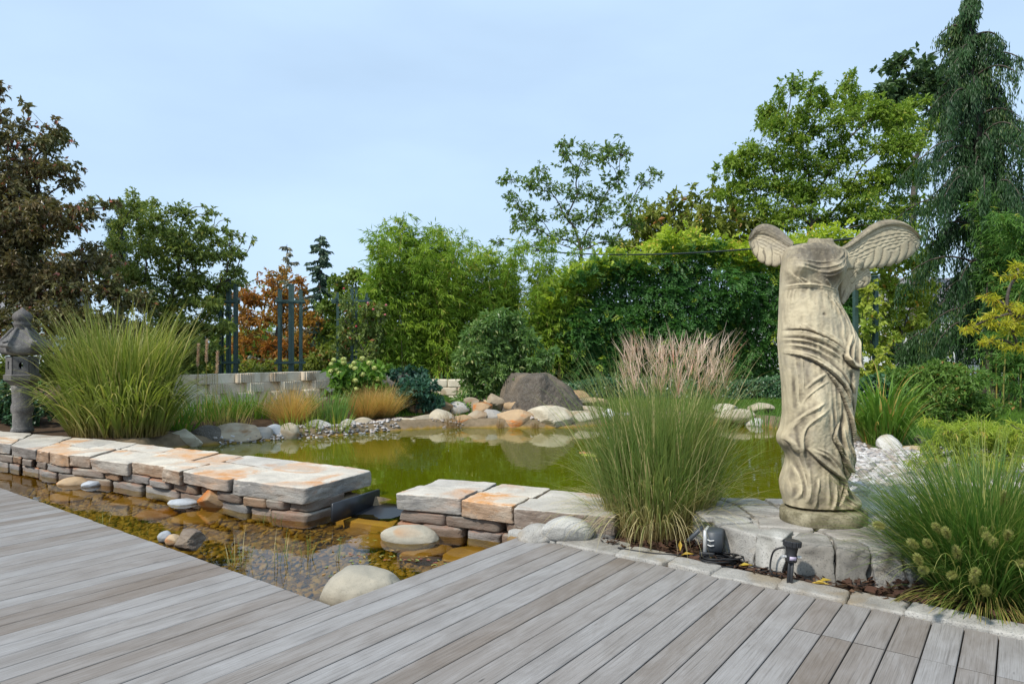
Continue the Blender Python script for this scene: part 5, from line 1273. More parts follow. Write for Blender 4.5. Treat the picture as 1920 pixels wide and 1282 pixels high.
# ------------------------------------------------------------------ trees and background
tree('copper_tree', 'copper leaved plum tree overhanging from the left edge', 'tree', 12.5, [(-70, 830), (-60, 640), (-20, 520)],
     [(8, 175, 18, 14), (0, 215, 26, 18), (22, 262, 40, 36), (66, 262, 34, 36), (88, 245, 18, 30), (10, 340, 50, 50), (70, 315, 55, 32), (112, 330, 26, 20), (40, 390, 62, 36), (110, 400, 48, 26), (160, 392, 34, 18), (198, 380, 18, 10), (20, 440, 60, 40), (80, 440, 54, 26), (140, 425, 30, 16), (20, 500, 70, 40),
      (90, 505, 46, 28), (60, 555, 70, 36), (150, 480, 50, 26), (190, 490, 34, 20), (150, 540, 60, 34), (215, 540, 40, 30), (250, 560, 30, 22), (130, 590, 60, 30), (20, 600, 60, 26), (-20, 400, 50, 200), (200, 600, 50, 30), (95, 640, 60, 30)], LM['prunus'], .075, .036, core=.8, cov=1.4, droop=.45, seed=3, r0=.13)
tree('hornbeam', 'olive green hornbeam with drooping tiers left of the orange tree', 'tree', 14.6, [(335, 735), (330, 640), (318, 560)],
     [(240, 395, 30, 22), (270, 390, 30, 18), (240, 440, 32, 34), (290, 425, 36, 22), (330, 420, 40, 20), (378, 412, 26, 16), (394, 396, 14, 10), (350, 450, 56, 22), (405, 440, 28, 16), (290, 470, 60, 26), (370, 485, 60, 20), (430, 472, 34, 14), (466, 452, 14, 7), (250, 510, 60, 28), (330, 520, 60, 26), (400, 520, 46, 20),
      (440, 505, 24, 12), (270, 560, 60, 26), (350, 565, 60, 26), (410, 570, 30, 18), (300, 610, 66, 28), (370, 610, 50, 24), (418, 612, 26, 14), (250, 640, 50, 30), (330, 655, 60, 30), (400, 650, 36, 18), (360, 690, 50, 18)], LM['hornbeam'], .065, .030, core=.7, cov=1.35, droop=.35, seed=4, r0=.12, out=.9)
tree('conifer', 'small blue green conifer top behind the hornbeam', 'tree', 24, [(222, 700), (222, 440)], [(222, 400, 10, 16), (222, 425, 16, 16), (222, 455, 22, 20), (222, 490, 26, 26)], LM['spruce'], .10, .03, cov=2.2, seed=5, cap=3000)
tree('autumn_tree', 'orange leaved autumn tree behind the free standing trellis', 'tree', 23, [(520, 735), (525, 640), (530, 560)],
     [(498, 525, 22, 14), (525, 512, 18, 10), (555, 525, 14, 10), (470, 555, 28, 20), (505, 555, 34, 22), (545, 552, 28, 22), (465, 595, 26, 22), (505, 600, 38, 24), (550, 590, 34, 26), (585, 605, 26, 22), (470, 640, 30, 24), (515, 645, 40, 24), (565, 640, 36, 26), (480, 680, 36, 18), (540, 680, 40, 18), (590, 660, 22, 22), (440, 660, 18, 20), (440, 570, 12, 14)], LM['orange'], .115, .055, core=.7, cov=1.05, seed=6, r0=.13)
tree('green_tree', 'mid green tree behind the rose trellis left of the bamboo', 'tree', 23, [(650, 735), (650, 600)],
     [(640, 535, 26, 18), (672, 520, 22, 16), (622, 575, 26, 26), (660, 565, 36, 26), (695, 550, 20, 26), (610, 620, 22, 28), (650, 615, 40, 30), (695, 610, 26, 36), (620, 665, 32, 26), (670, 665, 40, 28), (590, 690, 22, 16)], LM['olive'], .12, .07, cov=1.7, seed=7)
def conifer(label, px, top, foot, wpx, Y, lm, seed, sparse=1.0, droop=.5, name='spruce_tree'):
    r = np.random.default_rng(seed); s = Y / F; base = Q(px, foot, Y); tp = Q(px, top, Y); root = empty(name, base, label, 'tree')
    mb = MB(); mb.tube([base, base * .5 + tp * .5, tp], [.22 * wpx * s * .12 + .05, .06, .012], 7); P_, D_, N_, R__ = [], [], [], []
    nb = int(95 * sparse); hgt = tp[2] - base[2]
    for q in range(nb):
        u = (q + r.random()) / nb; L = wpx * s * (u ** .75 * .95 + .06) * r.uniform(.5, 1.1); a = r.uniform(0, 6.28); st = tp - [0, 0, hgt * u]
        k_ = 9; w = np.linspace(0, 1, k_); br = st + np.outer(w * L, [math.cos(a), math.sin(a), 0]) + np.outer(-droop * L * w ** 1.3 + .25 * L * w ** 3, [0, 0, 1])
        mb.tube(br, np.linspace(.03, .008, k_), 4, cap=False)
        m = int(90 * L / (wpx * s) + 16); x = r.random(m); pp_ = np.stack([np.interp(x, w, br[:, c_]) for c_ in range(3)], 1)
        P_.append(pp_); D_.append(nrmz(np.array([math.cos(a), math.sin(a), -.7]) * .6 + rvec(r, m) * .7 - [0, 0, .5])); N_.append(rvec(r, m)); R__.append(r.random(m))
    P_, D_, N_, R__ = map(np.concatenate, (P_, D_, N_, R__))
    V, f, A, B = leaves(P_, D_, N_, np.random.default_rng(1).uniform(.25, .6, len(P_)) * wpx * s * .22, wpx * s * .05, R__)
    mesh('crown', V - base, [f], lm, root, {'rnd': A, 't': B}, smooth=False); mb.build('trunk', M['bark'], root, base)
conifer('dark drooping spruce rising above the orange tree', 600, 440, 740, 92, 42, LM['spruce'], 4, 1.3)
conifer('thin grey half bare larch left of the drooping spruce', 538, 458, 740, 86, 40, LM['larch'], 5, .55, .2, 'larch_tree')
tree('ash_tree', 'tall open ash tree with thin stems behind the bamboo', 'tree', 28, [(1085, 735), (1088, 560), (1090, 470)],
     [(1068, 262, 14, 12), (1062, 290, 24, 18), (1050, 275, 14, 10), (1100, 285, 22, 16), (1140, 268, 20, 14), (1160, 290, 18, 22), (1130, 300, 32, 20), (1085, 315, 34, 18), (1160, 330, 26, 22), (960, 335, 22, 16), (955, 365, 16, 14), (995, 345, 26, 20), (1015, 318, 18, 14), (1030, 350, 34, 20), (975, 385, 26, 16), (1085, 355, 40, 20), (1135, 365, 40, 20), (1180, 375, 24, 20), (1225, 328, 18, 11), (1208, 345, 20, 12),
      (1010, 400, 36, 20), (1060, 400, 40, 20), (1120, 405, 44, 22), (1185, 415, 26, 16), (990, 430, 30, 16), (1040, 440, 36, 18), (1100, 445, 40, 16), (1150, 450, 34, 16), (965, 408, 16, 10), (1010, 462, 26, 12), (930, 455, 14, 10)], LM['ash2'], .12, .05, core=.6, cov=.62, seed=8, r0=.11, spray=7)
for j, (lab, cl, Y, lm) in enumerate([
    ('browning chestnut tree between open ash and big ash', [(1225, 392, 30, 22), (1265, 378, 26, 16), (1290, 392, 22, 16), (1200, 420, 36, 24), (1250, 420, 44, 26), (1295, 425, 26, 24), (1190, 455, 40, 20), (1250, 460, 50, 22), (1300, 460, 30, 20), (1165, 470, 20, 14)], 36, 'chestnut'),
    ('rusty edged chestnut tree tucked under the big ash on its left', [(1330, 375, 28, 16), (1360, 395, 34, 22), (1310, 405, 26, 22), (1345, 430, 44, 26), (1400, 420, 36, 26), (1380, 455, 50, 20), (1310, 460, 30, 18), (1430, 450, 36, 20)], 34, 'chestnut')]):
    tree('chestnut_tree', lab, 'tree', Y, [(cl[4][0], 735), (cl[4][0], 470)], cl, LM[lm], .26, .12, core=.7, cov=1.35, seed=20 + j, r0=.2)
tree('large_ash_tree', 'broad bright green ash tree behind the statue', 'tree', 25, [(1513, 740), (1514, 560), (1520, 420)],
     [(1468, 178, 22, 22), (1450, 205, 28, 26), (1535, 158, 20, 24), (1550, 190, 28, 26), (1600, 152, 20, 22), (1605, 185, 34, 28), (1510, 210, 34, 26), (1440, 250, 36, 28), (1490, 255, 40, 28), (1560, 235, 46, 30), (1630, 215, 34, 28), (1660, 235, 30, 28), (1395, 290, 28, 22), (1385, 315, 40, 20), (1362, 312, 18, 18), (1440, 300, 44, 28), (1510, 300, 50, 30), (1580, 290, 50, 30), (1650, 285, 44, 30), (1710, 215, 34, 30), (1700, 265, 40, 30), (1400, 345, 44, 24),
      (1460, 350, 50, 28), (1530, 355, 54, 28), (1600, 345, 54, 30), (1670, 335, 46, 30), (1720, 320, 34, 30), (1370, 360, 24, 16), (1420, 390, 44, 22), (1490, 400, 50, 24), (1560, 405, 54, 24), (1630, 400, 54, 26), (1690, 390, 44, 28), (1740, 240, 20, 20), (1450, 425, 44, 16), (1640, 440, 50, 20), (1700, 440, 34, 24)], LM['ash'], .105, .046, core=.85, cov=1.2, seed=9, r0=.17, spray=7)
tree('oak_tree', 'dark oak crown showing behind the weeping cypress', 'tree', 46, [(1715, 740), (1715, 300)],
     [(1690, 110, 18, 12), (1678, 130, 22, 14), (1690, 155, 26, 18), (1660, 172, 22, 14), (1740, 112, 18, 12), (1725, 135, 22, 14), (1750, 140, 26, 20), (1645, 185, 22, 12), (1710, 175, 34, 18), (1760, 170, 34, 22), (1790, 130, 16, 20), (1790, 165, 20, 20), (1700, 205, 50, 16), (1770, 210, 30, 20)], LM['oak'], .34, .2, cov=2.1, seed=10, r0=.3)

# weeping cypress: arching limbs hung with curtains of fine sprays
def weeping(label, px, top, foot, Y, seed, prof):
    r = np.random.default_rng(seed); s = Y / F; base = Q(px + 30, foot, Y); tp = Q(px, top, Y); base[2] = gz(base[0], base[1]); root = empty('weeping_cypress', base, label, 'tree')
    mb = MB(); kk = np.linspace(0, 1, 14)[:, None]; tb = base * (1 - kk) + tp * kk; tb[:, 0] += .12 * np.sin(kk[:, 0] * 5); mb.tube(tb, np.linspace(.24, .02, 14), 9)
    PP, DD, NN_, LL, RR = [], [], [], [], []
    nb = 170
    for q in range(nb):
        u = (((q // 6) * 6 + r.random() * 2.2) / nb); zz = u * .9; st = np.array([np.interp(1 - zz, kk[:, 0], tb[:, c_]) for c_ in range(3)]); py = CY - (st[2] - H) * F / Y
        a = r.uniform(0, 6.28); wl_, wr_ = np.interp(py, prof[0], prof[1]), np.interp(py, prof[0], prof[2])
        reach = (wl_ if math.cos(a) < 0 else wr_) * s * r.choice([.4, .65, .95, 1.25]) * r.uniform(.85, 1.1) + .05
        w = np.linspace(0, 1, 9); br = st + np.outer(w * reach, [math.cos(a), math.sin(a), 0]) + np.outer(reach * (.30 * np.sin(w * 2.2) - .42 * w ** 2), [0, 0, 1]); mb.tube(br, np.linspace(.035, .008, 9), 4, cap=False)
        m = int(26 + 50 * reach); x = r.uniform(.12, 1.03, m); h0 = np.stack([np.interp(x, w, br[:, c_]) for c_ in range(3)], 1) + r.normal(0, .05, (m, 3))
        hl = r.uniform(.2, .85, m) * (.45 + .7 * x) * (1.15 if u > .2 else .6); cr = r.random() * .6
        for g_ in range(7):
            fr_ = (g_ + r.random(m)) / 7; sw = np.array([math.cos(a), math.sin(a), 0]) * .12
            PP.append(h0 + np.outer(fr_ * hl, [0, 0, -1]) + sw * (fr_ * hl)[:, None] + r.normal(0, .022, (m, 3))); DD.append(nrmz(np.array([0, 0, -1]) + rvec(r, m) * .35)); NN_.append(rvec(r, m)); LL.append(r.uniform(.07, .17, m)); RR.append(np.clip(cr + .4 * r.random(m), 0, 1))
    PP, DD, NN_, LL, RR = map(np.concatenate, (PP, DD, NN_, LL, RR))
    V, f, A, B = leaves(PP, DD, NN_, LL, LL * .22, RR); mesh('crown', V - base, [f], LM['cypress'], root, {'rnd': A, 't': B}, smooth=False); mb.build('trunk', M['bark'], root, base)
weeping('tall weeping cypress with hanging blue green curtains at the right', 1825, -4, 742, 17.0, 12, ([0, 60, 150, 260, 380, 480, 600, 740], [10, 42, 56, 86, 126, 128, 120, 90], [8, 40, 66, 80, 76, 80, 90, 80]))
tree('conifer', 'low dark conifer between statue and weeping cypress', 'tree', 20, [(1725, 745), (1725, 640)], [(1700, 660, 34, 14), (1740, 640, 30, 14), (1720, 690, 46, 26), (1760, 690, 30, 30), (1670, 700, 24, 20)], LM['oak'], .09, .03, cov=2.4, seed=13)
tree('vine_tree', 'yellowing green tree seen between statue wing and weeping cypress', 'tree', 27, [(1690, 740), (1690, 620)],
     [(1660, 500, 34, 26), (1710, 490, 34, 30), (1745, 520, 26, 30), (1665, 550, 36, 26), (1715, 555, 38, 30), (1660, 600, 34, 26), (1710, 610, 36, 28), (1750, 580, 24, 30), (1650, 640, 26, 22), (1760, 640, 20, 20), (1620, 520, 30, 30), (1600, 580, 34, 40), (1620, 640, 30, 26)], LM['vine'], .13, .075, cov=1.35, seed=14, r0=.09)
# bamboos
M['cane'] = rnd_mat('bamboo_cane', [(0.30, 0.26, 0.05), (0.22, 0.20, 0.05), (0.36, 0.26, 0.06), (0.14, 0.14, 0.04)], .4, .4)
def bamboo(label, px0, px1, top, Y, n, lm, seed, foot=745, cov=1.0, dip=.25, gap=.08):
    r = np.random.default_rng(seed); s = Y / F; c = Q((px0 + px1) / 2, foot, Y); c[2] = gz(c[0], Y); root = empty('bamboo', c, label, 'bamboo', 'bamboo clumps behind the pond')
    AL = [[], [], [], [], [], []]
    for q in range(n):
        x = px0 + (px1 - px0) * (q + r.random()) / n; yy_ = Y + r.uniform(-.7, .7); b = Q(x, foot, yy_); b[2] = c[2]; h = (foot - top) * s * r.uniform(.62, 1.03)
        a = r.uniform(0, 6.28); bend = r.uniform(.05, dip) * h; w = np.linspace(0, 1, 14)
        pt = b + np.outer(w * h, [0, 0, 1]) + np.outer(bend * w ** 2.6, [math.cos(a), math.sin(a), -.55])
        mb = MB(); rad = np.linspace(.019, .004, 14); mb.tube(pt, rad, 6, rnd=r.random(), cap=False)
        for nd in np.linspace(.04, .9, 15):
            pn = np.array([np.interp(nd, w, pt[:, c_]) for c_ in range(3)]); mb.tube([pn - [0, 0, .006], pn + [0, 0, .006]], .022 * (1 - .7 * nd), 6, rnd=.9, cap=False)
        mb.build('cane', M['cane'], root, c)
        m = int(420 * cov * h / 3.5); nt = max(1, m // 9); u = gap + (1 - gap) * r.random(nt) ** .8
        at = np.stack([np.interp(u, w, pt[:, c_]) for c_ in range(3)], 1); td = nrmz(rvec(r, nt) * [1, 1, .5] + [0, 0, .35]); tl = r.uniform(.15, .75, nt) * (1.2 - .6 * u)
        fr_ = np.sqrt(r.random((nt, 9))); p = at[:, None] + td[:, None] * (fr_ * tl[:, None])[..., None] - (np.array([0, 0, 1.0]) * ((fr_ * tl[:, None]) ** 2 * .55)[..., None]); p = p.reshape(-1, 3); k_ = len(p)
        ld = nrmz(np.repeat(td, 9, 0) * .6 + rvec(r, k_) * .6 - [0, 0, .55]); cr = np.repeat(r.random(nt), 9)
        for A_, v in zip(AL, (p, ld, nrmz(rvec(r, k_) * .6 + [0, 0, .5]), r.uniform(.10, .21, k_), r.uniform(.018, .034, k_), .6 * cr + .4 * r.random(k_))): A_.append(v)
    p, d, nr, l_, w_, rn = [np.concatenate(a) for a in AL]; V, f, A, B = leaves(p, d, nr, l_, w_, rn); mesh('foliage', V - c, [f], lm, root, {'rnd': A, 't': B}, smooth=False)
bamboo('bushy bamboo clump left of the pale edged shrub, behind hydrangea', 688, 770, 425, 18.0, 17, LM['bamboo'], 1, cov=2.7)
bamboo('tallest bright bamboo clump directly above the dark blue green bush', 770, 850, 405, 18.6, 18, LM['bamboo'], 2, cov=2.7)
bamboo('bamboo clump behind the pale edged shrub', 850, 930, 430, 19.2, 18, LM['bamboo'], 3, cov=2.4)
bamboo('feathery bamboo clump with bare canes beside the wisteria hedge', 930, 1066, 435, 19.6, 22, LM['bamboo'], 4, cov=2.7, gap=.2)
bamboo('drooping dark bamboo clump at the right edge behind the cypress', 1860, 2010, 240, 15.5, 14, LM['bamboo_d'], 5, cov=3.0, foot=760, dip=.35)

# wisteria hedge on a steel pergola
r = np.random.default_rng(31); root = empty('wisteria_hedge', (5.2, 20.2, 0.1), 'long dark green wisteria hedge with bright yellow green new shoots on top', 'hedge'); org = np.array([5.2, 20.2, .1])
def hedge_top(x): return np.interp(x, [.8, 1.4, 2.4, 4.2, 6.0, 8.2, 9.2, 10.2], [2.3, 3.3, 3.95, 4.15, 4.05, 4.3, 4.4, 4.2])
nf = 15000; xx = r.uniform(.9, 10.0, nf); face = r.random(nf); ht = hedge_top(xx)
zf = .35 + (ht - .35) * r.random(nf) ** .85; ht = ht + .22 * vnoise(np.c_[xx * 1.6, xx * 0, xx * 0], 14) + .12 * vnoise(np.c_[xx * 4, xx * 0, xx * 0], 15); bul = .55 * vnoise(np.c_[xx * .8, zf * .9, xx * 0], 4) + .25 * vnoise(np.c_[xx * 2, zf * 2, xx * 0], 6)
yf = 19.3 - bul - .35 * np.sin(np.clip((zf - .3) / (ht - .3), 0, 1) * 2.6) + r.uniform(0, .5, nf); yf = yf + np.clip(1.9 - xx, 0, 1.2) * 1.4
tp_ = face < .26; zf = np.where(tp_, ht + r.normal(.03, .17, nf) + .2 * bul, zf); yf = np.where(tp_, 19.2 + r.uniform(-.5, 2.2, nf), yf)
thin = (xx > 7.6) & (~tp_) & (zf < 2.2) & (r.random(nf) < .72); keep = ~thin; xx, yf, zf, ht, tp_, face = (a[keep] for a in (xx, yf, zf, ht, tp_, face)); nf = len(xx)
outd = np.where(tp_[:, None], np.array([0, -.35, .9]), np.array([0, -.9, -.1])); fd = nrmz(outd * .75 + rvec(r, nf) * .75 - np.array([0, 0, .25]) * (~tp_)[:, None])
young = np.clip(((zf - (ht - .95)) / 1.0) + .65 * vnoise(np.c_[xx * .9, yf, zf * .9], 8) + .2 * r.normal(size=nf), 0, 1); young = np.where(r.random(nf) < .02, .8, young)
pos_, dd_, nn_, ll_, rr_, tt2 = [], [], [], [], [], []
fl = r.uniform(.22, .40, nf); sd = nrmz(np.cross(fd, np.array([0, -.5, 1.0]) + rvec(r, nf) * .4)); fn = np.cross(sd, fd)
for lf in range(11):
    u = .15 + .85 * ((lf + 1) // 2) / 5.5; sg = 1 if lf % 2 else -1
    b = xx[:, None] * [1, 0, 0] + yf[:, None] * [0, 1, 0] + zf[:, None] * [0, 0, 1] + fd * (fl * u)[:, None] - np.array([0, 0, 1.0]) * (fl * .35 * u * u)[:, None]
    dl = fd * .6 + sd * sg * .8 if lf < 10 else fd
    pos_.append(b); dd_.append(dl + rvec(r, nf) * .15 - [0, 0, .2]); nn_.append(np.where(fn[:, 2:] < 0, -fn, fn)); ll_.append(fl * .36 * (1.1 - .4 * u)); rr_.append(r.random(nf)); tt2.append(young)
p, d, nr, l_, rn, tv = map(np.concatenate, (pos_, dd_, nn_, ll_, rr_, tt2)); V, f, A, B = leaves(p, d, nr, l_, l_ * .46, rn, tv)
mesh('foliage', V - org, [f], LM['wisteria'], root, {'rnd': A, 't': B}, smooth=False)
sel = r.choice(np.where(young > .6)[0], 90); pos_ = np.repeat(np.c_[xx, yf, zf][sel], 9, 0) + r.normal(0, .12, (810, 3)) + [0, -.15, .05]
V, f, A, B = leaves(pos_, rvec(r, 810) - [0, 0, .3], rvec(r, 810) + [0, 0, .8], .11, .045, r.random(810)); mesh('turning_leaves', V - org, [f], LM['wist_or'], root, {'rnd': A, 't': B}, smooth=False)
for x in np.linspace(1.3, 9.8, 14):
    pt = [[x + .3 * math.sin(q_ + x), 19.9 + .2 * math.cos(q_ * 1.3 + x), .05 + q_ * .42] for q_ in range(10)]; mb = MB(); mb.tube(pt, np.linspace(.05, .02, 10), 6, cap=False); mb.build('stem', M['bark'], root, org)
root = empty('lattice_fence', (8.2, 20.6, .1), 'dark steel lattice panel showing through the thin right part of the hedge', 'fence')
mb = MB()
for x in np.arange(-7.0, 3.0, .25): mb.box((x, 0, 1.5), (.022, .022, 2.9))
mb.build('upright_bars', M['steel_black'], root, smooth=False); mb = MB()
for z in np.arange(.3, 3.0, .55): mb.box((-2.0, -.025, z), (10.0, .02, .03))
mb.build('cross_bars', M['steel_black'], root, smooth=False)
for j, (px, w, lab) in enumerate([(1604, .09, 'slim green steel pergola post close to the statue drapery'), (1641, .10, 'thick green steel pergola post right of the statue')]):
    b = Q(px, 735, 16.0); root = empty('pergola_post', (b[0], 16.0, .1), lab, 'post'); mb = MB(); mb.box((0, 0, 1.55), (w, w, 3.1), rotz(.2), bev=.01); mb.build('shaft', M['steel'], root, smooth=False)
    mb = MB(); mb.box((0, 0, .01), (w * 2, w * 2, .03), rotz(.2), bev=.004); mb.build('foot_plate', M['steel'], root, smooth=False); mb = MB(); mb.box((0, 0, 3.12), (w * 1.3, w * 1.3, .04), rotz(.2), bev=.01); mb.build('cap', M['steel'], root, smooth=False)
shrub('vine', 'yellowing climber wound round the green pergola post', 'climber', 15.8, [(1625, 560, 14, 30), (1630, 610, 16, 30), (1650, 660, 22, 26), (1625, 690, 16, 22), (1618, 520, 12, 30), (1655, 690, 18, 12)], LM['vine'], .10, .08, cov=.9, seed=33, foot=742)
c0, c1 = Q(1190, 470, 18.5), Q(1420, 461, 15.5); mb = MB(); w = np.linspace(-1.2, 1.6, 30)[:, None]; pt = c0 + (c1 - c0) * w; pt[:, 2] -= .12 * (1 - (w[:, 0] - .3) ** 2)
mb.tube(pt, .022, 6); tag(mb.build('overhead_cable', M['steel_black']), 'thick black overhead cable running above the wisteria hedge', 'cable')

# ivy bands, shrubs
r = np.random.default_rng(40)
def ivy_box(name, label, x0, x1, y0, dep_, h, n, seed, lm='ivy', L=.075, cat='hedge'):
    r = np.random.default_rng(seed); x = r.uniform(x0, x1, n); u = r.random(n); hh = h * (1 + .18 * vnoise(np.c_[x * 1.2, x * 0, x * 0], seed)); topm = r.random(n) < .35
    z = np.where(topm, hh + r.normal(0, .03, n), u * hh); y = np.where(topm, y0 + r.random(n) * dep_, y0 + .12 * vnoise(np.c_[x * 3, z * 3, x * 0], seed + 1) + r.uniform(-.05, .1, n))
    org = np.array([(x0 + x1) / 2, y0 + dep_ / 2, .05]); root = empty(name, org, label, cat)
    d = nrmz(rvec(r, n) * .6 + [0, -.35, -.65]); V, f, A, B = leaves(np.c_[x, y, z + .1], d, nrmz(rvec(r, n) * .45 + [0, -.8, .5]), L * r.uniform(.6, 1.3, n), L * .85, r.random(n)); mesh('foliage', V - org, [f], LM[lm], root, {'rnd': A, 't': B}, smooth=False)
    for q in np.arange(x0 + .2, x1, .7):
        mb = MB(); mb.tube([[q, y0 + .3, .05], [q + .1, y0 + .22, .3], [q - .1, y0 + .2, h * .9]], [.02, .015, .008], 5, cap=False); mb.build('stem', M['bark'], root, org)
ivy_box('ivy_hedge', 'low dark ivy hedge along the lawn foot of the wisteria', .9, 8.6, 18.6, .7, .55, 6500, 41)
shrub('ivy_mound', 'dark green ivy mound right of the statue skirt', 'shrub', 12.5, [(1635, 735, 32, 22), (1620, 765, 30, 26), (1655, 765, 24, 26), (1610, 790, 20, 14)], LM['ivy'], .075, .06, cov=3.2, seed=42, foot=800, shell=.7)
shrub('azalea', 'rounded broad green azalea shrub left of the cypress trunk', 'shrub', 12.8, [(1720, 708, 44, 18), (1760, 698, 50, 18), (1800, 706, 44, 18), (1700, 735, 34, 22), (1750, 735, 44, 24), (1800, 735, 44, 24), (1840, 748, 34, 18), (1735, 765, 34, 18), (1790, 765, 44, 18), (1850, 765, 22, 14), (1695, 760, 20, 14)], LM['box'], .055, .026, cov=2.2, seed=43, foot=795, shell=.55, flat=.9)
shrub('pale_edged_shrub', 'tall shrub with glossy pale edged leaves left of the boulder', 'shrub', 15.8, [(893, 625, 26, 26), (925, 602, 28, 22), (955, 612, 28, 26), (880, 665, 28, 28), (920, 650, 38, 30), (965, 650, 34, 30), (990, 640, 18, 26), (885, 710, 32, 30), (930, 700, 42, 30), (975, 690, 34, 30), (1005, 685, 26, 22), (1030, 665, 18, 16), (905, 740, 42, 18), (955, 735, 36, 16), (1020, 705, 20, 14), (940, 590, 12, 14)], LM['laurel'], .10, .036, cov=1.9, seed=44, foot=768, r0=.04)
shrub('blue_green_bush', 'dark blue green rounded bush at the end of the block wall', 'shrub', 14.4, [(765, 728, 26, 16), (795, 728, 26, 18), (780, 748, 38, 20), (812, 752, 18, 14), (750, 752, 16, 14)], LM['bluebush'], .085, .05, cov=2.6, seed=45, foot=768, shell=.55)
shrub('small_bush', 'small leafy green plant beside the stone figure', 'shrub', 15.3, [(775, 700, 14, 10), (790, 705, 10, 10), (735, 700, 14, 10)], LM['bluebush'], .09, .06, cov=1.8, seed=46, foot=725, r0=.015)
shrub('low_plant', 'tiny yellow green plant at the terrace wall foot', 'plant', 14.8, [(865, 755, 10, 6), (872, 762, 12, 6)], LM['hydrangea'], .06, .03, cov=1.5, seed=47, foot=770, r0=.01)
V, q = rockshape((.35, .3, .42), 66, .6, .2, 14); o = mesh('stone_figure', V, [q], M['lantern']); cst = Q(766, 714, 15.6); o.location = (cst[0], 15.6, cst[2] + .1)
tag(o, 'small weathered stone figure on the terrace wall behind the bush', 'ornament')
V, q = boxstone((.9, .4, .3), 8, 8, .02); o = mesh('stone_block', V, [q], M['lantern']); cst = Q(750, 716, 15.9); o.location = (cst[0], 15.9, .75); tag(o, 'dark stone block carrying the small stone figure', 'stone')
shrub('dark_shrub', 'dark green undergrowth shrub behind lantern and tall silver grass', 'shrub', 13.2, [(20, 700, 40, 40), (70, 690, 50, 50), (130, 660, 50, 50), (190, 650, 50, 50), (250, 660, 50, 46), (300, 690, 44, 40), (-30, 690, 40, 60)], LM['hornbeam'], .09, .045, cov=1.5, seed=55, foot=775)
shrub('ivy_mound', 'dark ivy mound at the left edge behind the lantern', 'shrub', 11.6, [(10, 745, 34, 22), (-25, 750, 34, 26), (20, 775, 34, 20), (60, 770, 30, 22)], LM['ivy'], .07, .055, cov=2.4, seed=56, foot=805, shell=.6)
shrub('low_shrub', 'low mixed green and russet shrubbery behind the block wall below the trellises', 'shrub', 17.6, [(390, 690, 30, 18), (440, 685, 34, 20), (490, 690, 34, 16), (545, 688, 34, 18), (595, 684, 30, 20), (420, 665, 20, 16), (610, 665, 18, 18), (640, 690, 24, 16)], LM['chestnut'], .09, .045, cov=1.2, seed=57, foot=725)
# climbing rose
rs = shrub('climbing_rose', 'sparse climbing rose with small red blooms on the trellis tower', 'climber', 17.0, [(660, 570, 20, 18), (690, 590, 24, 26), (668, 620, 26, 26), (705, 630, 20, 30), (650, 600, 16, 20), (690, 670, 24, 22), (640, 655, 16, 20), (715, 590, 12, 24)], LM['rose'], .085, .045, cov=.9, seed=48, foot=745, r0=.025)
M['bloom'] = rnd_mat('rose_petals', [(0.45, 0.06, 0.08), (0.55, 0.22, 0.24), (0.4, 0.05, 0.05)])
for j, (px, py) in enumerate([(645, 541), (690, 568), (675, 575), (700, 580), (722, 590), (668, 612), (724, 572)]):
    V, q = rockshape((.07, .07, .06), 70 + j, .3, .3, 8); o = mesh('rose_bloom', V, [q], M['bloom'], rs, {'rnd': np.full(len(V), (j * .37) % 1)}); o.location = Vector(Q(px, py, 16.7)) - rs.location
# hydrangea with pale green balls
hy = shrub('hydrangea', 'hydrangea bush with pale lime flower balls at the block wall end', 'shrub', 14.5, [(640, 705, 26, 22), (675, 700, 30, 24), (705, 705, 22, 22), (650, 735, 28, 22), (690, 735, 32, 22), (668, 722, 32, 24)], LM['hydrangea'], .12, .075, cov=1.7, seed=49, foot=765, r0=.02)
M['hyflower'] = rnd_mat('lime_florets', [(0.50, 0.54, 0.16), (0.58, 0.60, 0.24), (0.42, 0.48, 0.12)])
for j, (a, b) in enumerate([(980, 624), (1040, 620), (1042, 640), (1085, 663), (1152, 615), (1195, 642), (1225, 672), (995, 680), (965, 692), (1103, 642), (1152, 710), (1110, 675), (965, 648), (1015, 703), (1110, 748), (1115, 798), (1245, 740)]):
    r = np.random.default_rng(j); n = 150; d = rvec(r, n); rad = (.058 if j % 3 else .048); pos_ = d * rad * r.uniform(.85, 1.05, (n, 1)) * [1.1, 1.1, .85]
    V, f, A, B = leaves(pos_, np.cross(d, rvec(r, n)), d, .03, .026, r.random(n), fold=0.0)
    o = mesh('flower_head', V, [f], M['hyflower'], hy, {'rnd': A, 't': B}, smooth=False); o.location = Vector(Q(320 + a / 3.204, 480 + b / 3.204, 14.1)) - hy.location
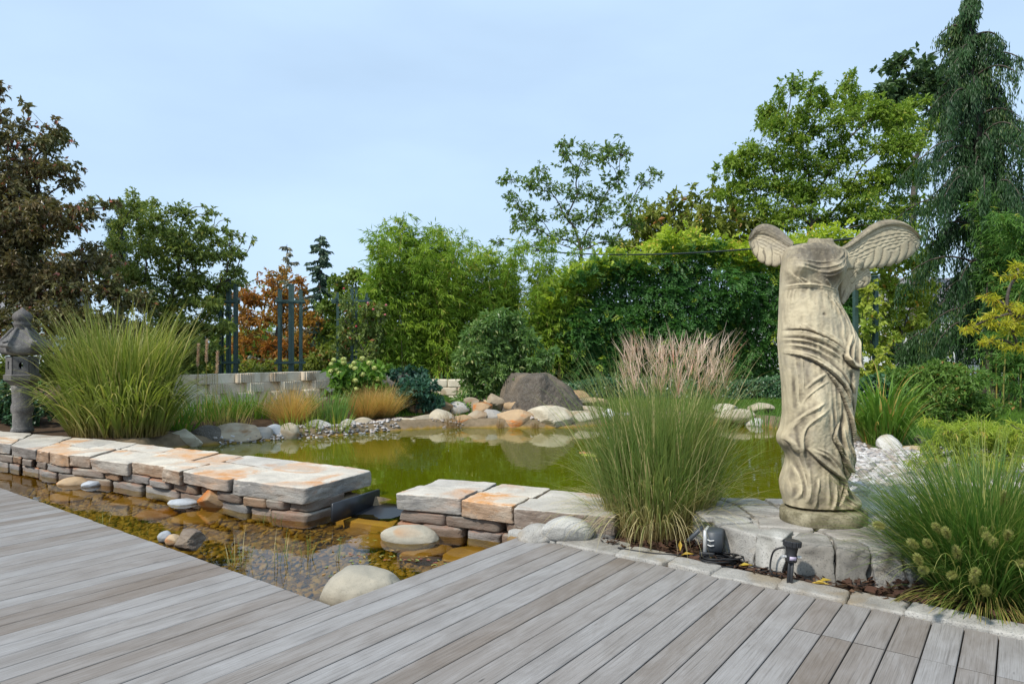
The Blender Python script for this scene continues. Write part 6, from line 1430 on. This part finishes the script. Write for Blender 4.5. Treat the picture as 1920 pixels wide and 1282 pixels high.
# right side: yellow maple, lace maple
tree('yellow_maple', 'bright yellow green maple branch reaching in at the right edge', 'tree', 7.5, [(2080, 900), (2060, 700), (1990, 600)],
     [(1885, 575, 26, 12), (1860, 560, 14, 8), (1905, 590, 26, 16), (1860, 595, 26, 8), (1825, 615, 22, 7), (1900, 620, 26, 10), (1860, 640, 22, 7), (1905, 500, 14, 6), (1895, 515, 14, 6), (1910, 650, 20, 9), (1880, 608, 30, 10)], LM['yellow'], .055, .008, cov=.65, seed=50, r0=.06, droop=.35, depth=.6, spray=4, out=.4)
tree('lace_maple', 'low feathery yellow green maple shrub right of the pebble bed', 'shrub', 6.9, [(1830, 905), (1830, 870)],
     [(1770, 805, 34, 14), (1810, 800, 40, 16), (1860, 800, 40, 16), (1905, 810, 34, 18), (1780, 830, 44, 18), (1830, 828, 48, 20), (1885, 835, 44, 22), (1770, 855, 34, 14), (1820, 858, 46, 18), (1880, 865, 44, 18), (1740, 870, 26, 8), (1790, 882, 34, 10)], LM['lacemaple'], .055, .007, out=.4, cov=1.15, seed=51, r0=.02, droop=.5, crown_name='foliage', spray=8)
# ------------------------------------------------------------------ grasses and bed plants
c = P(198, 822, .14); clump('tall_grass', 'tall arching silver grass clump beside the stone lantern', 'ornamental grass', c + [0, .35, 0], 2100, .62, 1.50, G['misc'], .023, .17, 1.3, 61, hv=.24, t0j=.11, ell=(1.1, .75), K=8, pw=2.3)
root = bpy.data.objects['tall_grass']; r = np.random.default_rng(60); n = 480; a = r.uniform(0, 6.28, n); q = np.sqrt(r.random(n)); base = np.stack([.7 * q * np.cos(a), .5 * q * np.sin(a), np.zeros(n)], 1)
V, f, A, T, tp = blades(r, base, a + r.normal(0, .5, n), .15 + .35 * q, 1.7 + r.random(n) * 1.2, r.uniform(.8, 1.7, n), np.full(n, .028), r.random(n), 10, 2.0); mesh('arching_blades', V, [f], G['misc'], root, {'rnd': A, 't': T})
c = P(205, 818, .14); clump('dry_grass', 'dry brown low tuft in front of the tall silver grass', 'ornamental grass', c + [.15, -.12, 0], 420, .4, .55, G['drygreen'], .010, .9, 1.3, 62, ell=(1.4, .5))
c = P(322, 815, .05); clump('iris', 'broad leaved green iris fan at the foot of the tall silver grass', 'plant', c, 120, .28, .50, G['strap'], .028, 1.0, .9, 63, ell=(1.3, .6))
c = P(380, 800, .08); clump('bed_grass', 'green and rust strap leaved clump under the block wall, leftmost', 'plant', c + [0, .2, 0], 330, .42, .56, G['strap'], .014, .8, 1.1, 64, ell=(1.4, .6))
c = P(448, 795, .08); clump('bed_grass', 'dense green strap leaved clump left of the orange hair grass', 'plant', c + [0, .2, 0], 420, .42, .62, G['strap'], .014, .7, 1.1, 65, ell=(1.3, .6))
c = P(418, 806, .06); clump('bed_grass', 'sparse rusty stemmed clump at the gravel edge under the block wall', 'plant', c, 120, .3, .45, G['drygreen'], .008, .7, 1.0, 66, ell=(1.6, .5))
c = P(543, 800, .06); clump('hair_grass', 'orange hair grass tuft between strap leaved clump and iris', 'ornamental grass', c + [0, .1, 0], 1200, .17, .74, G['dry'], .006, 1.4, 1.0, 67, hv=.16)
c = P(612, 795, .05); clump('iris', 'upright fresh green iris clump between the two hair grasses', 'plant', c + [0, .1, 0], 170, .34, .58, G['iris'], .024, .45, .5, 68, ell=(1.3, .6))
c = P(688, 786, .06); clump('hair_grass', 'golden hair grass tuft in front of the hydrangea', 'ornamental grass', c + [0, -.1, 0], 1000, .16, .64, G['dry'], .006, 1.25, .9, 69, hv=.16)
c = P(722, 784, .06); clump('hair_grass', 'golden hair grass tuft at the lawn edge, right of the hydrangea', 'ornamental grass', c + [0, -.1, 0], 900, .15, .70, G['dry'], .006, 1.35, .9, 70, hv=.16)
for j, (px, n, lab) in enumerate([(545, 44, 'yellow green reeds in shallow water, left tuft of the shore'), (580, 40, 'yellow green reeds in shallow water, middle tuft of the shore'), (632, 46, 'yellow green reeds in shallow water before the smooth white stone')]):
    c = P(px, 826 - j * 3, WZ_POOL - .05); clump('pond_reeds', lab, 'reeds', c, n, .13, .48, G['reed'], .014, .75, .5, 71 + j, ell=(1.3, .6))
c = P(846, 803, WZ_POOL); clump('rushes', 'brown rushes standing in the water before the olive rock', 'rushes', c, 110, .12, .32, G['brown'], .006, .35, .2, 75, ell=(1.5, .6))
c = P(938, 803, WZ_POOL); clump('rushes', 'tiny brown tuft at the waterline before the light grey rock', 'rushes', c, 60, .08, .18, G['brown'], .006, .5, .3, 76)
c = P(1002, 803, WZ_POOL); clump('rushes', 'tiny brown tuft at the waterline before the orange streaked rock', 'rushes', c, 60, .08, .14, G['brown'], .006, .6, .3, 77)
c = P(1435, 803, WZ_POOL); clump('pond_reeds', 'thin green reeds at the far shore left of the statue', 'reeds', c, 70, .25, .62, G['iris'], .012, .5, .7, 78, ell=(1.6, .5))
c = P(1670, 835, .13); clump('daylily', 'arching bright green daylily clump behind the pale boulder', 'plant', c + [0, .2, 0], 330, .26, 1.02, G['strap'], .027, .75, 2.3, 79, K=10, hv=.24, pw=1.9)
c = P(1190, 775, .05); clump('bed_grass', 'yellow green grass tuft on the rocks behind the plume grass', 'plant', c + [0, .3, 0], 260, .3, .35, G['reed'], .008, .8, 1.0, 80)
for j, (px, py, h, lab) in enumerate([(1850, 780, .5, 'green strap leaved plant before the white house fence'), (1795, 785, .4, 'green strap leaved plant under the azalea')]):
    c = P(px, py, .12); clump('bed_plant', lab, 'plant', c, 90, .35, h, G['strap'], .02, .8, 1.0, 81 + j)
for j, (px, lab) in enumerate([(372, 'lone tan feather plume rising before the block wall, left'), (388, 'taller tan feather plume rising before the block wall'), (408, 'short tan feather plume nearest the trellis tower')]):
    b = P(px - 6, 790, .1); tpz = Q(px, 640 + (8, 0, 22)[j], b[1]); root = empty('feather_plume', b, lab, 'grass plume'); r = np.random.default_rng(j)
    mb = MB(); mb.tube([b, (b + tpz) / 2 + [.02, 0, 0], tpz], .004, 5, cap=False); mb.build('stem', G['drygreen'], root, b)
    n = 220; u = r.random(n); pos_ = tpz + np.outer(-u * .42, [0, 0, 1.]) + (b - tpz) * [1, 1, 0] * (u * .25)[:, None]; V, f, A, B = leaves(pos_, rvec(r, n) * .5 + [0.05, 0, .9], rvec(r, n), .07, .012, r.random(n)); mesh('plume', V - b, [f], G['panicle'], root, {'rnd': A, 't': B}, smooth=False)

# plume grass in the middle
c = P(1225, 1006, -.01); c = c + np.array([0.06, .06, 0])
root, tip, L = clump('plume_grass', 'tall slender grass clump with pinkish plumes beside the plinth', 'ornamental grass', c, 2400, .36, 1.10, G['plume'], .0075, .24, 1.3, 91, hv=.22, t0j=.16, ell=(1.1, .75), K=9, pw=2.6)
r = np.random.default_rng(95); n = 650; a = r.uniform(0, 6.28, n); q = np.sqrt(r.random(n)); base = np.stack([.30 * q * np.cos(a), .2 * q * np.sin(a), np.zeros(n)], 1)
V, f, A, T, tp = blades(r, base, a + r.normal(0, .3, n), .12 + .35 * q, 1.3 + r.random(n) * .9, r.uniform(.7, 1.15, n), np.full(n, .0052), r.random(n), 10, 1.6); mesh('arching_blades', V, [f], G['plume'], root, {'rnd': A, 't': T})
r = np.random.default_rng(92); n = 620; a = r.uniform(0, 6.28, n); q = np.sqrt(r.random(n)); base = np.stack([.42 * q * np.cos(a), .26 * q * np.sin(a), np.zeros(n)], 1)
V, f, A, T, tp = blades(r, base, a, .25 + .35 * q, 1.6 + r.random(n) * 1.6, r.uniform(.35, .9, n), np.full(n, .005), r.random(n) * .2 + .8, 10, 1.2)
mesh('dry_curled_blades', V, [f], G['plume'], root, {'rnd': A, 't': T})
n = 150; a = r.uniform(0, 6.28, n); q = np.sqrt(r.random(n)); base = np.stack([.22 * q * np.cos(a) + .13, .18 * q * np.sin(a), np.zeros(n)], 1); Ls = r.uniform(.98, 1.32, n); t0 = .02 + .11 * q
V, f, A, T, tp = blades(r, base, a, t0, t0 + .06, Ls, np.full(n, .0045), r.random(n) * .85, 6, 1.2); mesh('flower_stalks', V, [f], G['plume'], root, {'rnd': A, 't': np.clip(T, .3, .7)})
for sgn, nm in ((0, 'plumes'),):
    out = np.stack([np.cos(a), np.sin(a), a * 0], 1); P_, D_, R__ = [], [], []; AL = []
    for j in range(n):
        nr_ = int(r.integers(4, 8)); az = a[j] + r.normal(0, 1.1, nr_); tl = t0[j] + .15 + np.abs(r.normal(0, .30, nr_))
        bs = np.repeat((tp[j] - [0, 0, .02])[None], nr_, 0) - np.outer(r.random(nr_) * .06, [0, 0, 1]); AL.append((bs, az, tl, r.uniform(.13, .25, nr_), np.full(nr_, r.random())))
    bs, az, tl, ll, rn = [np.concatenate(x) for x in zip(*AL)]; V, f, A, T, _ = blades(r, bs, az, tl, tl + .15, ll, np.full(len(bs), .0048), rn, 4, 1.0); mesh('plumes', V, [f], G['panicle'], root, {'rnd': A, 't': T})

# fountain grass at the right
c = P(1842, 1128, -.01) + np.array([.1, .1, 0])
root, tip, L = clump('fountain_grass', 'dense dome of green fountain grass with bristly seed heads', 'ornamental grass', c, 4800, .26, .75, G['fount'], .0068, 1.05, 1.35, 93, hv=.24, t0j=.18, K=9, pw=1.7, ell=(1.1, 1.0))
r = np.random.default_rng(94); n = 500; a = r.uniform(3.3, 6.1, n); q = np.sqrt(r.random(n)); base = np.stack([.32 * q * np.cos(a), .3 * q * np.sin(a), np.zeros(n)], 1)
V, f, A, T, tp = blades(r, base, a, .6 + .6 * q, 2.2 + r.random(n) * .6, r.uniform(.25, .5, n), np.full(n, .005), r.random(n) * .2 + .8, 7, 1.1); mesh('dry_skirt_blades', V, [f], G['drygreen'], root, {'rnd': A, 't': T})
hp = [(1650, 985), (1713, 1020), (1740, 1020), (1722, 1050), (1733, 1068), (1757, 990), (1775, 1000), (1794, 1037), (1786, 1077), (1830, 1072), (1826, 1086), (1848, 1108), (1850, 1005), (1862, 1018), (1845, 1000), (1890, 1005), (1912, 1055), (1882, 935)]
for j, (px, py) in enumerate(hp):
    tgt = Q(px, py, c[1] - .38 - .25 * (py - 930) / 180 + .1 * ((j * 7) % 3 - 1)); v = nrmz((tgt - (c + [0, 0, .1]))[None])[0]; ax = nrmz((v + np.array([0, 0, .15 + .3 * ((j * 5) % 4 - 1)]))[None])[0]
    nb_ = 320; u = r.random(nb_); d = rvec(r, nb_); d = nrmz(d - (d @ ax)[:, None] * ax + ax * .55); Lh = r.uniform(.055, .10); pos_ = np.outer((u - .5) * Lh, ax)
    V, f, A, B = leaves(pos_, d, rvec(r, nb_), .032 * (1 - .6 * np.abs(u - .45)), .0024, r.random(nb_), t=r.random(nb_)); V = V.reshape(-1, 4, 3); T = np.tile([0, .5, 1, .5], nb_)
    o = mesh('seed_head', V.reshape(-1, 3), [f], G['seed'], root, {'rnd': A, 't': T}, smooth=False); o.location = Vector(tgt - c)
    mb = MB(); st = c + np.array([.12 * v[0], .12 * v[1], 0]); mb.tube([(st - tgt), (st - tgt) * .5 + [0, 0, .05], [0, 0, 0]], .0018, 4, cap=False); mb.build('stalk', G['fount'], o)

# lawn blades, water weeds, floating and fallen leaves
r = np.random.default_rng(99); n = 60000
pt = np.c_[r.uniform(-4, 16, n), r.uniform(8.5, 19.5, n)]; ok = (sdist(pt, pool_poly) < -.75) & ((pt[:, 1] > 13.2) | (pt[:, 0] > 5.6)) & ~((pt[:, 0] < -2.6) & (pt[:, 1] < 14.5)); pt = pt[ok]; n = len(pt); zz = ground_z(pt)
V, f, A, B = leaves(np.c_[pt, zz], rvec(r, n) * .5 + [0, 0, 1.], rvec(r, n), r.uniform(.04, .08, n), .012, r.random(n)); tag(mesh('lawn_grass', V, [f], G['lawn'], attrs={'rnd': A, 't': B}, smooth=False), 'short green lawn grass beyond the pond', 'grass', kind='stuff')
for j, (px, py, n_, h, lab) in enumerate([(505, 985, 16, .14, 'small bright green weed tuft growing in the stream by the wall'), (455, 1062, 26, .2, 'thin dark water grass by the left deck edge'), (520, 1062, 14, .22, 'few upright water stems in the middle of the stream'), (575, 1050, 12, .2, 'thin bent water stems left of the beige boulder'), (195, 990, 8, .18, 'thin green blades by the deck, left end of the stream'), (110, 880, 12, .3, 'few tall blades at the wall foot at the far left'), (625, 1060, 6, .2, 'single thin stems beside the beige boulder')]):
    c = P(px, py, SW - .03); clump('water_grass', lab, 'water plant', c, n_, .12 if n_ > 12 else .05, h, G['plume'], .004, .5, .5, 120 + j)
M['pad'] = rnd_mat('floating_leaf_colours', [(0.14, 0.22, 0.03), (0.24, 0.26, 0.04), (0.40, 0.20, 0.05), (0.10, 0.16, 0.03), (0.30, 0.07, 0.04)], .5, .5)
for j, (px, py, n_, sp_, lab) in enumerate([(715, 1040, 26, .16, 'drift of green and orange pondweed leaves before the grey domed stone'), (770, 1050, 20, .12, 'drift of green pondweed leaves near the right deck edge'), (655, 1070, 10, .14, 'scattered reddish floating leaves beside the beige boulder'), (665, 1012, 10, .08, 'few green floating leaves below the sill stone')]):
    c = P(px, py, SW + .004); r = np.random.default_rng(j + 5); pos_ = c + np.c_[r.normal(0, sp_ * 1.4, n_), r.normal(0, sp_ * .7, n_), r.uniform(0, .004, n_)]; a = r.uniform(0, 6.28, n_)
    V, f, A, B = leaves(pos_, np.c_[np.cos(a), np.sin(a), a * 0], np.tile([0, 0, 1.0], (n_, 1)), r.uniform(.03, .06, n_), .018, r.random(n_), fold=.05); V[:, 2] = np.maximum(V[:, 2], c[2])
    tag(mesh('pondweed', V, [f], M['pad'], attrs={'rnd': A, 't': B}, smooth=False), lab, 'pondweed', kind='stuff')
M['lily'] = rnd_mat('lily_pads', [(0.30, 0.34, 0.03), (0.42, 0.36, 0.05), (0.45, 0.24, 0.07)], .4, .5)
for j, (px, py, w, lab) in enumerate([(1112, 852, .34, 'yellow green lily pad floating left of the plume grass'), (1135, 862, .30, 'orange edged lily pad floating just beside the plume grass'), (1098, 848, .2, 'small lily pad farthest left on the pool')]):
    c = P(px, py, WZ_POOL + .006); a = np.linspace(.25, 6.03, 30); V = np.vstack([[0, 0, 0], np.c_[np.cos(a) * w / 2, np.sin(a) * w / 2, .006 * np.sin(a * 5)]]); V = np.vstack([V, V - [0, 0, .005]]); n_ = 31
    ft = [[0, q, q + 1] for q in range(1, 30)]; fb = [[n_, n_ + q + 1, n_ + q] for q in range(1, 30)]; fs = [[q, q + n_, q + 1 + n_, q + 1] for q in range(1, 30)]
    o = mesh('lily_pad', V, [np.array(ft + fb), np.array(fs)], M['lily'], attrs={'rnd': np.full(len(V), j / 3 + .05), 't': np.zeros(len(V))}); o.location = tuple(c); o.rotation_euler = (0, 0, j * 2.); tag(o, lab, 'lily pad')
for j, (px, py, rn, a, lab) in enumerate([(1277, 1040, .4, .2, 'long yellow fallen leaf on the mulch edge'), (1275, 1033, .5, 1.3, 'upright curled yellow leaf on the mulch'), (1330, 1046, .45, .6, 'yellow leaf tucked behind the transformer brick'), (1385, 1060, .8, .1, 'brown fallen leaf under the cable coil'), (1535, 1090, .7, .3, 'tan fallen leaf at the foot of the granite plinth'), (1522, 1092, .3, -.3, 'green yellow fallen leaf at the foot of the granite plinth')]):
    c = P(px, py, .025); V, f, A, B = leaves(np.array([[0, 0, 0.0]]), np.array([[math.cos(a), math.sin(a), .12 + (.8 if j == 1 else 0)]]), np.array([[0, -.3, 1.0]]), .10, .028, rn, fold=.3)
    V = np.vstack([V, V - [0, 0, .0015]]); o = mesh('fallen_leaf', V, [np.vstack([f, f[:, ::-1] + 4])], LM['wist_or'], attrs={'rnd': np.full(8, rn), 't': np.zeros(8)}, smooth=False); o.location = tuple(c); tag(o, lab, 'leaf')

# ------------------------------------------------------------------ houses glimpsed through the green, far wood
def house(label, x, y, w, d_, h, rot, roofc=True, nwin=3):
    root = empty('house', (x, y, 0), label, 'house'); R = rotz(rot); mb = MB(); mb.box((0, 0, h / 2), (w, d_, h), R); mb.build('wall', M['plaster'], root, smooth=False)
    mb = MB(); rh = d_ * .32; V = np.array([[-w / 2 - .4, -d_ / 2 - .4, h - .1], [w / 2 + .4, -d_ / 2 - .4, h - .1], [w / 2 + .4, d_ / 2 + .4, h - .1], [-w / 2 - .4, d_ / 2 + .4, h - .1], [-w / 2 - .4, 0, h + rh], [w / 2 + .4, 0, h + rh]]) @ R.T
    mb.add(V, f3=[[0, 4, 3], [1, 2, 5]], f4=[[0, 1, 5, 4], [2, 3, 4, 5], [0, 3, 2, 1]]); mb.build('roof', M['roofing'], root, smooth=False)
    for q in range(nwin):
        for zz in ((1.5,) if h < 4.5 else (1.5, 4.2)):
            cx_ = -w / 2 + w * (q + .5) / nwin; mb = MB(); mb.box(R @ np.array([cx_, -d_ / 2 - .01, zz]), (1.2, .10, 1.5), R); o = mb.build('window', M['plaster'], root, smooth=False)
            mb = MB(); mb.box(R @ np.array([cx_, -d_ / 2 - .045, zz]), (1.02, .06, 1.32), R); mb.build('pane', M['glass_dark'], o, smooth=False)
house('white house behind the cypress at the right edge', 24.5, 27, 9, 8, 3.4, -.3)
house('white house far behind the copper tree and lantern', -33, 36, 16, 9, 3.6, .35)
house('white house far behind the pergola posts', 27, 52, 14, 9, 4.2, .0)
root = empty('garden_fence', (15.2, 20.5, .1), 'low black iron garden fence before the white house at the right edge', 'fence')
mb = MB()
for x in np.arange(-2, 3.2, .16): mb.box((x, 0, .55), (.02, .02, 1.0)); mb.lathe([(.018, 1.04), (.022, 1.07), (.001, 1.14)], (x, 0, 0), 6)
mb.build('pickets', M['steel_black'], root, smooth=False); mb = MB()
for z in (.2, .95): mb.box((.6, .018, z), (5.2, .016, .04))
mb.build('rails', M['steel_black'], root, smooth=False)
r = np.random.default_rng(200); AL = [[], [], [], [], [], []]
for j in range(150):
    x = -75 + j * 1.12 + r.normal(0, 1); y = r.uniform(62, 80); h = r.uniform(2.2, 4.6) ; h = h * (1.25 if x > 5 else .9)
    for q in range(3):
        C = np.array([x + r.normal(0, 1.2), y, h * r.uniform(.3, .85)]); n = 130
        for A_, v in zip(AL, clump_leaves(r, C, np.array([2.0, 2.0, h * .45]), n, .75, .5, .2)): A_.append(v)
p, d, nr, l_, w_, rn = [np.concatenate(a) for a in AL]; V, f, A, B = leaves(p, d, nr, l_, w_, rn)
tag(mesh('far_wood', V, [f], LM['olive'], attrs={'rnd': A, 't': B}, smooth=False), 'distant green wood closing the horizon behind the garden', 'wood', kind='stuff')
